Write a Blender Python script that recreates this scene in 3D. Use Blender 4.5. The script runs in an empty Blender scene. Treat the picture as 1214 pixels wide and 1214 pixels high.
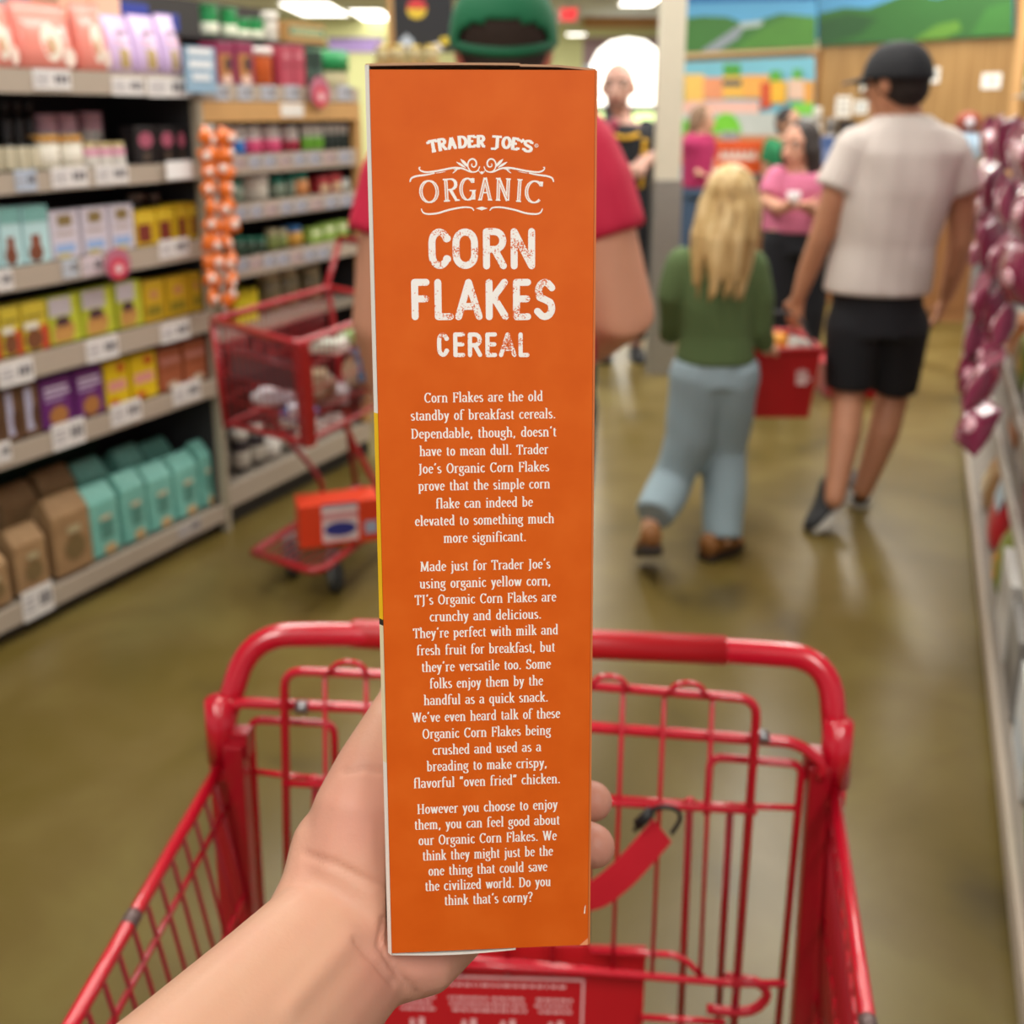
import bpy, math, random
from math import sin, cos, pi, radians as RD
from mathutils import Vector as V, Matrix
random.seed(7)
S = bpy.context.scene
COL = S.collection

# ------------------------------------------------------------ camera, world, light, exposure
CAM_H = 1.5; FPX = 1200.0; PX0, PY0 = 607.0, 430.0
PITCH = math.atan(300 / FPX)
cd = bpy.data.cameras.new('camera'); cam = bpy.data.objects.new('camera', cd); COL.objects.link(cam)
cam.location = (0, 0, CAM_H); cam.rotation_euler = (pi / 2 - PITCH, 0, 0)
cd.sensor_fit = 'HORIZONTAL'; cd.sensor_width = 36; cd.lens = FPX / 1214 * 36
cd.shift_y = -(607 - PY0) / 1214
cd.clip_start = 0.02; cd.clip_end = 100
cd.dof.use_dof = True; cd.dof.focus_distance = 0.345; cd.dof.aperture_fstop = 10.0
S.camera = cam

w = bpy.data.worlds.new('world'); S.world = w; w.use_nodes = True
bg = w.node_tree.nodes['Background']; bg.inputs[0].default_value = (1.0, 0.985, 0.95, 1); bg.inputs[1].default_value = 0.44

def area(name, x, y, z, sx, sy, e, col=(1, 0.965, 0.9)):
    l = bpy.data.lights.new(name, 'AREA'); l.shape = 'RECTANGLE'; l.size = sx; l.size_y = sy; l.energy = e; l.color = col
    o = bpy.data.objects.new(name, l); o.location = (x, y, z); COL.objects.link(o); return o
for i, (x, y, e) in enumerate([(-1.0, -1.2, 70), (1.0, -1.5, 70), (-0.9, 2.6, 64), (1.0, 3.4, 60), (-1.0, 5.8, 80), (1.8, 6.0, 80), (4.6, 5.0, 90), (3.2, 8.2, 110), (0.2, 9.5, 110), (-2.6, 9.0, 100), (1.0, 14, 200), (-4, 15, 200), (0, 21, 260), (-5, 21, 260), (5.2, 12, 60)]):  # first pair, behind the camera, added to brighten the carton's near face
    area('ceiling_lamp', x, y, 3.52, 0.6, 2.4, e)

S.view_settings.view_transform = 'Standard'; S.view_settings.look = 'None'
S.view_settings.exposure = 0.0; S.view_settings.gamma = 1.0; S.view_settings.use_curve_mapping = False
S.cycles.use_denoising = True
S.cycles.max_bounces = 6; S.cycles.diffuse_bounces = 3; S.cycles.glossy_bounces = 3

# ------------------------------------------------------------ helpers: measuring
FW = V((0, cos(PITCH), -sin(PITCH))); UP = V((0, sin(PITCH), cos(PITCH))); RT = V((1, 0, 0)); EYE = V((0, 0, CAM_H))
def ray(x, y): return RT * ((x - PX0) / FPX) - UP * ((y - PY0) / FPX) + FW
def at_z(x, y, z): r = ray(x, y); return EYE + r * ((z - CAM_H) / r.z)
def at_d(x, y, d): return EYE + ray(x, y) * d
def at_y(x, y, Y): r = ray(x, y); return EYE + r * (Y / r.y)
def at_pl(x, y, p, n): r = ray(x, y); return EYE + r * ((p - EYE).dot(n) / r.dot(n))

# ------------------------------------------------------------ helpers: materials
def lin(c):
    c = c / 255.0
    return c / 12.92 if c <= 0.04045 else ((c + 0.055) / 1.055) ** 2.4
def rgb(h):
    if isinstance(h, str):
        h = h.lstrip('#'); return tuple(lin(int(h[i:i + 2], 16)) for i in (0, 2, 4)) + (1,)
    return tuple(h) + (1,)
_m = {}
def M(h, rough=0.5, metal=0.0, var=0.06, scale=30, spec=0.5, coat=0.0, bump=0.0, emit=0.0, sss=0.0):
    key = (h, rough, metal, var, scale, spec, coat, bump, emit, sss)
    if key in _m: return _m[key]
    m = bpy.data.materials.new('surface_' + str(len(_m))); m.use_nodes = True; _m[key] = m
    nt = m.node_tree; b = nt.nodes['Principled BSDF']; c = rgb(h)
    b.inputs['Roughness'].default_value = rough; b.inputs['Metallic'].default_value = metal
    b.inputs['Specular IOR Level'].default_value = spec; b.inputs['Coat Weight'].default_value = coat
    b.inputs['Base Color'].default_value = c
    if sss: b.inputs['Subsurface Weight'].default_value = sss; b.inputs['Subsurface Radius'].default_value = (0.01, 0.004, 0.002); b.inputs['Subsurface Scale'].default_value = 1.0
    if emit: b.inputs['Emission Color'].default_value = c; b.inputs['Emission Strength'].default_value = emit
    if var or bump:
        tc = nt.nodes.new('ShaderNodeTexCoord'); n = nt.nodes.new('ShaderNodeTexNoise'); n.inputs['Scale'].default_value = scale; n.inputs['Detail'].default_value = 4
        nt.links.new(tc.outputs['Object'], n.inputs['Vector'])
        if var:
            mx = nt.nodes.new('ShaderNodeMix'); mx.data_type = 'RGBA'
            mx.inputs[6].default_value = tuple(v * (1 - var) for v in c[:3]) + (1,)
            mx.inputs[7].default_value = tuple(min(1, v * (1 + var)) for v in c[:3]) + (1,)
            nt.links.new(n.outputs['Fac'], mx.inputs[0]); nt.links.new(mx.outputs[2], b.inputs['Base Color'])
        if bump:
            bp = nt.nodes.new('ShaderNodeBump'); bp.inputs['Strength'].default_value = bump; bp.inputs['Distance'].default_value = 0.002
            nt.links.new(n.outputs['Fac'], bp.inputs['Height']); nt.links.new(bp.outputs[0], b.inputs['Normal'])
    return m
def ramp_mat(name, stops, scale, detail=6, rough=0.5, coords='Object', stretch=(1, 1, 1), coat=0, bump=0.0, dist=0.0, spec=0.5, rough_var=0):
    m = bpy.data.materials.new(name); m.use_nodes = True; nt = m.node_tree; b = nt.nodes['Principled BSDF']
    tc = nt.nodes.new('ShaderNodeTexCoord'); mp = nt.nodes.new('ShaderNodeMapping'); mp.inputs['Scale'].default_value = stretch
    n = nt.nodes.new('ShaderNodeTexNoise'); n.inputs['Scale'].default_value = scale; n.inputs['Detail'].default_value = detail; n.inputs['Distortion'].default_value = dist
    r = nt.nodes.new('ShaderNodeValToRGB'); e = r.color_ramp.elements
    while len(e) < len(stops): e.new(0.5)
    for el, (p, c) in zip(e, stops): el.position = p; el.color = rgb(c)
    nt.links.new(tc.outputs[coords], mp.inputs[0]); nt.links.new(mp.outputs[0], n.inputs['Vector']); nt.links.new(n.outputs['Fac'], r.inputs[0]); nt.links.new(r.outputs[0], b.inputs['Base Color'])
    b.inputs['Roughness'].default_value = rough; b.inputs['Coat Weight'].default_value = coat; b.inputs['Specular IOR Level'].default_value = spec
    if bump:
        bp = nt.nodes.new('ShaderNodeBump'); bp.inputs['Strength'].default_value = bump; bp.inputs['Distance'].default_value = 0.002
        nt.links.new(n.outputs['Fac'], bp.inputs['Height']); nt.links.new(bp.outputs[0], b.inputs['Normal'])
    return m

# ------------------------------------------------------------ helpers: objects
def tag(o, label=None, cat=None, group=None, kind=None):
    if label: o['label'] = label
    if cat: o['category'] = cat
    if group: o['group'] = group
    if kind: o['kind'] = kind
    return o
def thing(name, label, cat, loc=(0, 0, 0), rz=0.0, group=None):
    o = bpy.data.objects.new(name, None); COL.objects.link(o); o.location = loc; o.rotation_euler = (0, 0, rz); o.empty_display_size = 0.05
    return tag(o, label, cat, group)
def link_mesh(name, me, parent=None):
    o = bpy.data.objects.new(name, me); COL.objects.link(o)
    if parent is not None: o.parent = parent
    return o
def copy_tree(o, parent=None):
    c = o.copy(); COL.objects.link(c)
    if parent is not None: c.parent = parent
    for ch in list(o.children): copy_tree(ch, c)
    return c

class MB:
    """collects shapes; build() links them as ONE mesh object"""
    def __init__(s, off=(0, 0, 0)): s.v = []; s.f = []; s.mi = []; s.mats = []; s.off = V(off); s.sm = []
    def slot(s, m):
        if m not in s.mats: s.mats.append(m)
        return s.mats.index(m)
    def add(s, vs, fs, m, smooth=False):
        k = len(s.v); s.v += [V(v) - s.off for v in vs]; i = s.slot(m)
        for f in fs: s.f.append([k + a for a in f]); s.mi.append(i); s.sm.append(smooth)
        return s
    def box(s, x0, y0, z0, x1, y1, z1, m, rot=None, about=None):
        vs = [V(p) for p in ((x0, y0, z0), (x1, y0, z0), (x1, y1, z0), (x0, y1, z0), (x0, y0, z1), (x1, y0, z1), (x1, y1, z1), (x0, y1, z1))]
        if rot is not None:
            c = V(about) if about is not None else V(((x0 + x1) / 2, (y0 + y1) / 2, (z0 + z1) / 2)); vs = [c + rot @ (v - c) for v in vs]
        return s.add(vs, [(3, 2, 1, 0), (4, 5, 6, 7), (0, 1, 5, 4), (1, 2, 6, 5), (2, 3, 7, 6), (3, 0, 4, 7)], m)
    def hexa(s, bot, top, m, smooth=False):
        n = len(bot)
        return s.add(list(bot) + list(top), [tuple(range(n - 1, -1, -1)), tuple(range(n, 2 * n))] + [(i, (i + 1) % n, n + (i + 1) % n, n + i) for i in range(n)], m, smooth)
    def rings(s, rings, m, smooth=True, cap=True):
        n = len(rings[0]); vs = [p for r in rings for p in r]; fs = []
        for j in range(len(rings) - 1):
            for i in range(n): fs.append((j * n + i, j * n + (i + 1) % n, (j + 1) * n + (i + 1) % n, (j + 1) * n + i))
        if cap: fs += [tuple(range(n - 1, -1, -1)), tuple((len(rings) - 1) * n + i for i in range(n))]
        return s.add(vs, fs, m, smooth)
    def tube(s, pts, r, m, n=10, flat=1.0, side=None, smooth=True):
        pts = [V(p) for p in pts]; rs = r if isinstance(r, (list, tuple)) else [r] * len(pts)
        t0 = (pts[1] - pts[0]).normalized(); ref = V(side) if side is not None else (V((0, 0, 1)) if abs(t0.z) < 0.9 else V((1, 0, 0)))
        u = (ref - t0 * ref.dot(t0)).normalized(); R = []
        for i, p in enumerate(pts):
            a = pts[max(0, i - 1)]; b = pts[min(len(pts) - 1, i + 1)]; t = (b - a).normalized()
            u = (u - t * u.dot(t)).normalized(); w_ = t.cross(u)
            R.append([p + (u * cos(2 * pi * k / n) + w_ * sin(2 * pi * k / n) * flat) * rs[i] for k in range(n)])
        return s.rings(R, m, smooth)
    def capsule(s, pts, rs, m, n=12, flat=1.0, side=None):
        pts = [V(p) for p in pts]; rs = rs if isinstance(rs, (list, tuple)) else [rs] * len(pts)
        a = (pts[0] - pts[1]).normalized(); b = (pts[-1] - pts[-2]).normalized(); P = []; Q = []
        for k in (85, 60, 30): P.append(pts[0] + a * rs[0] * sin(RD(k))); Q.append(rs[0] * cos(RD(k)))
        P += pts; Q += list(rs)
        for k in (30, 60, 85): P.append(pts[-1] + b * rs[-1] * sin(RD(k))); Q.append(rs[-1] * cos(RD(k)))
        return s.tube(P, Q, m, n, flat, side)
    def ell(s, c, r, m, rot=None, n=16, k=10, zmin=-1.0):
        c = V(c); R = []
        for j in range(k + 1):
            z = -cos(pi * min(max(j / k, 0.02), 0.98)); z = max(z, zmin); q = math.sqrt(max(1e-6, 1 - z * z)); row = []
            for i in range(n):
                p = V((q * cos(2 * pi * i / n) * r[0], q * sin(2 * pi * i / n) * r[1], z * r[2]))
                row.append(c + (rot @ p if rot is not None else p))
            R.append(row)
        return s.rings(R, m)
    def lathe(s, prof, m, c=(0, 0, 0), n=20, smooth=True):
        return s.rings([[V((c[0] + r * cos(2 * pi * i / n), c[1] + r * sin(2 * pi * i / n), c[2] + z)) for i in range(n)] for r, z in prof], m, smooth)
    def poly(s, pts, m): return s.add(pts, [tuple(range(len(pts)))], m)
    def plate(s, pts, nrm, th, m):
        nrm = V(nrm).normalized() * th; return s.hexa([V(p) for p in pts], [V(p) + nrm for p in pts], m)
    def mesh(s, name):
        me = bpy.data.meshes.new(name); me.from_pydata([tuple(v) for v in s.v], [], s.f)
        for m in s.mats: me.materials.append(m)
        for p, i, q in zip(me.polygons, s.mi, s.sm): p.material_index = i; p.use_smooth = q
        me.update(); return me
    def build(s, name, parent=None, bevel=0.0, seg=2):
        o = link_mesh(name, s.mesh(name), parent)
        if bevel:
            b = o.modifiers.new('bevel', 'BEVEL'); b.width = bevel; b.segments = seg; b.limit_method = 'ANGLE'; b.angle_limit = RD(35)
        return o
    def blob(s, name, parent, vox, it=6, mat=None, post=None):
        """melts the collected solids into one continuous skin"""
        t = bpy.data.objects.new('t', s.mesh('t')); COL.objects.link(t)
        r = t.modifiers.new('r', 'REMESH'); r.mode = 'VOXEL'; r.voxel_size = vox; r.use_smooth_shade = True
        if it: q = t.modifiers.new('s', 'SMOOTH'); q.factor = 0.5; q.iterations = it
        bpy.context.view_layer.update(); dg = bpy.context.evaluated_depsgraph_get()
        me = bpy.data.meshes.new_from_object(t.evaluated_get(dg)); me.name = name
        bpy.data.objects.remove(t)
        me.materials.clear(); me.materials.append(mat or s.mats[0])
        if post: post(me)
        for p in me.polygons: p.use_smooth = True; p.material_index = 0
        return link_mesh(name, me, parent)

def spline(pts, k=8):
    """Catmull-Rom through the points"""
    pts = [V(p) for p in pts]; out = []
    for i in range(len(pts) - 1):
        p0 = pts[max(0, i - 1)]; p1 = pts[i]; p2 = pts[i + 1]; p3 = pts[min(len(pts) - 1, i + 2)]
        for j in range(k):
            t = j / k
            out.append(0.5 * ((2 * p1) + (p2 - p0) * t + (2 * p0 - 5 * p1 + 4 * p2 - p3) * t * t + (3 * p1 - p0 - 3 * p2 + p3) * t ** 3))
    return out + [pts[-1]]
def rounded(pts, r, k=5):
    """polyline with rounded corners"""
    pts = [V(p) for p in pts]; out = [pts[0]]
    for i in range(1, len(pts) - 1):
        a = (pts[i - 1] - pts[i]); b = (pts[i + 1] - pts[i]); q = min(r, a.length * 0.45, b.length * 0.45)
        A = pts[i] + a.normalized() * q; B = pts[i] + b.normalized() * q
        for j in range(k + 1):
            t = j / k; out.append(A * (1 - t) ** 2 + pts[i] * 2 * t * (1 - t) + B * t * t)
    return out + [pts[-1]]
ORD = ['first', 'second', 'third', 'fourth', 'fifth', 'sixth', 'seventh', 'eighth', 'ninth', 'tenth', 'eleventh', 'twelfth', 'thirteenth', 'fourteenth', 'fifteenth', 'sixteenth', 'seventeenth', 'eighteenth', 'nineteenth', 'twentieth']

# ------------------------------------------------------------ setting
floor_m = ramp_mat('polished_concrete', [(0.3, '#4c4020'), (0.42, '#635426'), (0.52, '#6a5a2f'), (0.64, '#746637'), (0.8, '#705d2c')], 2.2, 9, 0.3, dist=0.4, bump=0.02, spec=0.32)
def struct(mb, name): return tag(mb.build(name), kind='structure')
struct(MB().box(-9, -3, -0.1, 9, 26, 0, floor_m), 'floor')
struct(MB().box(-9, -3, 3.6, 9, 26, 3.7, M('#c9c9c4', 0.9, var=0.03)), 'ceiling')
far = MB()
wall_green = M('#d2d49a', 0.8); mauve = M('#a58a90', 0.8)
FY = 25.0
def fx(px): return at_y(px, 130, FY).x
def fz(py): return at_y(607, py, FY).z
struct(MB().box(-9, FY, 0, fx(690), FY + 0.2, 3.6, wall_green).box(fx(690), FY, fz(44), 9, FY + 0.2, 3.6, wall_green).box(fx(776), FY, 0, 9, FY + .2, fz(44), mauve).box(fx(690), FY, 0, fx(776), FY + .2, fz(158), mauve), 'wall_front')
struct(MB().box(fx(690), FY - 0.12, fz(33), fx(800), FY - 0.002, fz(19), M('#c08d55', 0.6)), 'trim_1')
# arched shop-front window with bright daylight behind the glass
arch = [(fx(700), fz(125)), (fx(776), fz(125)), (fx(776), fz(58)), (fx(762), fz(48)), (fx(742), fz(45)), (fx(722), fz(49)), (fx(708), fz(60)), (fx(700), fz(76))]
sky = M('#fffdf0', 0.3, emit=3.2, var=0)
sky2 = M('#e6ffb0', 0.3, emit=1.6, var=0)
wm = MB(); wm.plate([(x, FY + 0.05, z) for x, z in arch], (0, 1, 0), 0.01, sky)
wm.box(fx(690), FY + .05, fz(158), fx(776), FY + .06, fz(132), sky2)
struct(wm, 'window_1')
wf = MB(); fr = M('#5b5560', 0.5)
wf.box(fx(690), FY - .05, fz(132), fx(776), FY + .04, fz(125), fr)
wf.box(fx(716), FY - .05, fz(158), fx(750), FY + .04, fz(125), fr)
wf.plate([(fx(690), FY, fz(44)), (fx(690), FY, fz(78)), (fx(700), FY, fz(76)), (fx(708), FY, fz(60)), (fx(722), FY, fz(49)), (fx(742), FY, fz(44))], (0, 1, 0), 0.04, mauve)
wf.plate([(fx(742), FY, fz(44)), (fx(762), FY, fz(48)), (fx(776), FY, fz(58)), (fx(776), FY, fz(44))], (0, 1, 0), 0.04, mauve)
struct(wf, 'trim_2')
# column
cp = at_z(782, 440, 0); cw = 0.066
struct(MB().box(cp.x - cw, cp.y - cw, 1.12, cp.x + cw, cp.y + cw, 3.6, M('#ddd5c0', 0.5)).box(cp.x - cw - .012, cp.y - cw - .012, 0, cp.x + cw + .012, cp.y + cw + .012, 1.12, M('#a4a29c', 0.35, 0.6)), 'column')
# wall with the murals
W0 = V((at_y(805, 130, 11.2).x, 11.2, 0)); WD = V((at_y(1200, 130, 8.4).x, 8.4, 0)) - W0; WL = WD.length; WD.normalize(); WN = V((WD.y, -WD.x, 0))
if WN.y > 0: WN = -WN
def wl(px, py, off=0.0):
    return at_pl(px, py, W0 + WN * off, WN)
def wq(x0, y0, x1, y1, off, th, m, mb):
    """board on the mural wall given by the outline it has in the picture"""
    a = wl(x0, y0, off); b = wl(x1, y1, off); c = (wl(x0, (y0 + y1) / 2, off), wl(x1, (y0 + y1) / 2, off))
    za, zb = a.z, b.z
    P = [V((c[0].x, c[0].y, zb)), V((c[1].x, c[1].y, zb)), V((c[1].x, c[1].y, za)), V((c[0].x, c[0].y, za))]
    return mb.plate(P, WN, th, m)
wb = MB(); e0 = W0 - WD * .10; e1 = W0 + WD * (WL + 2.2)
wb.plate([e0, e1, e1 + V((0, 0, 3.6)), e0 + V((0, 0, 3.6))], -WN, 0.15, M('#a07846', 0.6))
struct(wb, 'wall_back')
wood = ramp_mat('wood_panelling', [(0.3, '#8d683a'), (0.5, '#9d7846'), (0.7, '#ab8652')], 3, 6, 0.5, stretch=(14, 14, 0.5))
pan = MB(); x0p = 971
pts = [wl(971, 130, .002), wl(1260, 130, .002)]
pan.plate([V((pts[0].x, pts[0].y, 0)), V((pts[1].x, pts[1].y, 0)), V((pts[1].x, pts[1].y, 2.12)), V((pts[0].x, pts[0].y, 2.12))], WN, 0.02, wood)
struct(pan, 'wall_panelling')
pt = MB(); a = wl(958, 130, .002); b = wl(971, 130, .002)
pt.plate([V((a.x, a.y, 0)), V((b.x, b.y, 0)), V((b.x, b.y, 2.05)), V((a.x, a.y, 2.05))], WN, 0.05, M('#8a6136', 0.6)); struct(pt, 'trim_3')
a = wl(798, 130, .002); b = wl(970, 130, .002); tr = MB()
tr.plate([V((a.x, a.y, 2.03)), V((b.x, b.y, 2.03)), V((b.x, b.y, 2.13)), V((a.x, a.y, 2.13))], WN, 0.05, M('#cdb083', 0.6)); struct(tr, 'trim_4')
# ------------------------------------------------------------ cereal box held in front
BC = V((-0.00838, 0.31325, 1.36063)); BW, BH, BD = 0.07, 0.30391, 0.19
_rv = V((-0.08817, -0.00194, 0.0549)); BR = Matrix.Rotation(_rv.length, 3, _rv.normalized())
BN = BR @ V((0, -1, 0))
def face(px, py): return BR.inverted() @ (at_pl(px, py, BC, BN) - BC)
box = thing('cereal_box', 'tall orange carton of corn flakes held up in the hand, printed with white lettering', 'cereal box', BC)
box.rotation_euler = BR.to_euler()
orange = ramp_mat('orange_card', [(0.3, '#cf5810'), (0.5, '#d35c13'), (0.7, '#d76118')], 60, 3, 0.38, bump=0.04, spec=0.4)
white_card = M('#ece7df', 0.55, var=0.03); yellow_card = M('#f2c21c', 0.45); kraft_edge = M('#b08a6a', 0.7)
hw, hh = BW / 2, BH / 2
mb = MB(); mb.plate([(-hw, 0, -hh), (hw, 0, -hh), (hw, 0, hh), (-hw, 0, hh)], (0, 1, 0), 0.0008, orange); mb.build('side_panel', box)
mb = MB(); mb.box(-hw + .0002, .0009, -hh + .002, hw - .0002, BD, hh - .003, M('#d8d2c6', 0.6)); mb.build('carton_body', box)
E1 = 0.0015
mb = MB()
def strip(z0, z1, m):
    mb.hexa([(-hw - E1, .0016, z0), (-hw - .0001, 0, z0), (-hw - .0001, BD, z0), (-hw - E1 - .001, BD, z0)], [(-hw - E1, .0016, z1), (-hw - .0001, 0, z1), (-hw - .0001, BD, z1), (-hw - E1 - .001, BD, z1)], m)
zz = [face(455, y).z for y in (490, 735, 742, 905)]
strip(zz[0], hh + .0015, white_card); strip(zz[1], zz[0], yellow_card); strip(zz[2], zz[1], M('#2a2420', 0.5)); strip(zz[3], zz[2], M('#eadcb8', 0.5)); strip(-hh - .001, zz[3], white_card)
mb.build('front_panel', box)
mb = MB(); mb.box(hw + .0001, .0002, -hh, hw + .0008, BD, hh, M('#c9703a', 0.5)); mb.build('rear_panel', box)
# top flaps: glued lid slightly sprung open, with a dark slit under its front edge
lid = MB(); top = []
for i in range(13):
    u = i / 12; x = -hw - .0012 + u * (BW + .0016); z = hh + .0012 + .0004 * sin(pi * min(1, u * 1.1)) - (0.0010 * max(0, u - .85) / .15)
    top.append((x, z))
for (xa, za), (xb, zb) in zip(top, top[1:]):
    st = 0.0003 if xa > 0.006 else 0
    lid.hexa([(xa, .0012, za - st), (xb, .0012, zb - st), (xb, BD, hh - .001), (xa, BD, hh - .001)], [(xa, .0012, za + .0007 - st), (xb, .0012, zb + .0007 - st), (xb, BD, hh + .0004), (xa, BD, hh + .0004)], kraft_edge)
lid.build('top_flap', box)
mb = MB(); mb.box(-hw + .001, .0012, hh - .003, hw - .001, .004, hh - .0008, M('#2b1710', 0.8)); mb.build('slit_shade', box)  # near-black block: shade of the slit under the lid, put in as colour
mb = MB()
for i in range(8):
    u0, u1 = i / 8, (i + 1) / 8; g = lambda u: -hh - .0006 - .0009 * sin(pi * u)
    xa, xb = -hw + u0 * BW * .63, -hw + u1 * BW * .63
    mb.hexa([(xa, .0006, g(u0) - .0007), (xb, .0006, g(u1) - .0007), (xb, BD, -hh - .0006), (xa, BD, -hh - .0006)], [(xa, .0006, g(u0)), (xb, .0006, g(u1)), (xb, BD, -hh), (xa, BD, -hh)], white_card)
mb.box(-hw + BW * .63, .0012, -hh - .0010, hw - .0012, BD, -hh, M('#8d7d6c', 0.7))
mb.build('bottom_flap', box)
mb = MB(); mb.poly([(hw - .003, -.00012, -hh), (hw, -.00012, -hh), (hw, -.00012, -hh + .0028)], M('#e8966a', 0.6)); mb.poly([(hw - .0016, -.00012, -hh + .0125), (hw - .0011, -.00012, -hh + .0125), (hw - .0009, -.00012, -hh + .016), (hw - .0013, -.00012, -hh + .0152)], M('#f0d8c8', 0.6)); mb.build('worn_corner', box)

# -- lettering: a broad-nib pen writes every glyph as ribbons lying on the card
ink = M('#f3efe9', 0.5, var=0.03, scale=400)
inkd = bpy.data.materials.new('worn_white_ink'); inkd.use_nodes = True
_nt = inkd.node_tree; _b = _nt.nodes['Principled BSDF']; _b.inputs['Roughness'].default_value = 0.5
_tc = _nt.nodes.new('ShaderNodeTexCoord'); _n1 = _nt.nodes.new('ShaderNodeTexNoise'); _n1.inputs['Scale'].default_value = 1900; _n1.inputs['Detail'].default_value = 2
_n2 = _nt.nodes.new('ShaderNodeTexNoise'); _n2.inputs['Scale'].default_value = 190; _n2.inputs['Detail'].default_value = 1
_mu = _nt.nodes.new('ShaderNodeMath'); _mu.operation = 'MULTIPLY'; _r = _nt.nodes.new('ShaderNodeValToRGB')
_r.color_ramp.elements[0].position = 0.315; _r.color_ramp.elements[0].color = rgb('#f1ede8'); _r.color_ramp.elements[1].position = 0.335; _r.color_ramp.elements[1].color = rgb('#d8714a')
for _n in (_n1, _n2): _nt.links.new(_tc.outputs['Object'], _n.inputs['Vector'])
_nt.links.new(_n1.outputs['Fac'], _mu.inputs[0]); _nt.links.new(_n2.outputs['Fac'], _mu.inputs[1]); _nt.links.new(_mu.outputs[0], _r.inputs[0]); _nt.links.new(_r.outputs[0], _b.inputs['Base Color'])

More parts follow.
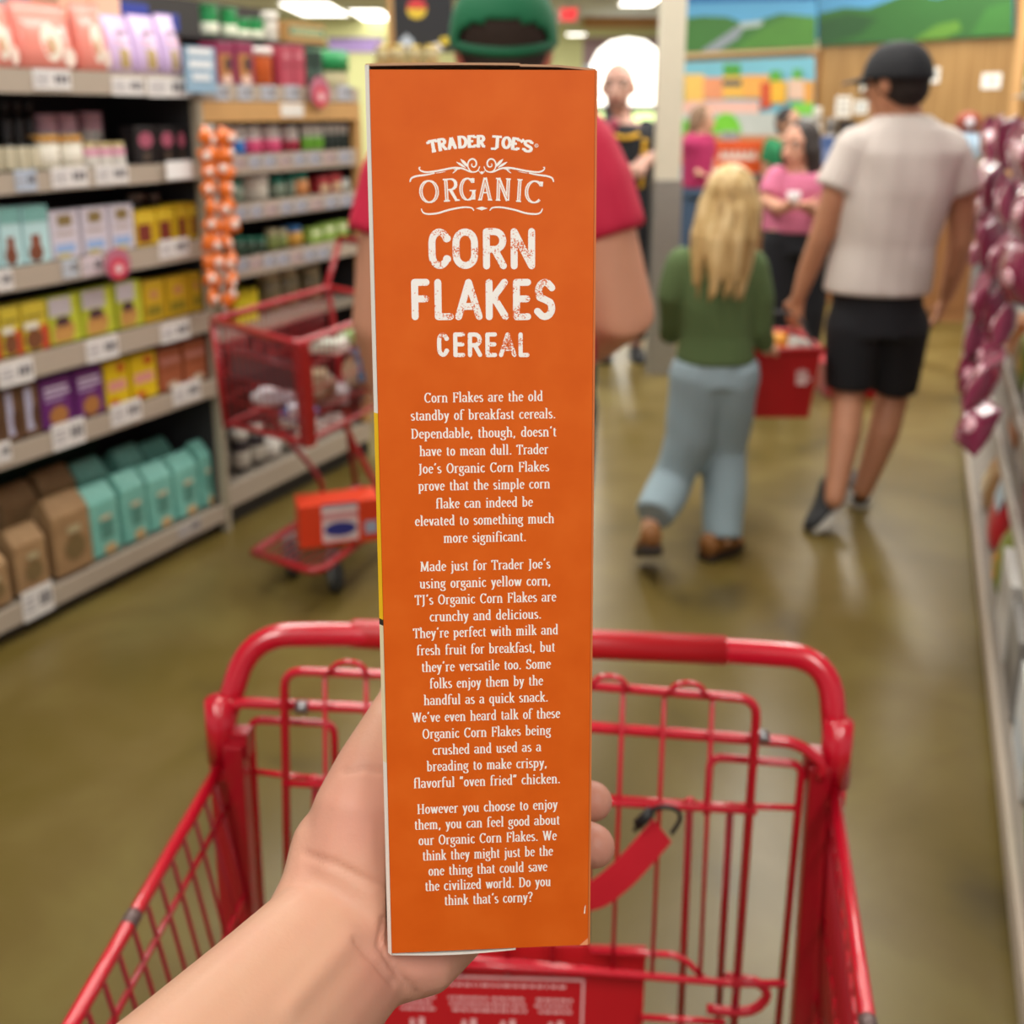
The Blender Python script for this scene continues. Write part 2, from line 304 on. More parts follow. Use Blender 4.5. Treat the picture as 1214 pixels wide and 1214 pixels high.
def A(cx, cy, rx, ry, a0, a1, k=9): return [(cx + rx * cos(RD(a0 + (a1 - a0) * i / k)), cy + ry * sin(RD(a0 + (a1 - a0) * i / k))) for i in range(k + 1)]
def sf(x, y, l=.15): return [(x - l, y), (x + l, y)]
H_ = 1.52; C_ = 1.42; D_ = -.42; T_ = .04; B_ = .04
GL = {
 'a': (.62, [A(.27, .74, .2, .22, 160, 0) + [(.47, .15), (.6, .04)], A(.27, .29, .21, .25, 80, 360)[:9] + [(.47, .45)]]),
 'b': (.68, [[(.15, 0), (.15, H_)], sf(.08, H_, .09), A(.34, .5, .23, .46, 150, -150)]),
 'c': (.56, [A(.33, .5, .24, .46, 45, 320)]),
 'd': (.68, [[(.52, 0), (.52, H_)], sf(.45, H_, .09), sf(.58, .03, .08), A(.33, .5, .23, .46, 30, 330)]),
 'e': (.58, [[(.1, .56), (.5, .56)] + A(.31, .5, .22, .46, 8, 318)]),
 'f': (.46, [[(.18, 0), (.18, 1.2)] + A(.38, 1.2, .2, .3, 180, 35), [(.03, .94), (.4, .94)], sf(.18, .03)]),
 'g': (.62, [A(.28, .64, .19, .3, 0, 360), [(.44, .86), (.62, .95)], [(.14, .36), (.12, .2), (.3, .12), (.5, .06)] + A(.3, -.2, .25, .22, 30, -200)]),
 'h': (.72, [[(.16, 0), (.16, H_)], sf(.09, H_, .09), sf(.16, .03), A(.36, .66, .2, .3, 170, 0) + [(.56, 0)], sf(.56, .03)]),
 'i': (.36, [[(.18, 0), (.18, .94)], sf(.11, .94, .09), sf(.18, .03), [(.18, 1.22), (.18, 1.4)]]),
 'j': (.34, [[(.2, .94), (.2, -.2), (.14, -.36), (.0, -.4)], sf(.13, .94, .09), [(.2, 1.22), (.2, 1.4)]]),
 'k': (.66, [[(.16, 0), (.16, H_)], sf(.09, H_, .09), sf(.16, .03), [(.18, .42), (.52, .94)], [(.3, .56), (.56, .03)], sf(.5, .94, .12), sf(.57, .03, .12)]),
 'l': (.36, [[(.18, 0), (.18, H_)], sf(.11, H_, .09), sf(.18, .03)]),
 'm': (1.06, [[(.16, 0), (.16, .94)], sf(.09, .94, .09), sf(.16, .03), A(.34, .68, .18, .28, 170, 0) + [(.52, 0)], sf(.52, .03, .13), A(.7, .68, .18, .28, 170, 0) + [(.88, 0)], sf(.88, .03)]),
 'n': (.72, [[(.16, 0), (.16, .94)], sf(.09, .94, .09), sf(.16, .03), A(.36, .66, .2, .3, 170, 0) + [(.56, 0)], sf(.56, .03)]),
 'o': (.62, [A(.31, .5, .22, .46, 0, 360, 14)]),
 'p': (.68, [[(.15, D_), (.15, .94)], sf(.08, .94, .09), sf(.15, D_ + .03), A(.34, .5, .23, .46, 150, -150)]),
 'q': (.68, [[(.52, D_), (.52, .94)], sf(.52, D_ + .03), A(.33, .5, .23, .46, 30, 330)]),
 'r': (.5, [[(.16, 0), (.16, .94)], sf(.09, .94, .09), sf(.16, .03), A(.36, .7, .2, .26, 170, 50)]),
 's': (.5, [A(.25, .73, .16, .22, 40, 200) + [(.25, .5)] + A(.25, .27, .17, .24, 40, -150)]),
 't': (.42, [[(.18, 1.22), (.18, .22)] + A(.32, .2, .14, .17, 180, 300), [(.03, .94), (.38, .94)]]),
 'u': (.7, [[(.15, .94), (.15, .32)] + A(.33, .3, .18, .26, 180, 350) + [(.53, .94)], [(.53, .94), (.53, 0)], sf(.09, .94, .09), sf(.47, .94, .09), sf(.6, .03, .08)]),
 'v': (.6, [[(.1, .94), (.31, .02)], [(.31, .02), (.5, .94)], sf(.1, .94, .13), sf(.5, .94, .11)]),
 'w': (.92, [[(.1, .94), (.28, .02)], [(.28, .02), (.46, .94)], [(.46, .94), (.64, .02)], [(.64, .02), (.82, .94)], sf(.1, .94, .13), sf(.82, .94, .11)]),
 'x': (.6, [[(.1, .94), (.5, .03)], [(.5, .94), (.1, .03)]]),
 'y': (.6, [[(.1, .94), (.31, .06)], [(.5, .94), (.28, -.1), (.2, -.36), (.04, -.4)], sf(.1, .94, .13), sf(.5, .94, .11)]),
 'z': (.52, [[(.08, .92), (.42, .92)], [(.42, .92), (.08, .04)], [(.08, .04), (.44, .04)], [(.08, .92), (.08, .74)], [(.44, .04), (.44, .24)]]),
 'C': (.8, [A(.44, .71, .34, .68, 42, 318, 14), [(.7, 1.1), (.7, 1.4)]]),
 'D': (.86, [[(.18, 0), (.18, C_)], sf(.14, C_ - .02, .12), sf(.14, .03, .12), [(.2, 1.39)] + A(.36, .71, .38, .68, 85, -85, 12) + [(.2, .03)]]),
 'F': (.68, [[(.18, 0), (.18, C_)], [(.05, C_ - .03), (.62, C_ - .03)], [(.62, C_), (.62, 1.12)], [(.18, .74), (.5, .74)], [(.5, .6), (.5, .9)], sf(.18, .03, .16)]),
 'H': (.92, [[(.18, 0), (.18, C_)], [(.72, 0), (.72, C_)], [(.18, .72), (.72, .72)], sf(.18, .03), sf(.72, .03), sf(.18, C_ - .03), sf(.72, C_ - .03)]),
 'J': (.46, [[(.26, C_), (.26, .0), (.2, -.2), (.04, -.24)], sf(.24, C_ - .03, .17)]),
 'M': (1.1, [[(.16, 0), (.2, C_)], [(.2, C_), (.54, .1)], [(.54, .1), (.88, C_)], [(.88, C_), (.92, 0)], sf(.15, .03, .13), sf(.92, .03, .15), sf(.12, C_ - .03, .1), sf(.94, C_ - .03, .1)]),
 'O': (.88, [A(.44, .71, .34, .68, 0, 360, 18)]),
 'S': (.64, [A(.32, 1.06, .22, .33, 40, 220) + [(.34, .71)] + A(.32, .37, .24, .35, 40, -145), [(.52, 1.08), (.52, 1.38)], [(.08, .36), (.08, .06)]]),
 'T': (.76, [[(.38, 0), (.38, C_)], [(.05, C_ - .03), (.71, C_ - .03)], [(.05, C_), (.05, 1.1)], [(.71, C_), (.71, 1.1)], sf(.38, .03, .17)]),
 'W': (1.14, [[(.1, C_), (.34, .02)], [(.34, .02), (.56, C_)], [(.56, C_), (.8, .02)], [(.8, .02), (1.02, C_)], sf(.1, C_ - .03, .14), sf(.56, C_ - .03, .12), sf(1.02, C_ - .03, .12)]),
 'R': (.8, [[(.18, 0), (.18, C_)], [(.04, C_ - .03), (.36, C_ - .03)] + A(.4, 1.06, .24, .33, 85, -85) + [(.18, .72)], [(.38, .7), (.64, .04), (.8, .04)], sf(.18, .03)]),
 'A': (.86, [[(.12, .02), (.42, C_)], [(.42, C_), (.74, .02)], [(.24, .48), (.6, .48)], sf(.1, .03, .12), sf(.74, .03, .14)]),
 'E': (.7, [[(.18, 0), (.18, C_)], [(.05, C_ - .03), (.62, C_ - .03)], [(.62, C_), (.62, 1.12)], [(.18, .74), (.5, .74)], [(.05, .03), (.64, .03)], [(.64, 0), (.64, .3)]]),
 'G': (.9, [A(.44, .71, .34, .68, 42, 330, 14), [(.7, 1.1), (.7, 1.4)], [(.74, .05), (.74, .62)], sf(.7, .62, .16)]),
 'N': (.94, [[(.18, 0), (.18, C_)], [(.18, C_), (.74, .02)], [(.74, .02), (.74, C_)], sf(.18, .03, .14), sf(.12, C_ - .03, .1), sf(.74, C_ - .03, .14)]),
 'I': (.4, [[(.2, 0), (.2, C_)], sf(.2, .03, .16), sf(.2, C_ - .03, .16)]),
 'X': (.8, [[(.1, C_), (.7, .02)], [(.7, C_), (.1, .02)]]),
 '.': (.34, [[(.17, 0), (.17, .17)]]), ',': (.34, [[(.17, .17), (.17, .02), (.1, -.2)]]),
 '’': (.36, [[(.2, 1.5), (.2, 1.38), (.13, 1.18)]]),
 '“': (.5, [[(.2, 1.5), (.13, 1.3), (.13, 1.12)], [(.4, 1.5), (.33, 1.3), (.33, 1.12)]]),
 '”': (.5, [[(.16, 1.5), (.16, 1.35), (.09, 1.12)], [(.36, 1.5), (.36, 1.35), (.29, 1.12)]]),
 '?': (.6, [A(.28, 1.12, .22, .3, 170, -60) + [(.28, .62), (.28, .42)], [(.28, 0), (.28, .17)]]), ' ': (.48, []),
}
_lift = [0]
def ribbon(mb, pts, wf, m, cap=False, lift=None):
    """flat ribbon through 3-D points pts on the card; wf(i, direction) gives the width"""
    _lift[0] = (_lift[0] + 1) % 40; oy = V((0, -1.5e-6 * _lift[0], 0)); pts = [V(p) + oy for p in pts]
    n = len(pts); L = []; Rr = []
    for i in range(n):
        a = pts[max(0, i - 1)]; b = pts[min(n - 1, i + 1)]; t = V((b[0] - a[0], 0, b[2] - a[2]))
        if t.length < 1e-9: t = V((1, 0, 0))
        t.normalize(); q = V((-t.z, 0, t.x)); w_ = wf(i, t) / 2
        L.append(V(pts[i]) + q * w_); Rr.append(V(pts[i]) - q * w_)
    vs = L + Rr[::-1]
    fs = [(i, i + 1, 2 * n - 2 - i, 2 * n - 1 - i) for i in range(n - 1)]
    mb.add(vs, [f[::-1] for f in fs], m)
    if cap:
        for p, i in ((pts[0], 0), (pts[-1], n - 1)):
            _lift[0] += 1; r = wf(i, V((0, 0, 1))) / 2; mb.add([V((p.x, -2e-5 - 1.5e-6 * _lift[0], p.z)) + V((r * cos(2 * pi * k / 12), 0, r * sin(2 * pi * k / 12))) for k in range(12)], [tuple(range(12))], m)
def text_w(t, tr=0): return sum(GL[c][0] + tr for c in t)
def write(mb, t, x0, x1, base, sy, m, thick=.2, thin=.085, fn=None, y=-2e-5, tr=0):
    """writes t between x0 and x1; fn bends (x, height) into place"""
    k = (x1 - x0) / (text_w(t, tr) - tr); x = x0
    for c in t:
        adv, st = GL[c]; _lift[0] = 0
        for s_ in st:
            P = []
            for (gx, gy) in s_:
                X = x + gx * k; Z = gy * sy
                P.append(V((X, y, base + Z)) if fn is None else fn(X, Z))
            ribbon(mb, P, lambda i, d: (thin + (thick - thin) * abs(d.z)) * (k * .5 + sy * .5), m)
        x += (adv + tr) * k
LINES = [
 ("Corn Flakes are the old", 503, 643.5, 476.3), ("standby of breakfast cereals.", 487, 659, 497.2), ("Dependable, though, doesn’t", 487.4, 659.7, 518.6), ("have to mean dull. Trader", 497.4, 650, 539.4), ("Joe’s Organic Corn Flakes", 496, 651, 560), ("prove that the simple corn", 496, 652, 580.4), ("flake can indeed be", 516.7, 631.7, 601.6), ("elevated to something much", 492, 657, 621.8), ("more significant.", 526, 624, 642.4),
 ("Made just for Trader Joe’s", 498.3, 652.5, 675.6), ("using organic yellow corn,", 497.6, 653, 695.7), ("TJ’s Organic Corn Flakes are", 492, 659.4, 715), ("crunchy and delicious.", 509.4, 642, 735), ("They’re perfect with milk and", 490, 661.6, 754.3), ("fresh fruit for breakfast, but", 494, 658, 774.6), ("they’re versatile too. Some", 499.8, 653, 794.5), ("folks enjoy them by the", 509.4, 643.8, 814.2), ("handful as a quick snack.", 502.5, 650, 833.8), ("We’ve even heard talk of these", 489, 664, 853.8), ("Organic Corn Flakes being", 500.8, 653, 873.4), ("crushed and used as a", 512.9, 641.6, 892.8), ("breading to make crispy,", 506, 648.7, 912), ("flavorful “oven fried” chicken.", 490.4, 664.3, 931.4),
 ("However you choose to enjoy", 494.6, 661, 962), ("them, you can feel good about", 491.4, 663.6, 980.5), ("our Organic Corn Flakes. We", 496.3, 660, 999), ("think they might just be the", 501, 655.5, 1017.2), ("one thing that could save", 508, 648.8, 1035.4), ("the civilized world. Do you", 504, 653, 1053.3), ("think that’s corny?", 527, 631.5, 1071)]
paras = [MB(), MB(), MB()]
for i, (t, xa, xb, yb) in enumerate(LINES):
    pa = face(xa, yb); pb = face(xb, yb); sy = (face(580, yb - 10).z - face(580, yb).z) * 0.80
    write(paras[0 if i < 9 else 1 if i < 23 else 2], t, pa.x, pb.x, (pa.z + pb.z) / 2, sy, ink, .195, .08, tr=.05)
for p in paras: p.build('paragraph', box)
# title lettering drawn with a fat round pen
BG = {'C': [[(.95, .80)] + A(.5, .68, .42, .31, 20, 180, 8) + A(.5, .32, .42, .31, 180, 340, 8) + [(.95, .2)]], 'O': [A(.5, .68, .42, .31, 0, 180, 9) + A(.5, .32, .42, .31, 180, 360, 9) + [(.92, .68)]],
 'R': [[(.1, 0), (.1, 1), (.5, 1)] + A(.5, .74, .4, .26, 90, -90, 8) + [(.1, .48)], [(.5, .48), (.92, 0)]], 'N': [[(.1, 0), (.1, 1), (.9, 0), (.9, 1)]], 'F': [[(.1, 0), (.1, 1), (.95, 1)], [(.1, .52), (.9, .52)]],
 'L': [[(.1, 1), (.1, 0), (.95, 0)]], 'A': [[(.02, 0), (.5, 1), (.98, 0)], [(.2, .3), (.8, .3)]], 'K': [[(.1, 0), (.1, 1)], [(.12, .42), (.9, 1)], [(.36, .55), (.95, 0)]],
 'E': [[(.95, 1), (.1, 1), (.1, 0), (.95, 0)], [(.1, .52), (.88, .52)]], 'S': [[(.9, .84)] + A(.5, .76, .38, .24, 40, 180, 6) + [(.2, .56), (.5, .5), (.8, .42)] + A(.5, .25, .4, .25, 20, -140, 7) + [(.06, .16)]]}
def fat(name, letters, yt, yb, pen, zx, zx0):
    mb = MB()
    for c, xa, xb in letters:
        _lift[0] = 0; xa = zx0 + xa / zx; xb = zx0 + xb / zx; r = pen / 2
        p00 = face(xa + r, yb - r); p11 = face(xb - r, yt + r); w_ = pen * (face(601, yb).x - face(600, yb).x)
        for s_ in BG[c]:
            P = [V((p00.x + u * 1.0 * (p11.x - p00.x), -2e-5, p00.z + v * (p11.z - p00.z))) for u, v in s_]
            P = [V((p00.x + (u - .1) / .8 * (p11.x - p00.x) if c not in 'CO' else p00.x + (u - .08) / .84 * (p11.x - p00.x), -2e-5, P[i].z)) for i, (u, v) in enumerate(s_)]
            for a, b in zip(P, P[1:]):
                ribbon(mb, [a, b], lambda i, d: w_, inkd, cap=True)
    mb.build(name, box)
fat('title_corn', [('C', 340, 450), ('O', 463, 592), ('R', 619, 738), ('N', 761, 886)], 270.4, 319.4, 8.2, 4.336, 430)
fat('title_flakes', [('F', 252, 340), ('L', 371, 462), ('A', 484, 606), ('K', 633, 746), ('E', 773, 862), ('S', 884, 990)], 330.6, 379.6, 8.2, 4.336, 430)
fat('title_cereal', [('C', 383, 442), ('E', 466, 523), ('R', 541, 612), ('E', 631, 688), ('A', 706, 784), ('L', 801, 855)], 394, 423.4, 5.0, 4.336, 430)
def zf(x, y): p = face(420 + x / 4.047, 60 + y / 4.047); return V((p.x, -2e-5, p.z))
# arched shop name: every letter fat with slab ends
mb = MB(); u1 = (zf(1, 0) - zf(0, 0)).length
def arc_tj(X, Z):
    x = X; dx = (x - 605) / 245; yb = 461 + 27 * dx * dx; ang = -0.20 * dx
    return zf(x + Z * sin(-ang) * 1.0, yb - Z * cos(ang))
GL['’'] = (.28, [[(.15, 1.45), (.13, 1.3), (.08, 1.05)]])
def write_arc(mb, spec, h, m, thick, thin, arc, unit):
    for c, xa, xb in spec:
        adv, st = GL[c]; xs = [p[0] for s_ in st for p in s_]; a0, a1 = min(xs), max(xs); k = (xb - xa) / (a1 - a0)
        for s_ in st:
            P = [arc(xa + (gx - a0) * k, gy * h / C_) for gx, gy in s_]
            if len(P) == 2: P = [P[0], (P[0] + P[1]) / 2, P[1]]
            ribbon(mb, P, lambda i, d: (thin + (thick - thin) * abs(d.z)) * unit, m)
write_arc(mb, [('T', 363, 402), ('R', 405, 447), ('A', 450, 492), ('D', 499, 537), ('E', 545, 580), ('R', 588, 628), ('J', 656, 704), ('O', 712, 744), ('E', 752, 784), ('’', 792, 806), ('S', 812, 846)], 52, ink, 17, 11, arc_tj, u1)
P = [zf(874 + 8 * cos(2 * pi * i / 14), 456 + 8 * sin(2 * pi * i / 14)) for i in range(15)]; ribbon(mb, P, lambda i, d: 2.5 * u1, ink); ribbon(mb, [zf(871, 460), zf(871, 452), zf(877, 454), zf(872, 456), zf(878, 460)], lambda i, d: 2 * u1, ink)
mb.build('shop_name', box)
mb = MB()
def arc_or(X, Z):
    dx = (X - 605) / 285; yb = 718 + 17 * dx * dx; ang = -0.1 * dx
    return zf(X - Z * sin(ang), yb - Z * cos(ang))
spec = [('O', 325, 402), ('R', 430, 506), ('G', 514, 584), ('A', 594, 662), ('N', 677, 746), ('I', 776, 800), ('C', 822, 888)]
write_arc(mb, spec, 108, ink, 17, 6, arc_or, u1)
# thin orange hairline inside the heavy strokes
inl = M('#dc7238', 0.5)
for c, xa, xb in spec:
    adv, st = GL[c]; xs = [p[0] for s_ in st for p in s_]; a0, a1 = min(xs), max(xs); k = (xb - xa) / (a1 - a0)
    for s_ in st:
        if max(p[1] for p in s_) - min(p[1] for p in s_) < 0.9: continue
        P = [arc_or(xa + (gx - a0) * k, min(max(gy, .12), C_ - .12) * 108 / C_) + V((0, -9e-5, 0)) for gx, gy in s_]
        ribbon(mb, P, lambda i, d: 3.2 * u1 * abs(d.z) ** 3, inl)
mb.build('organic_lettering', box)
mb = MB()
for sg in (1, -1):
    X = lambda x: 612 + sg * (x - 612)
    sp = [(598 - 0, 545)]
    sp = [(612 - 42 + (4 + 30 * (1 - t)) * cos(RD(20 + 560 * t)) , 545 + (4 + 38 * (1 - t)) * sin(RD(20 + 560 * t) * 1)) for t in [i / 40 for i in range(41)]]
    def rb(pts, w0, w1, cap=False):
        Q = [zf(X(x), y) for x, y in pts]; n = len(Q); ribbon(mb, Q, lambda i, d: (w0 + (w1 - w0) * sin(pi * i / (n - 1))) * u1, ink, cap)
    rb(sp, 3, 8)
    cv = lambda pts: [(p.x, p.y) for p in spline([(a, b, 0) for a, b in pts], 8)]
    rb(cv([(602, 555), (590, 578), (560, 582), (520, 566), (475, 563), (400, 577), (345, 583), (318, 575), (311, 562), (318, 560)]), 4, 9)
    rb(cv([(268, 628), (275, 612), (300, 602), (345, 596), (384, 588)]), 6, 9, True)
    rb([(392, 588), (412, 585), (438, 580)], 2, 3)
    rb(cv([(508, 562), (498, 562), (488, 575), (472, 588)]), 3, 6)
    for a, b, c, d, ww in ((548, 560, 510, 520, 16), (535, 562, 490, 534, 12), (520, 563, 478, 572, 7)):
        rb([(a, b), ((a * 2 + c) / 3, (b * 2 + d) / 3), ((a + c * 2) / 3, (b + d * 2) / 3), (c, d)], 2, ww)
    rb(cv([(322, 760), (330, 776), (352, 784), (400, 780), (455, 764), (520, 752), (560, 754), (573, 766)]), 5, 9, True)
mb.poly([zf(*p) for p in ((583, 757), (612, 748), (640, 757), (612, 766))], ink)
mb.poly([zf(612 + 8 * cos(a), 586 + 7 * sin(a)) for a in [2 * pi * i / 12 for i in range(12)]], ink); rb([(596, 573), (603, 584), (612, 587), (621, 584), (628, 573)], 2, 5)
mb.build('scroll_ornament', box)

# ------------------------------------------------------------ photographer's hand and forearm
bot0 = BC + BR @ V((0, 0, -hh)); bdir = BR @ V((0, 1, 0)); bup = BR @ V((0, 0, 1))
def bl(x, y, z): return BC + BR @ V((x, y, z))           # point in the carton's own frame
ZB = -hh - .0015
skin = bpy.data.materials.new('skin_light'); skin.use_nodes = True
_nt = skin.node_tree; _b = _nt.nodes['Principled BSDF']; _b.inputs['Roughness'].default_value = 0.5; _b.inputs['Specular IOR Level'].default_value = 0.35
_b.inputs['Subsurface Weight'].default_value = 0.12; _b.inputs['Subsurface Radius'].default_value = (0.01, 0.0035, 0.002); _b.inputs['Subsurface Scale'].default_value = 0.5
_tc = _nt.nodes.new('ShaderNodeTexCoord'); _n = _nt.nodes.new('ShaderNodeTexNoise'); _n.inputs['Scale'].default_value = 42; _n.inputs['Detail'].default_value = 6
_at = _nt.nodes.new('ShaderNodeAttribute'); _at.attribute_name = 'palm'; _ad = _nt.nodes.new('ShaderNodeMath'); _ad.operation = 'MULTIPLY_ADD'; _ad.inputs[1].default_value = 0.55; _ad.inputs[2].default_value = -0.27
_sm = _nt.nodes.new('ShaderNodeMath'); _sm.operation = 'ADD'; _sm.use_clamp = True
_mx = _nt.nodes.new('ShaderNodeMix'); _mx.data_type = 'RGBA'; _mx.inputs[6].default_value = rgb('#c99c82'); _mx.inputs[7].default_value = rgb('#c47e72')
_nt.links.new(_tc.outputs['Object'], _n.inputs['Vector']); _nt.links.new(_n.outputs['Fac'], _ad.inputs[0]); _nt.links.new(_ad.outputs[0], _sm.inputs[0]); _nt.links.new(_at.outputs['Fac'], _sm.inputs[1]); _nt.links.new(_sm.outputs[0], _mx.inputs[0]); _nt.links.new(_mx.outputs[2], _b.inputs['Base Color'])
_nb = _nt.nodes.new('ShaderNodeTexNoise'); _nb.inputs['Scale'].default_value = 600; _bp = _nt.nodes.new('ShaderNodeBump'); _bp.inputs['Strength'].default_value = 0.12; _bp.inputs['Distance'].default_value = 0.0008
_nt.links.new(_tc.outputs['Object'], _nb.inputs['Vector']); _nt.links.new(_nb.outputs['Fac'], _bp.inputs['Height']); _nt.links.new(_bp.outputs[0], _b.inputs['Normal'])

W = at_d(428, 1096, .385)                                  # wrist
el = at_d(120, 1430, .27)                                  # towards the elbow, outside the frame
hd = MB(off=W)
sd = (-RT + UP * .98).normalized()
fa = [el, el.lerp(W, .3), el.lerp(W, .6), el.lerp(W, .82), W, W + (W - el).normalized() * .012]
hd.tube(fa, [.0350, .0325, .0305, .0295, .0290, .027], skin, 20, .70, sd)
mcp = [bl(.004, .098, ZB - .0125), bl(.008, .078, ZB - .0125), bl(.006, .057, ZB - .0122), bl(-.004, .037, ZB - .0115)]
pip = [bl(.024, .108, ZB - .0098), bl(.026, .0835, ZB - .0098), bl(.022, .060, ZB - .0095), bl(.010, .040, ZB - .009)]
tip = [at_d(703, 950, .462), at_d(704, 1003, .432), bl(.0325, .058, ZB - .0085), bl(.0225, .040, ZB - .0075)]
tr_ = [.0092, .0094, .0078, .0068]
for a, b, c, r in zip(mcp, pip, tip, tr_):
    hd.capsule([W.lerp(a, .12), W.lerp(a, .55), a], [.0165, .0155, .0125], skin, 14)
    hd.capsule([a, a.lerp(b, .5), b, b.lerp(c, .5), c], [.0122, .0104, .0102, .0094, r], skin, 14)
# thenar and thumb against the left face of the carton
th = [at_d(425, 1075, .385), at_d(420, 1010, .388), at_d(430, 955, .392), at_d(442, 905, .400), at_d(459, 858, .410), at_d(473, 826, .422)]
hd.capsule(th, [.0235, .0215, .0190, .0142, .0100, .0082], skin, 16)
hd.capsule([at_d(432, 1040, .392), bl(-.018, .07, ZB - .014)], [.018, .014], skin, 14)
hd.capsule([at_d(338, 1100, .37), at_d(366, 1056, .378), at_d(385, 1000, .388)], [.010, .0115, .013], skin, 12)
# heel of the hand below the near edge of the carton
hd.capsule([at_d(445, 1125, .380), bl(-.022, .020, ZB - .0140), bl(-.006, .036, ZB - .0125)], [.0205, .0150, .0120], skin, 14)
creases = [[at_pl(x, y, at_d(420, 1050, .336), FW) for x, y in L] for L in ([(362, 1013), (395, 1022), (430, 1040), (458, 1052)], [(372, 1018), (410, 1034), (440, 1052)], [(408, 916), (430, 911), (455, 915)], [(420, 1115), (440, 1135), (465, 1165)], [(455, 1090), (450, 1120), (470, 1150), (492, 1178)], [(345, 1190), (380, 1150), (415, 1110)])]
cr_depth = [.0010, .0006, .0010, .0011, .0014, -.0010]
cr_wid = [.0011, .0012, .0012, .0012, .0012, .004]
def skin_post(me):
    off = W; pc = at_d(440, 960, .38); at = me.attributes.new('palm', 'FLOAT', 'POINT')
    binv = BR.inverted()
    nrm = [v.normal.copy() for v in me.vertices]
    for v in me.vertices:
        p = v.co + off; q = binv @ (p - BC)
        # the carton presses its flat bottom and left face into the flesh
        if -hh - .05 < q.z < hh and q.y > -.0006 and abs(q.x) < hw + .0028 and q.y < BD:
            dl = q.x + hw + .0028; db = q.z - ZB
            if db > 0 and dl > 0 and q.x < hw - .001:
                if db < dl: q.z = ZB - .0002
                else: q.x = -hw - .0028
                v.co = BC + BR @ q - off
        p2 = EYE + (p - EYE) / ((p - EYE).dot(FW)) * ((creases[0][0] - EYE).dot(FW))
        for L, dp, wd in zip(creases, cr_depth, cr_wid):
            best = 9
            for a, b in zip(L, L[1:]):
                t = max(0, min(1, (p2 - a).dot(b - a) / (b - a).length_squared)); best = min(best, (a.lerp(b, t) - p2).length)
            if best < wd * 3: v.co -= nrm[v.index] * dp * math.exp(-(best / wd) ** 2)
        g = math.exp(-((p - pc).length / .035) ** 2) * .55
        for t in tip: g = max(g, math.exp(-((p - t).length / .016) ** 2) * .7)
        g = max(g, math.exp(-((p - at_d(500, 1160, .36)).length / .03) ** 2) * .6)
        at.data[v.index].value = g
arm = thing('person', 'bare left hand and forearm reaching in from below, gripping the orange carton from underneath', 'hand', W)
hd.blob('hand', arm, .0016, 10, skin, skin_post)
nail = M('#e9b7a4', 0.25)
nb = MB(off=W); tn = th[-1]; d_ = (th[-1] - th[-2]).normalized()
nb.ell(tn + d_ * .003 - RT * .0062 + FW * .004, (.0028, .0055, .0072), nail, V((0, 0, 1)).rotation_difference(d_).to_matrix()); nb.build('thumb_nail', arm)
# ------------------------------------------------------------ the trolley in front of the photographer
red = M('#c8102a', 0.26, coat=0.5, var=0.05, scale=12); red_dk = M('#a80d20', 0.35, coat=0.3, var=0.06); red_pl = M('#b4121c', 0.4, var=0.04); chrome = M('#9a9a9c', 0.3, 0.9)
blackp = M('#1a1a1c', 0.5)
ZH = 1.0
hL = at_z(300, 765, ZH); hR = at_z(985, 800, ZH); E1v = (hR - hL); E1v.z = 0; E1v.normalize(); E2v = V((E1v.y, -E1v.x, 0)); CM = (hL + hR) / 2; CM.z = 0
cart = thing('shopping_cart', 'large red wire shopping cart in the foreground, under the hand and carton', 'shopping cart', CM)
def cp3(u, v, z): return CM + E1v * u + E2v * v + V((0, 0, z))
def cl(p): d = p - CM; return (d.dot(E1v), d.dot(E2v), d.z)
def gp(px, py, v): return at_pl(px, py, CM + E2v * v, E2v)       # point on the upright plane v metres in front of the handle
# handle: joint - bend - bar - bend - joint
jL = at_z(262, 868, .925); jR = at_z(991, 895, .925)
cA = at_z(296, 757, ZH); cB = at_z(983, 785, ZH)
mid = [at_z(x, y, ZH) for x, y in ((345, 752), (440, 752), (600, 760), (860, 771), (925, 776))]
hb = rounded([jL, cA + V((0, 0, .004)), mid[1], mid[3], cB + V((0, 0, .004)), jR], .075, 8)
MB(off=CM).tube(hb, .0118, red, 16).build('handle', cart)
ga = at_z(400, 745, ZH + .0); gb = at_z(868, 772, ZH)
gl = mid[1].lerp(mid[3], -.02); gr = mid[1].lerp(mid[3], 1.0)
g = MB(off=CM); ax = (gr - gl)
gl2 = gl - ax.normalized() * .012
g.tube([gl2, gl2 + ax * .01, gl2 + ax * .5, gr], [.0135, .0142, .0142, .0138], red_pl, 18); g.build('handle_grip', cart)
for j in (jL, jR):
    k = MB(off=CM); o_ = E1v * (.016 if j is jL else -.016)
    k.tube([j + V((0, 0, .035)), j + V((0, 0, -.028))], [.0132, .0146], red, 14); k.tube([j + V((0, 0, -.026)), j + E2v * .012 + V((0, 0, -.045))], [.0125, .009], red, 12)
    k.box(-.012, -.008, -.022, .012, .008, .004, red_dk)
    for i in range(len(k.v) - 8, len(k.v)): p = k.v[i] + CM; k.v[i] = j + o_ + E1v * p.x + E2v * p.y + V((0, 0, p.z)) - CM
    k.build('handle_bracket', cart)
# uprights: square tube legs
for j, sx in ((jL, 1), (jR, -1)):
    p = MB(off=CM); uL = cl(j)[0]; v0 = cl(j)[1]
    for (w0, a, b, v_) in ((.011, .001 if sx > 0 else -.003, 0, 0), (.0095, .0160 * sx, 0, .006)):
        top = cp3(uL + a, v0 + v_, .92); bot = cp3(uL + a - sx * .012, v0 + v_ - .012, .17)
        c = [(-w0, -w0), (w0, -w0), (w0, w0), (-w0, w0)]
        p.hexa([bot + E1v * x + E2v * y for x, y in c], [top + E1v * x + E2v * y for x, y in c], red_dk)
    p.build('upright', cart, .002)
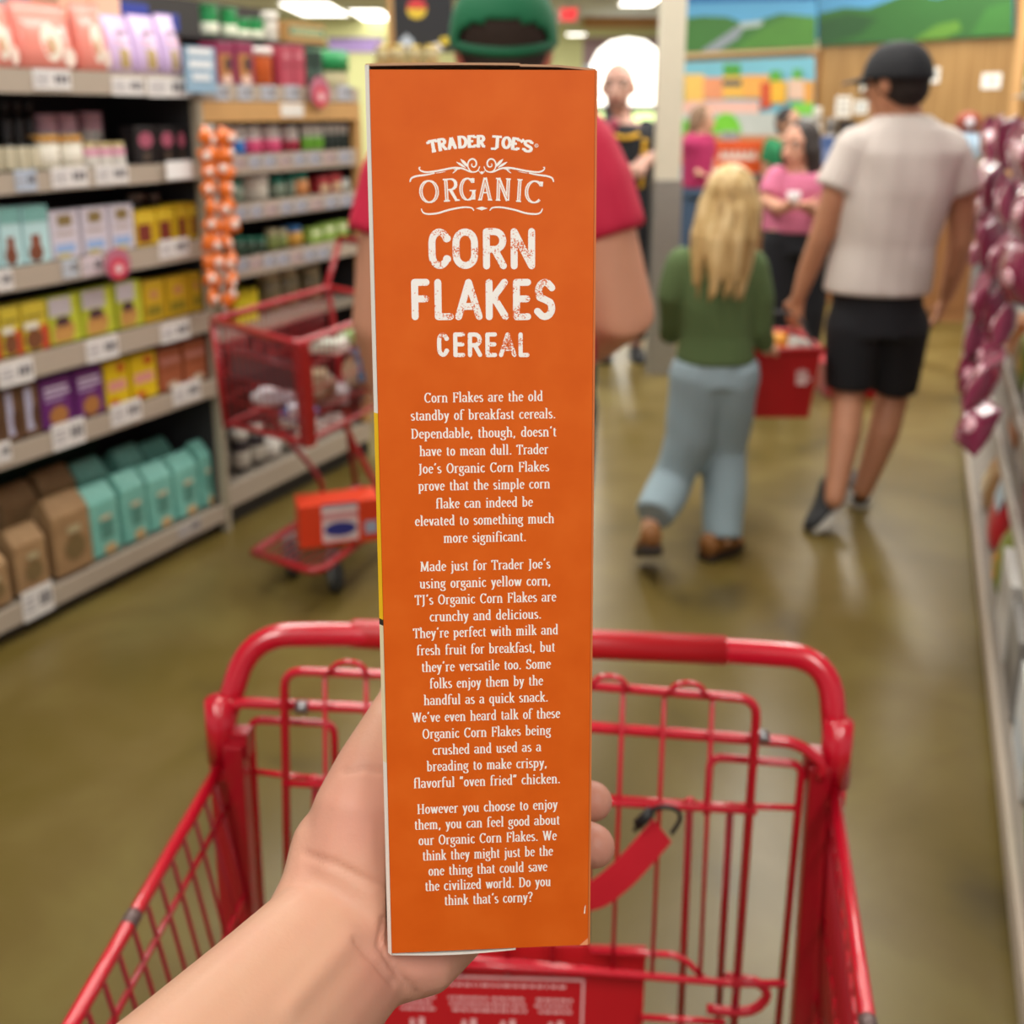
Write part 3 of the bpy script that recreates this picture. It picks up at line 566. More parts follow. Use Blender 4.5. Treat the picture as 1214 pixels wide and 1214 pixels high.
# top rails and wire sides
rails = ((jL + V((0, 0, -.03)), at_z(85, 1214, .885), 'L'), (jR + V((0, 0, -.03)), at_z(1029, 1214, .885), 'R'))
ends = []
for a, b, sd_ in rails:
    e_ = a + (b - a) * 1.45; ends.append(e_)
    MB(off=CM).tube([a, b, e_], [.0058, .0062, .0062], red, 12).build('top_rail', cart)
    wr = MB(off=CM); dn = V((0, 0, -1)) + (E1v * (.12 if sd_ == 'L' else .015)); L_ = (e_ - a).length; dv = (e_ - a).normalized()
    for i in range(1, 17):
        s_ = a + dv * (L_ * i / 17); wr.tube([s_, s_ + dn * .3 - dv * .02], .0021, red_dk, 6)
    for dz in (.042, .14, .24):
        wr.tube([a + dn * dz, e_ + dn * dz], .0028, red, 8)
    wr.build('side_mesh', cart)
# scuffs where the paint has worn off the rails
for (a, b, _), t in zip(rails, (.66, .985)):
    MB(off=CM).tube([a.lerp(b, t), a.lerp(b, t + .045)], .0066, M('#6d5a58', 0.4, 0.3), 12).build('paint_chip', cart)
MB(off=CM).tube([ends[0], ends[1]], .006, red, 10).build('front_rail', cart)
# rear gate with the child seat: round-cornered wire frames in the plane below the handle
v0 = (cl(jL)[1] + cl(jR)[1]) / 2 + .006
G = lambda px, py, dv=0.0: gp(px, py, v0 + dv)
def wire(name, pts, r, m=None, rr=.012, dv=0.0, parent=None, bend=True):
    P = [G(x, y, dv) for x, y in pts]; P = rounded(P, rr) if bend and len(P) > 2 else P
    return MB(off=CM).tube(P, r, m or red, 8).build(name, parent or cart)
wire('gate_rod', [(268, 895), (270, 832), (455, 840), (700, 862), (945, 880), (975, 905), (972, 922)], .0052, rr=.02)
gate = tag(MB(off=CM).tube(rounded([G(342, 1100, .01), G(337, 795, .01), G(600, 805, .01), G(898, 829, .01), G(868, 1240, .01)], .018), .0042, red, 10).build('child_seat_gate', cart))
gw = MB(off=CM)
for x0, x1, y0 in ((385, 388, 798), (434, 436, 800), (490, 492, 803), (545, 547, 805), (600, 602, 806), (655, 655, 808), (739, 726, 815), (788, 773, 819), (845, 830, 824)):
    gw.tube([G(x0, y0, .01), G(x1, 1155, .01)], .0022, red, 6)
for pts in ([(335, 928), (600, 945), (897, 962)], [(340, 1118), (600, 1140), (872, 1166)]):
    gw.tube([G(x, y, .012) for x, y in pts], .003, red, 8)
gw.build('gate_wires', gate)
# rounded humps of wire over the top bar
for x, y in ((413, 798), (722, 815), (815, 823)):
    wire('wire_hump', [(x - 24, y + 1), (x - 15, y - 11), (x, y - 14), (x + 16, y - 10), (x + 24, y + 5)], .0026, dv=.014, rr=.01)
# leg-hole frames behind
for pts in ([(312, 1110), (297, 853), (396, 858), (398, 925)], [(838, 965), (842, 897), (951, 906), (921, 1230)]):
    wire('leg_hole_frame', pts, .0038, dv=-.012)
lw = MB(off=CM)
for pts in ([(297, 914), (345, 920), (420, 927)], [(700, 944), (840, 954), (950, 958)]):
    lw.tube([G(x, y, -.012) for x, y in pts], .0028, red, 8)
for a, b in (((374, 925), (372, 1120)), ((818, 950), (806, 1230)), ((866, 955), (850, 1230)), ((700, 945), (694, 1120)), ((640, 940), (638, 1120)), ((560, 935), (560, 1120)), ((480, 930), (481, 1120))):
    lw.tube([G(*a, -.012), G(*b, -.012)], .0036, red_dk, 8)
lw.build('leg_hole_wires', cart)
# hooks at the hinge
for x, y in ((372, 925), (818, 952), (866, 958), (864, 1160)):
    h_ = MB(off=CM); c_ = G(x, y, -.008); h_.ell(c_, (.006, .005, .006), red, n=10, k=6); h_.build('hinge_clip', cart)
for x, y in ((357, 838), (903, 873)):
    h_ = MB(off=CM); h_.tube([G(x - 6, y, .004), G(x + 8, y + 1, .004)], .0062, chrome, 10); h_.build('hinge_pin', cart)
# seat plate with the safety label (printed upside down as seen from the basket)
pl_ = MB(off=CM); q = [G(440, 1116, -.004), G(766, 1124, -.004), G(758, 1300, .03), G(440, 1290, .03)]
pn = (q[1] - q[0]).cross(q[3] - q[0]).normalized(); pn = pn if pn.dot(E2v) > 0 else -pn
pl_.plate(q, -pn, .004, red_pl); plate = pl_.build('seat_plate', cart)
sb = MB(off=CM)
def sp(u, v, o=.0008): return q[0].lerp(q[1], u).lerp(q[3].lerp(q[2], u), v) + pn * o
lab = M('#e7b5b5', 0.4, var=.02)
U = lambda px: (px - 440) / 326.0
def sbar(u0, v0_, u1, v1, o=.0008): sb.poly([sp(u0, v0_, o), sp(u1, v0_, o), sp(u1, v1, o), sp(u0, v1, o)], lab)
u0, u1, va, vb = U(452), U(696), .215, .98
sbar(u0, va, u1, va + .018); sbar(u0, va, u0 + .008, vb); sbar(u1 - .008, va, u1, vb); sbar(u0, vb - .018, u1, vb)
random.seed(3)
x = U(520)
while x < U(672): l = random.uniform(.008, .03); sbar(x, va + .05, min(x + l, U(674)), va + .068); x += l + .008
for c in (495, 558, 605, 662):
    for k in range(3):
        x = U(c - 24) + random.uniform(0, .02)
        while x < U(c + 20): l = random.uniform(.008, .026); sbar(x, va + .14 + k * .04, min(x + l, U(c + 24)), va + .158 + k * .04); x += l + .006
    # little seated-child pictogram, head downwards
    a = U(c); sbar(a - .02, va + .30, a - .005, va + .52); sbar(a + .012, va + .29, a + .032, va + .56); sbar(a - .03, va + .40, a + .03, va + .45)
    sb.poly([sp(a + .012 + .022 * cos(2 * pi * k / 12), va + .62 + .045 * sin(2 * pi * k / 12)) for k in range(12)], lab)
sb.build('safety_label', plate)
wire('seat_wire', [(700, 1127), (800, 1132), (815, 1140), (835, 1160)], .003, dv=.008)
wire('seat_wire', [(450, 1140), (600, 1146), (700, 1152), (873, 1166), (932, 1166)], .0034, dv=.014, bend=False)
wire('seat_wire', [(760, 1206), (860, 1212)], .003, dv=.02, bend=False)
wire('seat_hook', [(838, 1196), (870, 1200), (895, 1198), (912, 1180), (900, 1164), (868, 1160)], .0045, dv=.012, rr=.02)
# belt: red webbing hanging from a black loop
bl_ = MB(off=CM); bp_ = spline([G(785, 985, .018), G(762, 1012, .022), G(735, 1040, .024), G(705, 1062, .02), G(672, 1068, .012), G(640, 1062, .01)], 6)
wd = [.0125] * len(bp_); nside = (RT * .75 - UP * -.55).normalized()
for s_ in (1,):
    L = [p + (RT * .62 - UP * .78) * .0135 for p in bp_]; R_ = [p - (RT * .62 - UP * .78) * .0135 for p in bp_]
    n = len(bp_); up_ = E2v * .0016
    bl_.add(L + R_ + [p - up_ for p in L] + [p - up_ for p in R_], [f for i in range(n - 1) for f in ((i, i + 1, n + i + 1, n + i), (3 * n + i, 3 * n + i + 1, 2 * n + i + 1, 2 * n + i), (i, 2 * n + i, 2 * n + i + 1, i + 1), (n + i, n + i + 1, 3 * n + i + 1, 3 * n + i))] + [(0, n, 3 * n, 2 * n), (n - 1, 3 * n - 1, 4 * n - 1, 2 * n - 1)], M('#d0142a', 0.75, bump=.3, scale=900))
belt = bl_.build('safety_belt', cart)
b2 = MB(off=CM); b2.tube(spline([G(752, 985, .02), G(764, 968, .02), G(782, 957, .022), G(802, 960, .022), G(806, 972, .022), G(796, 988, .024)], 5), .0021, blackp, 8)
b2.tube([G(756, 978, .022), G(772, 962, .022)], .0052, blackp, 8); b2.build('black_loop', belt)
# lower chassis, basket floor and castors (below the frame of the photograph)
ch = MB(off=CM); zf_ = .47
c4 = [cp3(-.26, .02, zf_), cp3(.24, .02, zf_), cp3(.20, .44, zf_ + .05), cp3(-.22, .44, zf_ + .05)]
for i in range(15): t = i / 14; ch.tube([c4[0].lerp(c4[1], t), c4[3].lerp(c4[2], t)], .0022, red_dk, 6)
for i in range(8): t = i / 7; ch.tube([c4[0].lerp(c4[3], t), c4[1].lerp(c4[2], t)], .0022, red_dk, 6)
ch.build('basket_floor', cart)
ch = MB(off=CM)
ft = [ends[0], ends[1]]
for i in range(13): t = i / 12; ch.tube([ft[0].lerp(ft[1], t), c4[3].lerp(c4[2], t)], .0022, red_dk, 6)
for k in (.3, .65): ch.tube([ft[0].lerp(c4[3], k), ft[1].lerp(c4[2], k)], .0026, red_dk, 6)
ch.build('front_mesh', cart)
ch = MB(off=CM); ch.tube(rounded([cp3(-.27, -.03, .17), cp3(-.2, .46, .17), cp3(.19, .46, .17), cp3(.25, -.03, .17)], .06), .011, red, 10); ch.tube([cp3(-.27, -.03, .17), cp3(.25, -.03, .17)], .011, red, 10)
for s_ in (-.22, .2): ch.tube([cp3(s_, .44, .17), cp3(s_, .40, zf_ + .045)], .009, red, 8)
ch.build('chassis', cart)
for u, v in ((-.26, -.02), (.24, -.02), (-.19, .43), (.18, .43)):
    k = MB(off=CM); c_ = cp3(u, v, .06)
    k.tube([c_ - E1v * .014, c_ - E1v * .012, c_ + E1v * .012, c_ + E1v * .014], [.045, .06, .06, .045], M('#3c3b3a', 0.6), 24); wl_ = k.build('castor', cart)
    k = MB(off=CM); k.tube([c_ + E1v * .02, c_ + E1v * .02 + V((0, 0, .06)), c_ + V((0, 0, .115))], .007, chrome, 8); k.tube([c_ - E1v * .02, c_ - E1v * .02 + V((0, 0, .06)), c_ + V((0, 0, .115))], .007, chrome, 8); k.build('castor_fork', wl_)
# ------------------------------------------------------------ people
def skinm(h): return M(h, 0.55, var=0.05, scale=20, sss=0.05)
cloth_bump = dict(bump=0.35, scale=160)
def sect(c, rx, ry, ax, n=18):
    """horizontal oval section with its wide axis along ax"""
    ay = V((-ax.y, ax.x, 0)); return [c + ax * rx * cos(2 * pi * k / n) + ay * ry * sin(2 * pi * k / n) for k in range(n)]
class Person:
    """one continuous body grown from joints given in the place itself; clothes are children"""
    def __init__(s, label, base, facing, skin_h, vox=.012):
        s.base = V((base.x, base.y, 0)); s.root = thing('person', label, 'person', s.base, 0); s.vox = vox
        s.sk = skinm(skin_h); s.b = MB(off=s.base); s.f = V((sin(facing), -cos(facing), 0)); s.r = V((cos(facing), sin(facing), 0))   # f: facing direction, r: towards picture right when facing the camera
    def mb(s): return MB(off=s.base)
    def head(s, c, R=.098, look=None, tilt=0):
        f = V(look).normalized() if look is not None else s.f; r = V((f.y, -f.x, 0)); s.hc, s.hR, s.hf, s.hr = c, R, f, r
        m = Matrix((r, f, V((0, 0, 1)))).transposed(); s.hm = m
        P = lambda x, y, z: c + (r * x + f * y + V((0, 0, z))) * R
        s.P = P
        s.b.ell(c + V((0, 0, R * .18)), (R * .80, R * .98, R * 1.02), s.sk, m)
        s.b.ell(P(0, .22, -.55), (R * .60, R * .66, R * .68), s.sk, m)
        s.b.ell(P(0, .62, -.98), (R * .32, R * .30, R * .24), s.sk, m)
        s.b.capsule([P(0, .84, .10), P(0, 1.10, -.36)], [R * .12, R * .20], s.sk, 8)
        s.b.capsule([P(-.5, .72, .28), P(.5, .72, .28)], R * .17, s.sk, 8)
        for q in (-1, 1):
            s.b.ell(P(q * .82, -.05, -.1), (R * .12, R * .24, R * .34), s.sk, m); s.b.ell(P(q * .44, .62, -.36), (R * .22, R * .2, R * .2), s.sk, m)
        s.b.capsule([P(-.22, .86, -.66), P(.22, .86, -.66)], R * .11, s.sk, 8)
    def face(s, beard=None):
        P, R = s.P, s.hR; w_ = M('#e9e4dc', .3, var=0); d = M('#2a1c14', .3, var=0)
        for q in (-1, 1):
            e = s.mb(); e.ell(P(q * .34, .82, .06), (R * .15, R * .09, R * .10), w_, s.hm, 10, 8); o = e.build('eye', s.root); e = s.mb(); e.ell(P(q * .34, .90, .06), (R * .07, R * .04, R * .07), d, s.hm, 8, 6); e.build('iris', o)
        l = s.mb(); l.capsule([P(-.22, .95, -.66), P(0, 1.0, -.63), P(.22, .95, -.66)], [R * .05, R * .08, R * .05], M('#a55a50', .5), 8); l.build('mouth', s.root)
        for q in (-1, 1): h = s.mb(); h.capsule([P(q * .5, .84, .30), P(q * .2, .93, .33)], R * .05, M('#3a2a20', .8), 6); h.build('eyebrow', s.root)
    def torso(s, rings, mb=None, e=0.0, ax=None, m=None):
        """rings: (centre, half width, half depth) from the bottom up"""
        mb = mb or s.b; ax = ax or s.r
        mb.rings([sect(V(c), a + e, b + e, ax) for c, a, b in rings], m or s.sk)
    def neck(s, a, b, r0, r1): s.b.capsule([a, b], [r0, r1], s.sk)
    def limb(s, pts, rs, mb=None, e=0.0, m=None, n=14):
        flat = mb is not None; mb = mb or s.b
        if flat:
            P = [V(p) for p in pts]; Q = [r + e for r in rs]; d = (P[0] - P[1]).normalized(); p0, r0 = P[0], Q[0]
            for k in (30, 60, 85): P.insert(0, p0 + d * r0 * sin(RD(k))); Q.insert(0, r0 * cos(RD(k)))
            mb.tube(P, Q, m, n); return
        mb.capsule([V(p) for p in pts], [r + e for r in rs], m or s.sk, n)
    def hand(s, w_, d, palm, size=.085, curl=.5, thumb=None):
        """palm, four unequal curled fingers and a thumb from the side; d points along the hand, palm is the side it closes to"""
        d = V(d).normalized(); palm = V(palm); palm = (palm - d * palm.dot(d)).normalized(); sd_ = d.cross(palm).normalized()
        if thumb is not None and sd_.dot(V(thumb)) < 0: sd_ = -sd_
        k = size / .085; c = w_ + d * .045 * k
        s.b.capsule([w_, c, w_ + d * .075 * k], [.024 * k, .030 * k, .030 * k], s.sk, 14, .5, sd_)
        for i, (o_, ln) in enumerate(((.030, .075), (.010, .084), (-.010, .078), (-.028, .062))):
            a = w_ + d * .08 * k + sd_ * o_ * k; dd = d.copy(); P = [a]; 
            for j, fr in enumerate((.45, .32, .23)):
                dd = (dd + palm * curl * (.55 + .35 * j)).normalized(); P.append(P[-1] + dd * ln * fr * k)
            s.b.capsule(P, [.0098 * k, .0092 * k, .0086 * k, .0076 * k], s.sk, 8)
        a = w_ + d * .025 * k + sd_ * .024 * k; b_ = a + (d * .7 + sd_ * .7 + palm * .3).normalized() * .038 * k
        s.b.capsule([a, b_, b_ + (d * .9 + palm * .45 + sd_ * .1).normalized() * .03 * k], [.0135 * k, .0115 * k, .0088 * k], s.sk, 8)
    def done(s, it=5): return s.b.blob('body', s.root, s.vox, it, s.sk)
    def wear(s, name, mb, m, vox=None, it=4, label=None, post=None):
        o = mb.blob(name, s.root, vox or s.vox, it, m, post)
        if label: o['label'] = label
        return o
    def shoe(s, heel, toe, h=.075, w_=.042, m=None, sole=None, name='shoe', up=V((0, 0, 1)), label=None):
        heel, toe = V(heel), V(toe); d = (toe - heel); L = d.length; d.normalize(); sd_ = d.cross(up).normalized(); u = sd_.cross(d).normalized()
        mb = s.mb(); prof = ((-.02, .62, .9), (.06, .80, 1.0), (.22, .82, .98), (.36, .84, .8), (.55, .98, .58), (.75, 1.05, .46), (.92, .85, .36), (1.02, .5, .26))
        mb.rings([[heel + d * t * L + sd_ * w_ * a * cos(2 * pi * k / 14) + u * (h * b * .5 + h * b * .5 * sin(2 * pi * k / 14) + .012) for k in range(14)] for t, a, b in prof], m)
        o = mb.build(name, s.root)
        if label: o['label'] = label
        sm = s.mb(); sm.hexa([heel + d * t * L + sd_ * w_ * a * 1.06 for t, a, b in prof] + [heel + d * t * L - sd_ * w_ * a * 1.06 for t, a, b in prof][::-1], [heel + d * t * L + sd_ * w_ * a * 1.06 + u * .022 for t, a, b in prof] + [heel + d * t * L - sd_ * w_ * a * 1.06 + u * .022 for t, a, b in prof][::-1], sole)
        sm.build('sole', o); return o

def folds(me, amp=.006, k=34):
    for v in me.vertices:
        n = v.normal; d = amp * (sin(v.co.x * k + 2.2 * sin(v.co.z * 4 + v.co.x * 5)) + .6 * sin(v.co.z * 26 + v.co.x * 21)) * .6
        v.co += V((n.x, n.y, 0)) * d
def cap_on(p, name, m, brim_dir, label, opening=False, tilt=0.0):
    P, R = p.P, p.hR; c = p.mb(); bd = V(brim_dir).normalized(); br = V((bd.y, -bd.x, 0)); mm = Matrix((br, bd, V((0, 0, 1)))).transposed() @ Matrix.Rotation(tilt, 3, 'X')
    c0 = p.hc + V((0, 0, R * .30)); rr = []
    NJ, NK = 18, 72
    for j in range(NJ + 1):
        a = j / NJ * pi / 2; q = cos(a) ** .8; rr.append([c0 + mm @ V((R * .98 * q * cos(2 * pi * k / NK), R * 1.14 * q * sin(2 * pi * k / NK), R * (-.22 + 1.18 * sin(a)))) for k in range(NK)])
    # the back of the dome is cut away in an arch above the strap
    vs = [v for r_ in rr for v in r_]; fs = []
    for j in range(NJ):
        zc = -.22 + 1.18 * sin((j + .5) / NJ * pi / 2)
        for k in range(NK):
            ang = abs(((k + .5) / NK * 360 + 90 + 180) % 360 - 180)           # 0 = straight back
            if opening and -.1 < zc < .36 and ang < 56 * math.sqrt(1 - ((zc + .1) / .46) ** 2): continue
            fs.append((j * NK + k, j * NK + (k + 1) % NK, (j + 1) * NK + (k + 1) % NK, (j + 1) * NK + k))
    fs.append(tuple(NJ * NK + k for k in range(NK)))
    c.add(vs, fs, m, True); o = c.build(name, p.root); sol = o.modifiers.new('thick', 'SOLIDIFY'); sol.thickness = .004; sol.offset = 1
    o['label'] = label
    b = p.mb(); n = 15; top = []; 
    for i in range(n):
        a = RD(-72 + 144 * i / (n - 1)); top.append((c0 + mm @ V((R * .93 * sin(a), R * 1.08 * cos(a), R * -.16)), c0 + mm @ V((R * .86 * sin(a), R * (1.1 + .78 * cos(a) ** .7 if cos(a) > 0 else 1.1), R * (-.30 - .10 * abs(sin(a)))))))
    for (a0, b0), (a1, b1) in zip(top, top[1:]): b.hexa([a0, a1, b1, b0], [x + V((0, 0, .005)) for x in (a0, a1, b1, b0)], m)
    b.build('brim', o)
    k = p.mb(); k.ell(c0 + mm @ V((0, 0, R * .96)), (R * .09, R * .09, R * .05), m, n=8, k=6); k.build('button', o)
    if opening:
        st = p.mb(); pts = [c0 + mm @ V((R * 1.0 * sin(RD(a)), -R * 1.15 * cos(RD(a)), -R * .16)) for a in range(-64, 65, 8)]; st.tube(pts, R * .10, M('#0c5a3c', .6), 8, .25, (0, 0, 1)); st.build('strap', o)
    return o
def hair_cap(p, m, low=-.35, back=1.0, name='hair', vox=.008, extra=None):
    h = p.mb(); P, R = p.P, p.hR
    h.ell(P(0, -.12, .24), (R * .90, R * 1.0, R * 1.04), m, p.hm)
    h.ell(P(0, -.42, low), (R * .74 * back, R * .66 * back, R * .6), m, p.hm)
    if extra: extra(h, P, R)
    return p.wear(name, h, m, vox, 3)

# -- man in the red T-shirt, seen from behind just beyond the box
Y = 2.1; q = lambda x, y, dy=0.0: at_y(x, y, Y + dy)
bm = Person('man in a red T-shirt and green cap standing right behind the orange carton', q(588, 300), pi, '#d99a7c', .012)
bm.head(q(597, 56), .107)
bm.neck(q(594, 130), q(596, 80), .075, .066)
Ta = [(q(585, 520), .185, .15), (q(585, 450), .205, .17), (q(586, 380), .215, .175), (q(587, 300), .225, .165), (q(588, 230), .225, .145), (q(588, 180), .19, .12), (q(590, 145), .11, .085), (q(592, 120), .07, .07)]
bm.torso(Ta)
bm.limb([q(490, 195), q(462, 290, -.02), q(449, 385, -.02), q(462, 450, .06), q(475, 520, .2)], [.078, .068, .058, .052, .036])
bm.hand(q(475, 520, .2), V((.1, .8, -.4)), V((.6, 0, -.5)), .09, .5, V((0, 0, 1)))
bm.limb([q(686, 195), q(712, 285, -.03), q(736, 372, -.05), q(700, 400, .10), q(650, 400, .28)], [.085, .078, .073, .062, .038])
bm.hand(q(650, 400, .28), V((-.7, .7, 0)), V((-.5, -.5, -.3)), .09, .6, V((0, 0, 1)))
for sx in (-1, 1):
    bm.limb([V((bm.base.x + sx * .10, Y, .92)), V((bm.base.x + sx * .115, Y + .01, .50)), V((bm.base.x + sx * .12, Y - .02, .08))], [.105, .068, .045])
    bm.b.capsule([V((bm.base.x + sx * .12, Y - .05, .05)), V((bm.base.x + sx * .13, Y + .15, .04))], [.04, .035], bm.sk)
bm.done()
redm = M('#d21f45', .75, **cloth_bump)
sh = bm.mb(); bm.torso([(q(585, 540), .20, .165)] + Ta[1:7] + [(q(592, 128), .078, .075)], sh, .016, m=redm)
bm.limb([q(500, 185), q(480, 220), q(462, 285, -.02)], [.092, .092, .082], sh, .004, redm); bm.limb([q(676, 185), q(694, 225, -.01), q(713, 284, -.03)], [.10, .104, .096], sh, .004, redm)
bm.wear('t_shirt', sh, redm, .011, 6, post=folds)
sp_ = bm.mb(); khaki = M('#3a3d45', .8, **cloth_bump); bm.torso([(V((bm.base.x, Y, .84)), .20, .16), (V((bm.base.x, Y, .96)), .21, .172), (V((bm.base.x, Y, 1.0)), .20, .165)], sp_, .008, m=khaki)
for sx in (-1, 1): bm.limb([V((bm.base.x + sx * .10, Y, .88)), V((bm.base.x + sx * .112, Y + .01, .5)), V((bm.base.x + sx * .12, Y - .01, .13))], [.118, .09, .07], sp_, .004, khaki)
bm.wear('trousers', sp_, khaki)
for sx in (-1, 1): bm.shoe(V((bm.base.x + sx * .12, Y - .09, 0)), V((bm.base.x + sx * .135, Y + .19, 0)), .08, .046, M('#2a2a2c', .6), M('#d8d5cc', .6))
hair_cap(bm, M('#33231a', .85, var=.2, scale=60), -.28)
cap_on(bm, 'cap', M('#0c6b43', .75, bump=.3, scale=180), (0, 1, 0), 'green cap with an arched opening above the strap', True, .26)

# -- girl in the green sweater
Y = 3.3; g = Person('girl with long blond hair in a green sweater, pale jeans and brown boots, walking away', at_z(850, 650, 0), pi, '#e3b394', .009)
q = lambda x, y, dy=0.0: at_y(x, y, Y + dy)
g.head(q(866, 238), .094, V((.35, 1, 0)))
g.neck(q(858, 300), q(864, 265), .04, .04)
Tg = [(q(848, 425), .09, .07), (q(848, 395), .105, .08), (q(850, 360), .115, .085), (q(852, 325), .12, .08), (q(853, 303), .10, .065), (q(855, 292), .05, .045)]
g.torso(Tg)
g.limb([q(806, 312), q(797, 350, .0), q(800, 385, .08), q(790, 400, .2)], [.042, .036, .03, .022]); g.hand(q(790, 400, .2), V((-.2, 1, 0)), V((.8, 0, 0)), .06, .6, V((0, 0, 1)))
g.limb([q(893, 318), q(902, 360), q(903, 392, .02), q(910, 415, .06)], [.042, .036, .03, .022]); g.hand(q(911, 413, .06), V((.5, .6, -.2)), V((-.3, .6, -.3)), .06, .6, V((0, 0, 1)))
aL, aR = at_z(768, 640, .10), at_z(855, 648, .05)
kL, kR = q(818, 520, -.0), q(858, 530, .06)
g.limb([q(828, 432), kL, q(797, 570, .0), at_z(773, 617, .15), aL], [.065, .045, .042, .032, .03]); g.limb([q(868, 432), kR, at_y(858, 590, 3.30), at_y(857, 640, 3.25)], [.065, .045, .042, .03])
g.done()
gm = M('#576d42', .9, bump=.5, scale=220); sw = g.mb(); g.torso([(q(848, 428), .118, .09)] + Tg[1:], sw, .014, m=gm)
g.limb([q(808, 312), q(796, 350), q(799, 383, .07), q(795, 398, .15)], [.052, .047, .044, .034], sw, .004, gm); g.limb([q(890, 314), q(899, 355), q(901, 390, .01), q(908, 410, .045)], [.052, .047, .043, .034], sw, .004, gm)
g.wear('sweater', sw, gm, .009, 5, post=folds)
jm = M('#94a9b2', .85, bump=.3, scale=200, var=.12); j = g.mb(); g.torso([(q(847, 455), .122, .10), (q(847, 432), .118, .095), (q(847, 422), .11, .088)], j, .004, m=jm)
g.limb([q(828, 445), kL, q(797, 570, .0), at_z(775, 612, .18)], [.098, .082, .076, .066], j, 0, jm); g.limb([q(868, 445), kR, at_y(858, 590, 3.30), at_y(857, 637, 3.25)], [.098, .085, .080, .070], j, 0, jm)
g.wear('jeans', j, jm, .010, 4, post=folds)
boot = M('#8a5a2c', .6); bs = M('#2c2119', .7)
t0 = at_z(762, 668, .02); g.shoe(t0 + V((.012, -.13, .10)), t0 + V((.02, .05, .0)), .085, .042, boot, bs, 'boot', V((0, .55, .84)))
t1 = at_z(845, 662, 0); g.shoe(t1 + V((-.03, -.02, 0)), t1 + V((.11, .12, 0)), .085, .044, boot, bs, 'boot')
hm = ramp_mat('blond_hair', [(.3, '#8a6b3c'), (.45, '#c2a066'), (.6, '#d9bd86'), (.75, '#e4cd9c')], 5, 5, .5, stretch=(9, 9, .8))
def locks(h, P, R):
    random.seed(5)
    for i in range(46):
        a = random.uniform(-150, 150); x = sin(RD(a)) * .86; y = -cos(RD(a)) * .9 - .05
        if y > .45: continue
        ln = random.uniform(2.5, 3.35) if y < .2 else random.uniform(1.8, 2.6)
        sway = random.uniform(-.15, .15) - .22
        top_ = P(x * .75, y * .75, .7); m1 = P(x * 1.08, y * 1.1, -.2); m2 = P(x * 1.12 + sway * .4, min(y, -.2) * 1.1 - .3, -1.2); e_ = P(x * .9 + sway, min(y, -.3) - .55, -ln)
        h.capsule([top_, m1, m2, (m2 + e_) / 2 + P(0, -.02, 0) - P(0, 0, 0), e_], [R * .16, R * .20, R * .19, R * .15, R * .05], hm, 8)
hair_cap(g, hm, -.5, 1.15, vox=.007, extra=locks)

# -- man in the white T-shirt
Y = 3.65; q = lambda x, y, dy=0.0: at_y(x, y, Y + dy)
mn = Person('man in a white T-shirt, black shorts and black cap, walking away with a red basket', q(1045, 400), pi - .12, '#bd8464', .011)
look = V((-.62, .8, 0))
mn.head(q(1064, 97), .105, look)
mn.neck(q(1072, 150), q(1070, 115), .062, .058)
Tm = [(q(1040, 385), .125, .09), (q(1042, 350), .15, .10), (q(1048, 290), .165, .11), (q(1058, 225), .20, .118), (q(1066, 180), .212, .11), (q(1069, 154), .155, .085), (q(1072, 136), .07, .06)]
mn.torso(Tm)
mn.limb([q(1008, 182), q(988, 240), q(972, 285, .02), q(958, 320, .06), q(947, 352, .08)], [.062, .05, .043, .038, .028])
mn.hand(q(948, 350, .08), V((-.1, .1, -1)), V((.3, .3, .2)), .09, .9, V((0, 1, 0)))
mn.limb([q(1126, 182), q(1140, 240), q(1138, 290, -.0), q(1130, 325, .04), q(1122, 350, .08)], [.062, .05, .043, .038, .028])
mn.hand(q(1122, 350, .08), V((-.25, .1, -1)), V((-.8, .3, 0)), .09, .45, V((0, 1, 0)))
fL, fR = at_z(988, 604, .09), at_z(1022, 590, .06)
kL, kR = q(1006, 465, .0), q(1058, 468, .04)
mn.limb([q(1012, 395), kL, kL.lerp(fL, .35) - V((0, .02, 0)), fL + V((0, 0, .04))], [.09, .06, .058, .037])
mn.limb([q(1068, 395), kR, kR.lerp(fR, .35) - V((0, .02, 0)), fR + V((0, 0, .03))], [.09, .06, .058, .037])
mn.done()
wt = M('#d3c9c2', .85, bump=.35, scale=120); ts = mn.mb(); mn.torso([(q(1038, 346), .172, .125)] + Tm[2:], ts, .018, m=wt)
mn.limb([q(1016, 176), q(1003, 204), q(992, 226)], [.075, .075, .074], ts, .006, wt); mn.limb([q(1118, 176), q(1131, 204), q(1139, 228)], [.075, .075, .074], ts, .006, wt)
mn.wear('t_shirt', ts, wt, .010, 5, post=folds)
bk = M('#15161c', .85, **cloth_bump); so = mn.mb(); mn.torso([(q(1040, 395), .17, .13), (q(1040, 340), .155, .112)], so, .004, m=bk)
mn.limb([q(1012, 385), kL + V((0, 0, .02))], [.105, .088], so, 0, bk); mn.limb([q(1068, 385), kR + V((0, 0, .02))], [.105, .088], so, 0, bk)
mn.wear('shorts', so, bk, .011, 4)
sn = M('#1c1d20', .6); sw_ = M('#c9c6bd', .6)
t0 = at_z(975, 632, .0); hl = at_z(1003, 584, .11)
mn.shoe(hl + V((0, -.02, 0)), at_z(964, 633, 0), .10, .054, sn, sw_, 'sneaker', V((.3, .5, .8)))
mn.shoe(at_z(1018, 602, 0), at_z(1022, 580, 0) + V((.02, .12, 0)), .09, .05, sn, sw_, 'sneaker')
hair_cap(mn, M('#241a15', .9), -.25)
cap_on(mn, 'cap', M('#17181d', .8, bump=.2, scale=200), look, 'plain black cap')

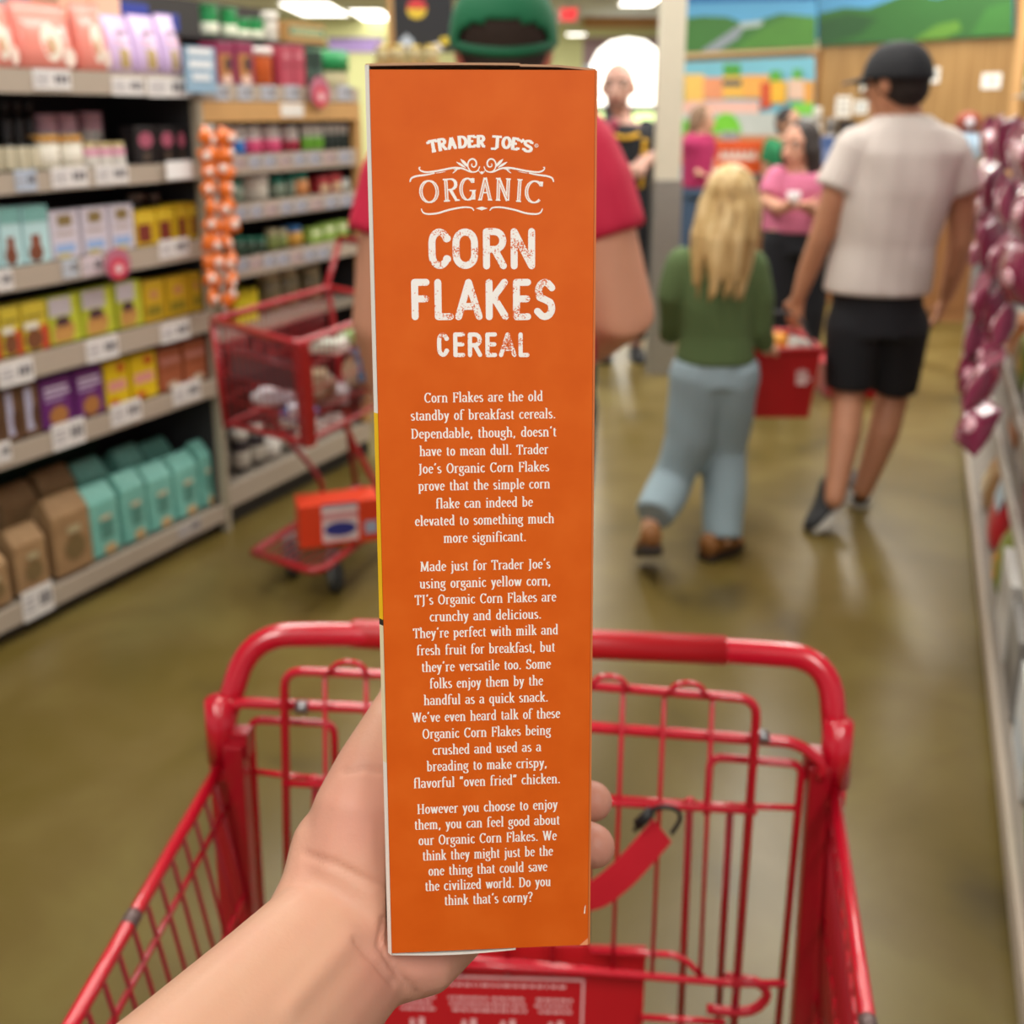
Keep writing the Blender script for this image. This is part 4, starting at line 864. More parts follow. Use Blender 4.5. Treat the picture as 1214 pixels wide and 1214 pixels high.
# -- red hand basket held by the man
bk0 = q(931, 470, .06); bY = Y + .06; qb = lambda x, y, dy=0.0: at_y(x, y, bY + dy)
bs_ = thing('shopping_basket', 'red plastic hand basket carried by the man in the white T-shirt', 'shopping basket', V((bk0.x, bk0.y, qb(930, 486).z)))
b = MB(off=bs_.location); rp = M('#b3141d', .4, var=.08)
z0, z1 = qb(930, 486).z, qb(930, 405).z; xa, xb = qb(883, 430).x, qb(960, 430).x; n4 = lambda x0, x1, y0, y1, z: [V((x0, y0, z)), V((x1, y0, z)), V((x1, y1, z)), V((x0, y1, z))]
o_ = [n4(xa + .025, xb - .02, bY - .10, bY + .16, z0), n4(xa, xb, bY - .13, bY + .19, z1)]; i_ = [n4(xa + .03, xb - .025, bY - .095, bY + .155, z0 + .006), n4(xa + .006, xb - .006, bY - .124, bY + .184, z1)]
b.add(o_[0] + o_[1] + i_[1] + i_[0], [f for k in range(3) for f in [(k * 4 + a_, k * 4 + (a_ + 1) % 4, k * 4 + 4 + (a_ + 1) % 4, k * 4 + 4 + a_) for a_ in range(4)]] + [(3, 2, 1, 0), (12, 13, 14, 15)], rp)
b.build('basket_body', bs_)
b = MB(off=bs_.location); b.tube([V(p) for p in n4(xa - .004, xb + .004, bY - .134, bY + .194, z1)] + [V((xa - .004, bY - .134, z1))], .010, rp, 8); b.build('rim', bs_)
b = MB(off=bs_.location); top_ = V((q(944, 372, .09).x, bY + .03, q(944, 376).z)); hm_ = M('#2a2a2c', .5)
for yy in (-.10, .16): b.tube(rounded([V((xa + .04, bY + yy, z1)), V((xa + .06, bY + .03, top_.z)), V((xb - .05, bY + .03, top_.z)), V((xb - .02, bY + yy, z1))], .05), .006, hm_, 8)
b.build('carry_handle', bs_)
b = MB(off=bs_.location); wp = M('#e6c6c4', .5, var=0); c_ = V(((xa + xb) / 2 + .06, bY - .128, (z0 + z1) / 2 + .03)); tl = V((0, -.002, 0))
b.box(c_.x - .018, c_.y + .0, c_.z - .03, c_.x + .018, c_.y + .012, c_.z + .0, wp)
for k in range(4): b.box(c_.x - .02 + k * .011, c_.y - .002, c_.z + .002, c_.x - .013 + k * .011, c_.y + .010, c_.z + .03 - abs(k - 1.5) * .006, wp)
b.box(c_.x + .022, c_.y, c_.z - .014, c_.x + .034, c_.y + .012, c_.z - .006, wp)
b.build('hand_emblem', bs_)
b = MB(); p0 = qb(922, 410, -.05); b.lathe([(0.001, -.05), (.034, -.05), (.036, -.02), (.036, .02), (.03, .045), (.001, .05)], M('#e9a13a', .5), p0, 16)
tag(b.build('orange_tub', None), 'small orange tub on top of the goods in the red hand basket', 'food tub')
b = MB(); p0 = qb(950, 405, .02); b.box(p0.x - .05, p0.y - .05, p0.z - .10, p0.x + .03, p0.y + .05, p0.z + .01, M('#c9d3cb', .3), Matrix.Rotation(.3, 3, 'Y'))
tag(b.build('clear_salad_pack', None, .006), 'pale plastic pack lying in the red hand basket', 'food pack')

# -- woman in pink looking at what she holds
Y = 5.2; q = lambda x, y, dy=0.0: at_y(x, y, Y + dy)
wn = Person('woman with long dark hair in a pink top and black trousers, looking at her hands', q(945, 300), -.55, '#d39a80', .012)
wn.head(q(949, 172), .098, V((-.75, -.55, -.1)))
wn.neck(q(952, 205), q(951, 185), .045, .045)
Tw = [(q(940, 282), .15, .105), (q(941, 262), .145, .10), (q(943, 240), .145, .10), (q(945, 222), .16, .105), (q(948, 207), .15, .085), (q(951, 199), .06, .05)]
wn.torso(Tw)
wn.limb([q(918, 212), q(908, 238, -.03), q(925, 247, -.18), q(940, 243, -.24)], [.048, .04, .035, .026]); wn.hand(q(938, 243, -.24), V((.9, -.3, .1)), V((0, -.2, 1)), .075, .5, V((0, -1, 0)))
wn.limb([q(978, 212), q(983, 240, -.03), q(970, 250, -.16), q(955, 246, -.24)], [.048, .04, .035, .026]); wn.hand(q(956, 246, -.24), V((-.9, -.3, .1)), V((0, -.2, 1)), .075, .5, V((0, -1, 0)))
for sx in (-1, 1): wn.limb([wn.base + V((sx * .08, 0, .88)), wn.base + V((sx * .085, -.01, .48)), wn.base + V((sx * .085, .02, .08))], [.095, .06, .04])
wn.done(); wn.face()
pk = M('#d8789a', .85, **cloth_bump); t_ = wn.mb(); wn.torso([(q(940, 275), .15, .11)] + Tw[1:5] + [(q(951, 203), .07, .06)], t_, .014, m=pk); wn.limb([q(922, 210), q(911, 232, -.03)], [.058, .058], t_, .004, pk); wn.limb([q(975, 210), q(980, 232, -.03)], [.058, .058], t_, .004, pk); wn.wear('top', t_, pk)
tb = M('#14161f', .8); t_ = wn.mb(); wn.torso([(q(940, 300), .155, .12), (q(940, 268), .14, .10)], t_, .01, m=tb)
for sx in (-1, 1): wn.limb([wn.base + V((sx * .08, 0, .85)), wn.base + V((sx * .085, -.01, .48)), wn.base + V((sx * .085, .02, .1))], [.105, .08, .06], t_, 0, tb)
wn.wear('trousers', t_, tb)
for sx in (-1, 1): wn.shoe(wn.base + V((sx * .085 + .03, .07, 0)), wn.base + V((sx * .085 - .09, -.12, 0)), .07, .04, M('#2a2628', .6), M('#d0ccc4', .6))
dh = M('#2c211d', .6, var=.25, scale=40)
def dlocks(h, P, R):
    random.seed(9)
    for i in range(26):
        a = random.uniform(-140, 140); x = sin(RD(a)) * .86; y = -cos(RD(a)) * .9
        if y > .35: continue
        h.capsule([P(x * .7, y * .7, .7), P(x * 1.05, y * 1.05, -.3), P(x * 1.05, y - .2, -1.3), P(x * .9, y - .25, -random.uniform(2.0, 2.7))], [R * .16, R * .2, R * .18, R * .06], dh, 8)
hair_cap(wn, dh, -.4, 1.1, vox=.009, extra=dlocks)
ph = MB(); p0 = q(941, 235, -.27); ph.lathe([(.001, -.03), (.026, -.03), (.03, .0), (.033, .03), (.001, .03)], M('#f4eef0', .4), p0, 14); tag(ph.build('sample_cup', None), 'small white cup held by the woman in pink', 'cup')

# -- staff man in the dark flowered shirt
Y = 6.15; q = lambda x, y, dy=0.0: at_y(x, y, Y + dy)
st = Person('bald man in a dark flowered shirt and yellow garland beside the cream column', q(738, 300), -.15, '#c79a8a', .013)
st.head(q(733, 103), .116, V((-.25, -1, 0)))
st.neck(q(738, 145), q(735, 122), .055, .052)
Ts = [(q(738, 245), .17, .12), (q(738, 215), .175, .12), (q(738, 190), .18, .12), (q(739, 168), .195, .12), (q(739, 152), .165, .095), (q(738, 143), .07, .06)]
st.torso(Ts)
st.limb([q(704, 156), q(696, 185), q(712, 200, -.14), q(735, 205, -.22)], [.055, .045, .04, .03]); st.hand(q(735, 205, -.22), V((1, -.2, 0)), V((0, 1, 0)), .085, .5, V((0, 0, 1)))
st.limb([q(770, 156), q(776, 180, -.02), q(760, 196, -.16), q(742, 210, -.22)], [.055, .047, .042, .03]); st.hand(q(742, 210, -.22), V((-1, -.2, -.2)), V((0, 1, 0)), .085, .5, V((0, 0, 1)))
for sx in (-1, 1): st.limb([st.base + V((sx * .09, 0, .92)), st.base + V((sx * .095, -.01, .5)), st.base + V((sx * .10, .02, .08))], [.1, .065, .045])
st.done(); st.face()
fm = ramp_mat('flowered_cloth', [(.44, '#15181f'), (.56, '#1d222a'), (.62, '#3c4038'), (.70, '#574a2a')], 7, 4, .8)
t_ = st.mb(); st.torso(Ts[0:5] + [(q(738, 147), .075, .07)], t_, .016, m=fm); st.limb([q(708, 156), q(699, 178)], [.068, .066], t_, .004, fm); st.limb([q(766, 156), q(773, 178, -.01)], [.068, .068], t_, .004, fm); st.wear('shirt', t_, fm, .012)
t_ = st.mb(); tk = M('#15161c', .85); st.torso([(q(738, 250), .17, .125), (q(738, 238), .165, .12)], t_, .008, m=tk)
for sx in (-1, 1): st.limb([st.base + V((sx * .09, 0, .9)), st.base + V((sx * .095, -.01, .5)), st.base + V((sx * .10, .02, .12))], [.115, .085, .07], t_, 0, tk)
st.wear('trousers', t_, tk)
for sx in (-1, 1): st.shoe(st.base + V((sx * .10, .09, 0)), st.base + V((sx * .11, -.19, 0)), .08, .046, M('#1a1a1c', .6), M('#2c2c2e', .6))
t_ = st.mb(); random.seed(2); ym = M('#d9a820', .7, var=.2)
for i in range(26):
    a = 2 * pi * i / 26; c_ = q(738, 144, 0) + V((.10 * cos(a), .115 * sin(a) - .04, -.05 * (1 - sin(a)) * .9)); t_.ell(c_, (.018, .018, .014), ym, n=8, k=6)
t_.build('garland', st.root); t_ = st.mb()
for k in range(9): t_.ell(q(764 - k * .6, 168 + k * 6.5, -.12 - .0 * k), (.022, .02, .018), ym, n=8, k=6)
t_.build('garland_strand', st.root)
t_ = st.mb(); P, R = st.P, st.hR; t_.ell(P(0, .46, -.80), (R * .54, R * .46, R * .38), M('#8a6458', .9), st.hm); t_.build('beard', st.root)
t_ = st.mb(); cc = q(722, 152, -.14); t_.ell(cc, (.05, .012, .035), M('#a8405a', .7), n=10, k=6); t_.ell(cc + V((.03, 0, .03)), (.03, .012, .025), M('#a8405a', .7), n=10, k=6); t_.build('shirt_flower', st.root)

# -- woman in magenta and the dark-haired person at the counters
Y = 8.8; q = lambda x, y, dy=0.0: at_y(x, y, Y + dy)
mg = Person('person with long brown hair in a magenta top and jeans, before the painted town wall', q(828, 250), .9, '#c99a80', .014)
mg.head(q(832, 142), .10, V((.85, -.5, 0))); mg.neck(q(829, 160), q(830, 150), .045, .045)
Tq = [(q(827, 222), .15, .11), (q(827, 205), .145, .11), (q(828, 185), .15, .11), (q(828, 170), .17, .11), (q(828, 161), .13, .08), (q(829, 156), .06, .05)]
mg.torso(Tq); mg.limb([q(818, 164), q(816, 188), q(828, 205, -.15)], [.05, .042, .028]); mg.hand(q(828, 205, -.15), V((.6, -.5, -.2)), V((0, 0, 1)), .08, .4, V((0, -1, 0)))
mg.limb([q(839, 164), q(842, 188, .03), q(846, 208, -.05)], [.05, .042, .028]); mg.hand(q(846, 208, -.05), V((.5, -.5, -.5)), V((-1, 0, 0)), .08, .4, V((0, -1, 0)))
for sx in (-1, 1): mg.limb([mg.base + V((sx * .07, 0, .85)), mg.base + V((sx * .075, -.01, .46)), mg.base + V((sx * .08, .02, .08))], [.095, .06, .04])
mg.done(); mg.face()
mm_ = M('#a32458', .85); t_ = mg.mb(); mg.torso(Tq[:5] + [(q(829, 158), .065, .06)], t_, .016, m=mm_); mg.limb([q(819, 164), q(816, 182)], [.06, .058], t_, .004, mm_); mg.limb([q(838, 164), q(842, 182, .03)], [.06, .058], t_, .004, mm_); mg.wear('top', t_, mm_)
t_ = mg.mb(); jb = M('#3f5470', .8); mg.torso([(q(827, 232), .155, .12), (q(827, 215), .145, .11)], t_, .008, m=jb)
for sx in (-1, 1): mg.limb([mg.base + V((sx * .07, 0, .82)), mg.base + V((sx * .075, -.01, .46)), mg.base + V((sx * .08, .02, .1))], [.105, .075, .06], t_, 0, jb)
mg.wear('jeans', t_, jb)
for sx in (-1, 1): mg.shoe(mg.base + V((sx * .08 - .05, .06, 0)), mg.base + V((sx * .08 + .13, -.06, 0)), .07, .042, M('#6a5a50', .6), M('#d0ccc4', .6))
bh = M('#7d6048', .6, var=.25, scale=40)
def blocks_(h, P, R):
    random.seed(4)
    for i in range(18):
        a = random.uniform(-130, 130); x = sin(RD(a)) * .86; y = -cos(RD(a)) * .9
        if y > .2: continue
        h.capsule([P(x * .7, y * .7, .7), P(x * 1.05, y * 1.05, -.3), P(x, y - .15, -1.9)], [R * .18, R * .22, R * .1], bh, 8)
hair_cap(mg, bh, -.4, 1.05, vox=.011, extra=blocks_)
Y = 8.9; q = lambda x, y, dy=0.0: at_y(x, y, Y + dy)
dk = Person('dark-haired person in a green top half hidden behind the woman in pink', q(934, 250), .5, '#b98a70', .014)
dk.head(q(934, 146), .108, V((.5, -.8, 0))); dk.neck(q(934, 166), q(934, 156), .05, .05)
Tq = [(q(934, 235), .16, .11), (q(934, 205), .16, .11), (q(934, 178), .18, .11), (q(934, 168), .13, .08), (q(934, 162), .06, .05)]
dk.torso(Tq)
for sx in (-1, 1):
    dk.limb([q(934 + sx * 22, 172), q(934 + sx * 26, 200), q(934 + sx * 24, 228, -.05)], [.052, .043, .03]); dk.hand(q(934 + sx * 24, 228, -.05), V((0, 0, -1)), V((-sx, 0, 0)), .085, .4, V((0, -1, 0)))
    dk.limb([dk.base + V((sx * .08, 0, .88)), dk.base + V((sx * .085, -.01, .48)), dk.base + V((sx * .09, .02, .08))], [.095, .06, .04])
dk.done(); dk.face()
gg = M('#1f7a4c', .8); t_ = dk.mb(); dk.torso(Tq[:4] + [(q(934, 165), .065, .06)], t_, .016, m=gg)
for sx in (-1, 1): dk.limb([q(934 + sx * 20, 172), q(934 + sx * 25, 192)], [.062, .06], t_, .004, gg)
dk.wear('top', t_, gg)
t_ = dk.mb(); dk.torso([(q(934, 245), .16, .12), (q(934, 225), .15, .11)], t_, .008, m=tk)
for sx in (-1, 1): dk.limb([dk.base + V((sx * .08, 0, .86)), dk.base + V((sx * .085, -.01, .48)), dk.base + V((sx * .09, .02, .1))], [.105, .08, .06], t_, 0, tk)
dk.wear('trousers', t_, tk)
for sx in (-1, 1): dk.shoe(dk.base + V((sx * .09, .09, 0)), dk.base + V((sx * .10, -.17, 0)), .07, .042, M('#222224', .6), M('#555558', .6))
hair_cap(dk, M('#211a18', .7), -.3, vox=.011)
# ------------------------------------------------------------ left-hand shelving
SA = at_z(0, 748, .06); SD = (at_z(270, 612, .06) - SA); SD.z = 0; SD.normalize(); SN = V((SD.y, -SD.x, 0)); SA.z = 0
SRZ = math.atan2(SD.y, SD.x)
def spx(px, py, t=0.0):
    p = at_pl(px, py, SA - SN * t, SN); return (p - SA).dot(SD), p.z
def sw(s, t, z): return SA + SD * s - SN * t + V((0, 0, z))      # along, into the shelf, up
beige = M('#b3a595', .45, var=.04); beige_dk = M('#8d8377', .5); dark_back = M('#2b2a2c', .8); green_back = M('#1f3a2a', .8); post_m = M('#a59a86', .5)
def shelf_unit(label, s0, s1, levels, back, depth=.42):
    u = thing('grocery_shelf', label, 'shelf', sw(s0, 0, 0), SRZ)
    L = s1 - s0
    for z0, z1 in levels:
        b = MB(); b.box(.0, .012, z1 - .035, L, depth, z1 - .012, beige_dk); b.build('shelf_board', u)
        b = MB(); b.box(0, 0, z0, L, .010, z1, beige); b.build('price_rail', u)
    b = MB(); b.box(0, depth, .02, L, depth + .02, levels[-1][1] + .02, back); b.build('back_panel', u)
    b = MB(); b.box(0, .05, 0, L, .07, levels[0][0] - .001, M('#3a3835', .7)); b.build('kick_plate', u)
    return u
LV1 = [(.05, .11), (.522, .582), (.757, .825), (1.012, 1.075), (1.275, 1.332), (1.544, 1.609)]
u1 = shelf_unit('near beige shelving unit full of bags and boxes along the left edge', -.55, .93, LV1, dark_back)
b = MB(); b.box(.0, .415, .12, 1.30, .419, .50, green_back); b.build('green_back_panel', u1)
LV2 = [(.05, .11), (.52, .58), (.755, .80), (.915, .985), (1.115, 1.177), (1.278, 1.345), (1.53, 1.585)]
LV2 = [(.085, .165), (.915, .985), (1.115, 1.177), (1.278, 1.345), (1.53, 1.585)]
u2 = shelf_unit('far shelving unit with a wooden canopy strip behind the hanging orange packets', .955, 1.86, LV2, dark_back)
wood2 = M('#c79a60', .5, var=.1)
b = MB(); b.box(0, -.004, 1.46, .905, .05, 1.527, wood2); b.build('wooden_canopy', u2)
b = MB(); b.box(.875, -.006, .17, .905, .03, 1.46, wood2); b.build('wooden_post', u2)
b = MB(); b.box(.40, -.007, 1.475, .53, -.004, 1.522, M('#e8e4dc', .6)); b.build('paper_notice', u2)
b = MB(); b.box(1.482, -.004, .0, 1.503, .03, 1.545, post_m); b.build('upright_post', u1)
b = MB(); b.box(1.482, .031, .0, 1.503, .44, 1.62, dark_back); b.build('end_panel', u1)
b = MB(); b.box(.906, .031, .0, .93, .44, 1.575, dark_back); b.build('end_panel', u2)
b = MB(); b.box(.0, .012, .70, .905, .42, .73, beige_dk); b.build('shelf_board', u2)
_cnt = {}
def nth(key):
    _cnt[key] = _cnt.get(key, -1) + 1; return ORD[min(_cnt[key], 19)]
def shelf_thing(name, desc, cat, grp, s, t, z, rz=0.0):
    return thing(name, desc, cat, sw(s, t, z), SRZ + rz, grp)
DARKP = M('#33241f', .6)
def prints(parent, w_, h, items, y=-.0011, name='printed_front'):
    if not items: return
    b = MB()
    for i, (sh, u0, v0, u1, v1, c) in enumerate(items):
        m = M(c, .5, var=.1, scale=60); yy = y - i * .00035; x0, x1, z0, z1 = (u0 - .5) * w_, (u1 - .5) * w_, v0 * h, v1 * h
        if sh == 'r': b.poly([(x0, yy, z0), (x1, yy, z0), (x1, yy, z1), (x0, yy, z1)], m)
        else: b.poly([((x0 + x1) / 2 + (x1 - x0) / 2 * cos(2 * pi * k / 20), yy, (z0 + z1) / 2 + (z1 - z0) / 2 * sin(2 * pi * k / 20)) for k in range(20)], m)
    b.build(name, parent)
def carton(root, w_, h, dp, col, items, bev=.002):
    b = MB(); b.box(-w_ / 2, 0, 0, w_ / 2, dp, h, M(col, .45, var=.05)); b.build('carton', root, bev)
    prints(root, w_, h, items)
def pouch(root, w_, h, dp, col, items):
    m = M(col, .28, var=.06, scale=20, coat=.3); b = MB(); R = []
    for t, dd, ww in ((0, .8, .94), (.06, 1.0, 1.0), (.3, 1.0, 1.0), (.6, .75, .98), (.85, .3, 1.0), (.93, .06, 1.0), (1, .05, 1.0)):
        ry = dp / 2 * dd; R.append([V((w_ / 2 * ww * (1 if abs(cos(a)) > .9 else abs(cos(a)) ** .35) * (1 if cos(a) > 0 else -1), dp * .5 + ry * sin(a) * -1, h * t)) for a in [2 * pi * k / 16 for k in range(16)]])
    b.rings(R, m); b.build('pouch', root)
    b = MB(); b.box(-w_ / 2, dp * .5 - .002, h * .985, w_ / 2, dp * .5 + .002, h * 1.012, m); b.build('top_seal', root)
    if items:
        b = MB()
        for i, (sh, u0, v0, u1, v1, c) in enumerate(items):
            mm = M(c, .4, var=.12, scale=60); e_ = -.0012 - i * .0004
            def pt(u, v): 
                dd = 1.0 if v < .3 else 1.0 - (v - .3) * .9; return V(((u - .5) * w_, dp * .5 - dp / 2 * dd * (1 - .12 * abs(2 * u - 1) ** 3) + e_, v * h))
            if sh == 'r':
                for k in range(4):
                    va, vb = v0 + (v1 - v0) * k / 4, v0 + (v1 - v0) * (k + 1) / 4; b.add([pt(u0, va), pt((u0 + u1) / 2, va), pt(u1, va), pt(u1, vb), pt((u0 + u1) / 2, vb), pt(u0, vb)], [(0, 1, 4, 5), (1, 2, 3, 4)], mm)
            else: b.poly([pt((u0 + u1) / 2 + (u1 - u0) / 2 * cos(2 * pi * k / 16), (v0 + v1) / 2 + (v1 - v0) / 2 * sin(2 * pi * k / 16)) for k in range(16)], mm)
        b.build('printed_front', root)
def jar(root, r, h, body, lid=None, lidh=.25, band=None, neck=.8):
    b = MB(); b.lathe([(.001, 0), (r * .92, 0), (r, h * .04), (r, h * (1 - lidh) * .92), (r * neck, h * (1 - lidh)), (.001, h * (1 - lidh))], M(body, .3, coat=.2), (0, r, 0), 18); b.build('container', root)
    if lid:
        b = MB(); b.lathe([(.001, h * (1 - lidh) - .001), (r * neck * 1.06, h * (1 - lidh)), (r * neck * 1.06, h * .985), (r * neck, h), (.001, h)], M(lid, .4), (0, r, 0), 18); b.build('lid', root)
    if band:
        b = MB(); b.lathe([(r * 1.005, h * band[1]), (r * 1.02, h * band[1] + .001), (r * 1.02, h * band[2] - .001), (r * 1.005, h * band[2])], M(band[0], .5), (0, r, 0), 18); b.build('label_band', root)
def put(kind, name, desc, cat, grp, xs, z, ytop, t=.03, dp=.12, rz=0.0, **k):
    """a row of look-alike goods: xs are the places where each begins and ends along the shelf"""
    for i, (x0, x1, *yy) in enumerate(xs):
        yt = yy[0] if yy else ytop; s0, _ = spx(x0, yt, t); s1, zt = spx(x1, yt, t); _, zt = spx((x0 + x1) / 2, yt, t); s1 = min(s1, .925) if s0 < .9 else s1; s0 = max(s0, .965) if s0 > .9 else s0; w_ = max(.03, s1 - s0 - .003); h = max(.04, zt - z - .001)
        lab = desc if len(xs) == 1 else desc.replace('#', nth(desc))
        r = shelf_thing(name, lab, cat, grp if len(xs) > 1 else None, (s0 + s1) / 2, t, z + .001, rz)
        if kind == 'box': carton(r, w_, h, dp, k['col'], k.get('items', []))
        elif kind == 'pouch': pouch(r, w_, h, dp, k['col'], k.get('items', []))
        elif kind == 'jar': jar(r, w_ / 2, h, k['col'], k.get('lid'), k.get('lidh', .22), k.get('band'), k.get('neck', .85))
        elif kind == 'kraft':
            m = k['mat']; b = MB(); hh_ = h * .80
            b.hexa([V((-w_ / 2, 0, 0)), V((w_ / 2, 0, 0)), V((w_ / 2, dp, 0)), V((-w_ / 2, dp, 0))], [V((-w_ / 2, .004, hh_)), V((w_ / 2, .004, hh_)), V((w_ / 2, dp - .004, hh_)), V((-w_ / 2, dp - .004, hh_))], m); b.build('bag', r, .006, 3)
            b = MB(); b.hexa([V((-w_ / 2, .004, hh_ - .002)), V((w_ / 2, .004, hh_ - .002)), V((w_ / 2, dp - .004, hh_ - .002)), V((-w_ / 2, dp - .004, hh_ - .002))], [V((-w_ / 2 * .96, dp * .40, h)), V((w_ / 2 * .96, dp * .40, h)), V((w_ / 2 * .96, dp * .56, h)), V((-w_ / 2 * .96, dp * .56, h))], m); b.build('folded_top', r, .004)
            b = MB(); b.hexa([V((-w_ / 2 * .9, .006, hh_ - .008)), V((w_ / 2 * .9, .006, hh_ - .008)), V((w_ / 2 * .9, .012, hh_ - .008)), V((-w_ / 2 * .9, .012, hh_ - .008))], [V((-w_ / 2 * .9, .018, hh_ + .012)), V((w_ / 2 * .9, .018, hh_ + .012)), V((w_ / 2 * .9, .024, hh_ + .016)), V((-w_ / 2 * .9, .024, hh_ + .016))], M(k['edge'], .6)); b.build('fold_edge', r)
            prints(r, w_, hh_, k.get('items', []), -.0016)
Z1 = {c: LV1[i][1] for i, c in enumerate('FEDCBA')}
# top shelf
put('pouch', 'snack_pouch', 'coral pouch with white blossom print, # from the left on the top shelf', 'snack pouch', 'coral pouches on the top shelf', [(-26, 19), (20, 88), (92, 128)], Z1['A'], 3, dp=.09, col='#ee8f80', items=[('e', .35, .12, .72, .7, '#f0e3d2'), ('e', .45, .25, .62, .5, '#c9a27a'), ('e', .7, .05, .95, .35, '#f2ddcf')])
put('pouch', 'biscuit_pouch', 'lilac biscuit pouch with a gold picture, # from the left on the top shelf', 'biscuit pouch', 'lilac pouches on the top shelf', [(129, 160), (161, 192), (193, 227)], Z1['A'], 18, dp=.09, col='#d9bfe6', items=[('r', .3, .08, .66, .42, '#b59a5e'), ('r', .25, .5, .7, .58, '#e7b7c4'), ('r', .3, .66, .7, .74, '#b08ea0')])
put('box', 'peach_carton', 'pale peach carton standing behind the coral pouches, # from the left', 'carton', 'peach cartons at the back of the top shelf', [(68, 104), (105, 142)], Z1['A'], -6, t=.17, dp=.12, col='#f0c3a4')
put('box', 'blue_carton', 'royal blue carton standing behind the lilac pouches, # from the left', 'carton', 'blue cartons at the back of the top shelf', [(143, 182, 4), (186, 212, 16)], Z1['A'], 6, t=.17, dp=.12, col='#2b3d9c', items=[('r', .05, .0, .95, .7, '#e9a98b')])
# second shelf from the top
put('jar', 'sauce_bottle', 'dark bottle with a cream label, # from the left on the second shelf', 'bottle', 'dark bottles on the second shelf', [(-14, 4), (5, 19), (20, 34), (34, 48)], Z1['B'], 163, t=.04, col='#23221f', lid='#141414', band=('#cfc6ab', .05, .72), lidh=.18, neck=.5)
put('jar', 'dark_canister', 'tall dark canister at the back of the second shelf, # from left', 'canister', 'dark canisters at the back of the second shelf', [(2, 14), (16, 28), (30, 42)], Z1['B'], 120, t=.19, col='#2a2426', lid='#191719')
put('jar', 'white_canister', 'tall white canister with a pink band in the back row, # from the left', 'canister', 'white canisters at the back of the second shelf', [(47, 70), (72, 95), (102, 125, 122)], Z1['B'], 124, t=.17, col='#e2dcd6', band=('#d7a9b8', .55, .85))
put('jar', 'cream_tub', 'cream tub with an ochre lid, # from the left on the second shelf', 'tub', 'ochre-lidded tubs on the second shelf', [(47, 75), (77, 103)], Z1['B'], 161, t=.035, col='#e9e2cc', lid='#d99a3a', lidh=.18, neck=1.0, band=('#f6f1e2', .2, .7))
put('jar', 'pink_jar', 'small white jar with a pink label, # from the left on the second shelf', 'jar', 'pink-labelled jars on the second shelf', [(104, 119), (120, 135), (136, 152)], Z1['B'], 169, t=.035, col='#e9e4dc', lid='#d8c48a', band=('#e09ab4', .45, .75), lidh=.2)
put('box', 'black_pack', 'black pack with a pink flower, # from the left, second shelf', 'pack', 'black packs on the second shelf', [(158, 184, 150), (186, 207, 150), (208, 229, 151)], Z1['B'], 150, t=.05, dp=.06, col='#1b1719', items=[('e', .15, .42, .85, .85, '#b25a72'), ('r', .35, .08, .65, .3, '#5a4a3e')])
# third shelf
put('box', 'aqua_biscuit_box', 'aqua biscuit box with a stack of brown biscuits, # from the left', 'biscuit box', 'aqua boxes on the third shelf', [(-32, -7, 246), (-4, 22, 246), (24, 55, 244)], Z1['C'], 246, dp=.07, col='#bfe3e6', items=[('r', 0, .72, 1, 1, '#7fb8b2'), ('e', .1, .02, .7, .34, '#7a4630'), ('r', .25, .25, .6, .5, '#8a4a32')])
put('box', 'patterned_biscuit_box', 'pale grey patterned box with a gold medallion, # from the left', 'biscuit box', 'pale patterned boxes on the third shelf', [(57, 92, 250), (95, 126, 246), (128, 157, 243)], Z1['C'], 246, dp=.06, col='#d5cdd8', items=[('r', .25, .68, .75, .92, '#8d7848'), ('r', .15, .5, .8, .55, '#b09a86'), ('r', .1, .12, .8, .3, '#93b2e0'), ('r', .15, .0, .6, .12, '#cfc08a')])
put('box', 'yellow_cookie_box', 'yellow box with a dark red picture, # from the left on the third shelf', 'cookie box', 'yellow boxes on the third shelf', [(159, 184, 250), (185, 206, 246), (208, 222, 242), (223, 243, 240)], Z1['C'], 246, dp=.07, col='#d9b41f', items=[('r', .08, .1, .72, .62, '#7d2f24'), ('r', 0, .75, 1, .82, '#efd84a')])
put('jar', 'dark_jar', 'dark jar with a white lid behind the yellow boxes, # from the left', 'jar', 'dark jars at the back of the third shelf', [(160, 178), (181, 196), (199, 213)], Z1['C'], 231, t=.17, col='#2a1d1c', lid='#c9bcae', lidh=.12)
# fourth shelf
put('box', 'bread_mix_box', 'bread mix box with a yellow top and a brown loaf, # from the left', 'baking mix box', 'bread mix boxes on the fourth shelf', [(-30, -4, 368), (-2, 22, 364), (24, 54, 358)], Z1['D'], 362, dp=.06, col='#d9c23e', items=[('r', .66, 0, 1, .5, '#c94a2e'), ('e', .02, .02, .75, .46, '#7a4a2c'), ('r', .1, .68, .85, .75, '#9a8a2a'), ('r', .0, .46, .6, .6, '#e8e2d4')])
put('box', 'pancake_mix_box', 'lime-edged box with a stack of pancakes, # from the left', 'baking mix box', 'pancake mix boxes on the fourth shelf', [(55, 93, 351), (95, 133, 342), (136, 166, 334)], Z1['D'], 340, dp=.06, col='#c3c93a', items=[('r', 0, .6, .72, .98, '#c5bcc0'), ('e', .1, .05, .78, .5, '#b98448'), ('r', .08, .05, .70, .3, '#c8954f'), ('e', .15, .38, .65, .58, '#4b3038')])
put('box', 'gold_mix_box', 'golden yellow box with a small red mark, # from the left', 'baking mix box', 'golden boxes on the fourth shelf', [(168, 194, 333), (196, 223, 328), (225, 247, 322)], Z1['D'], 328, dp=.06, col='#c9a21e', items=[('e', .3, .55, .68, .78, '#c88a5a'), ('r', .1, .15, .8, .4, '#8a7a1a')])
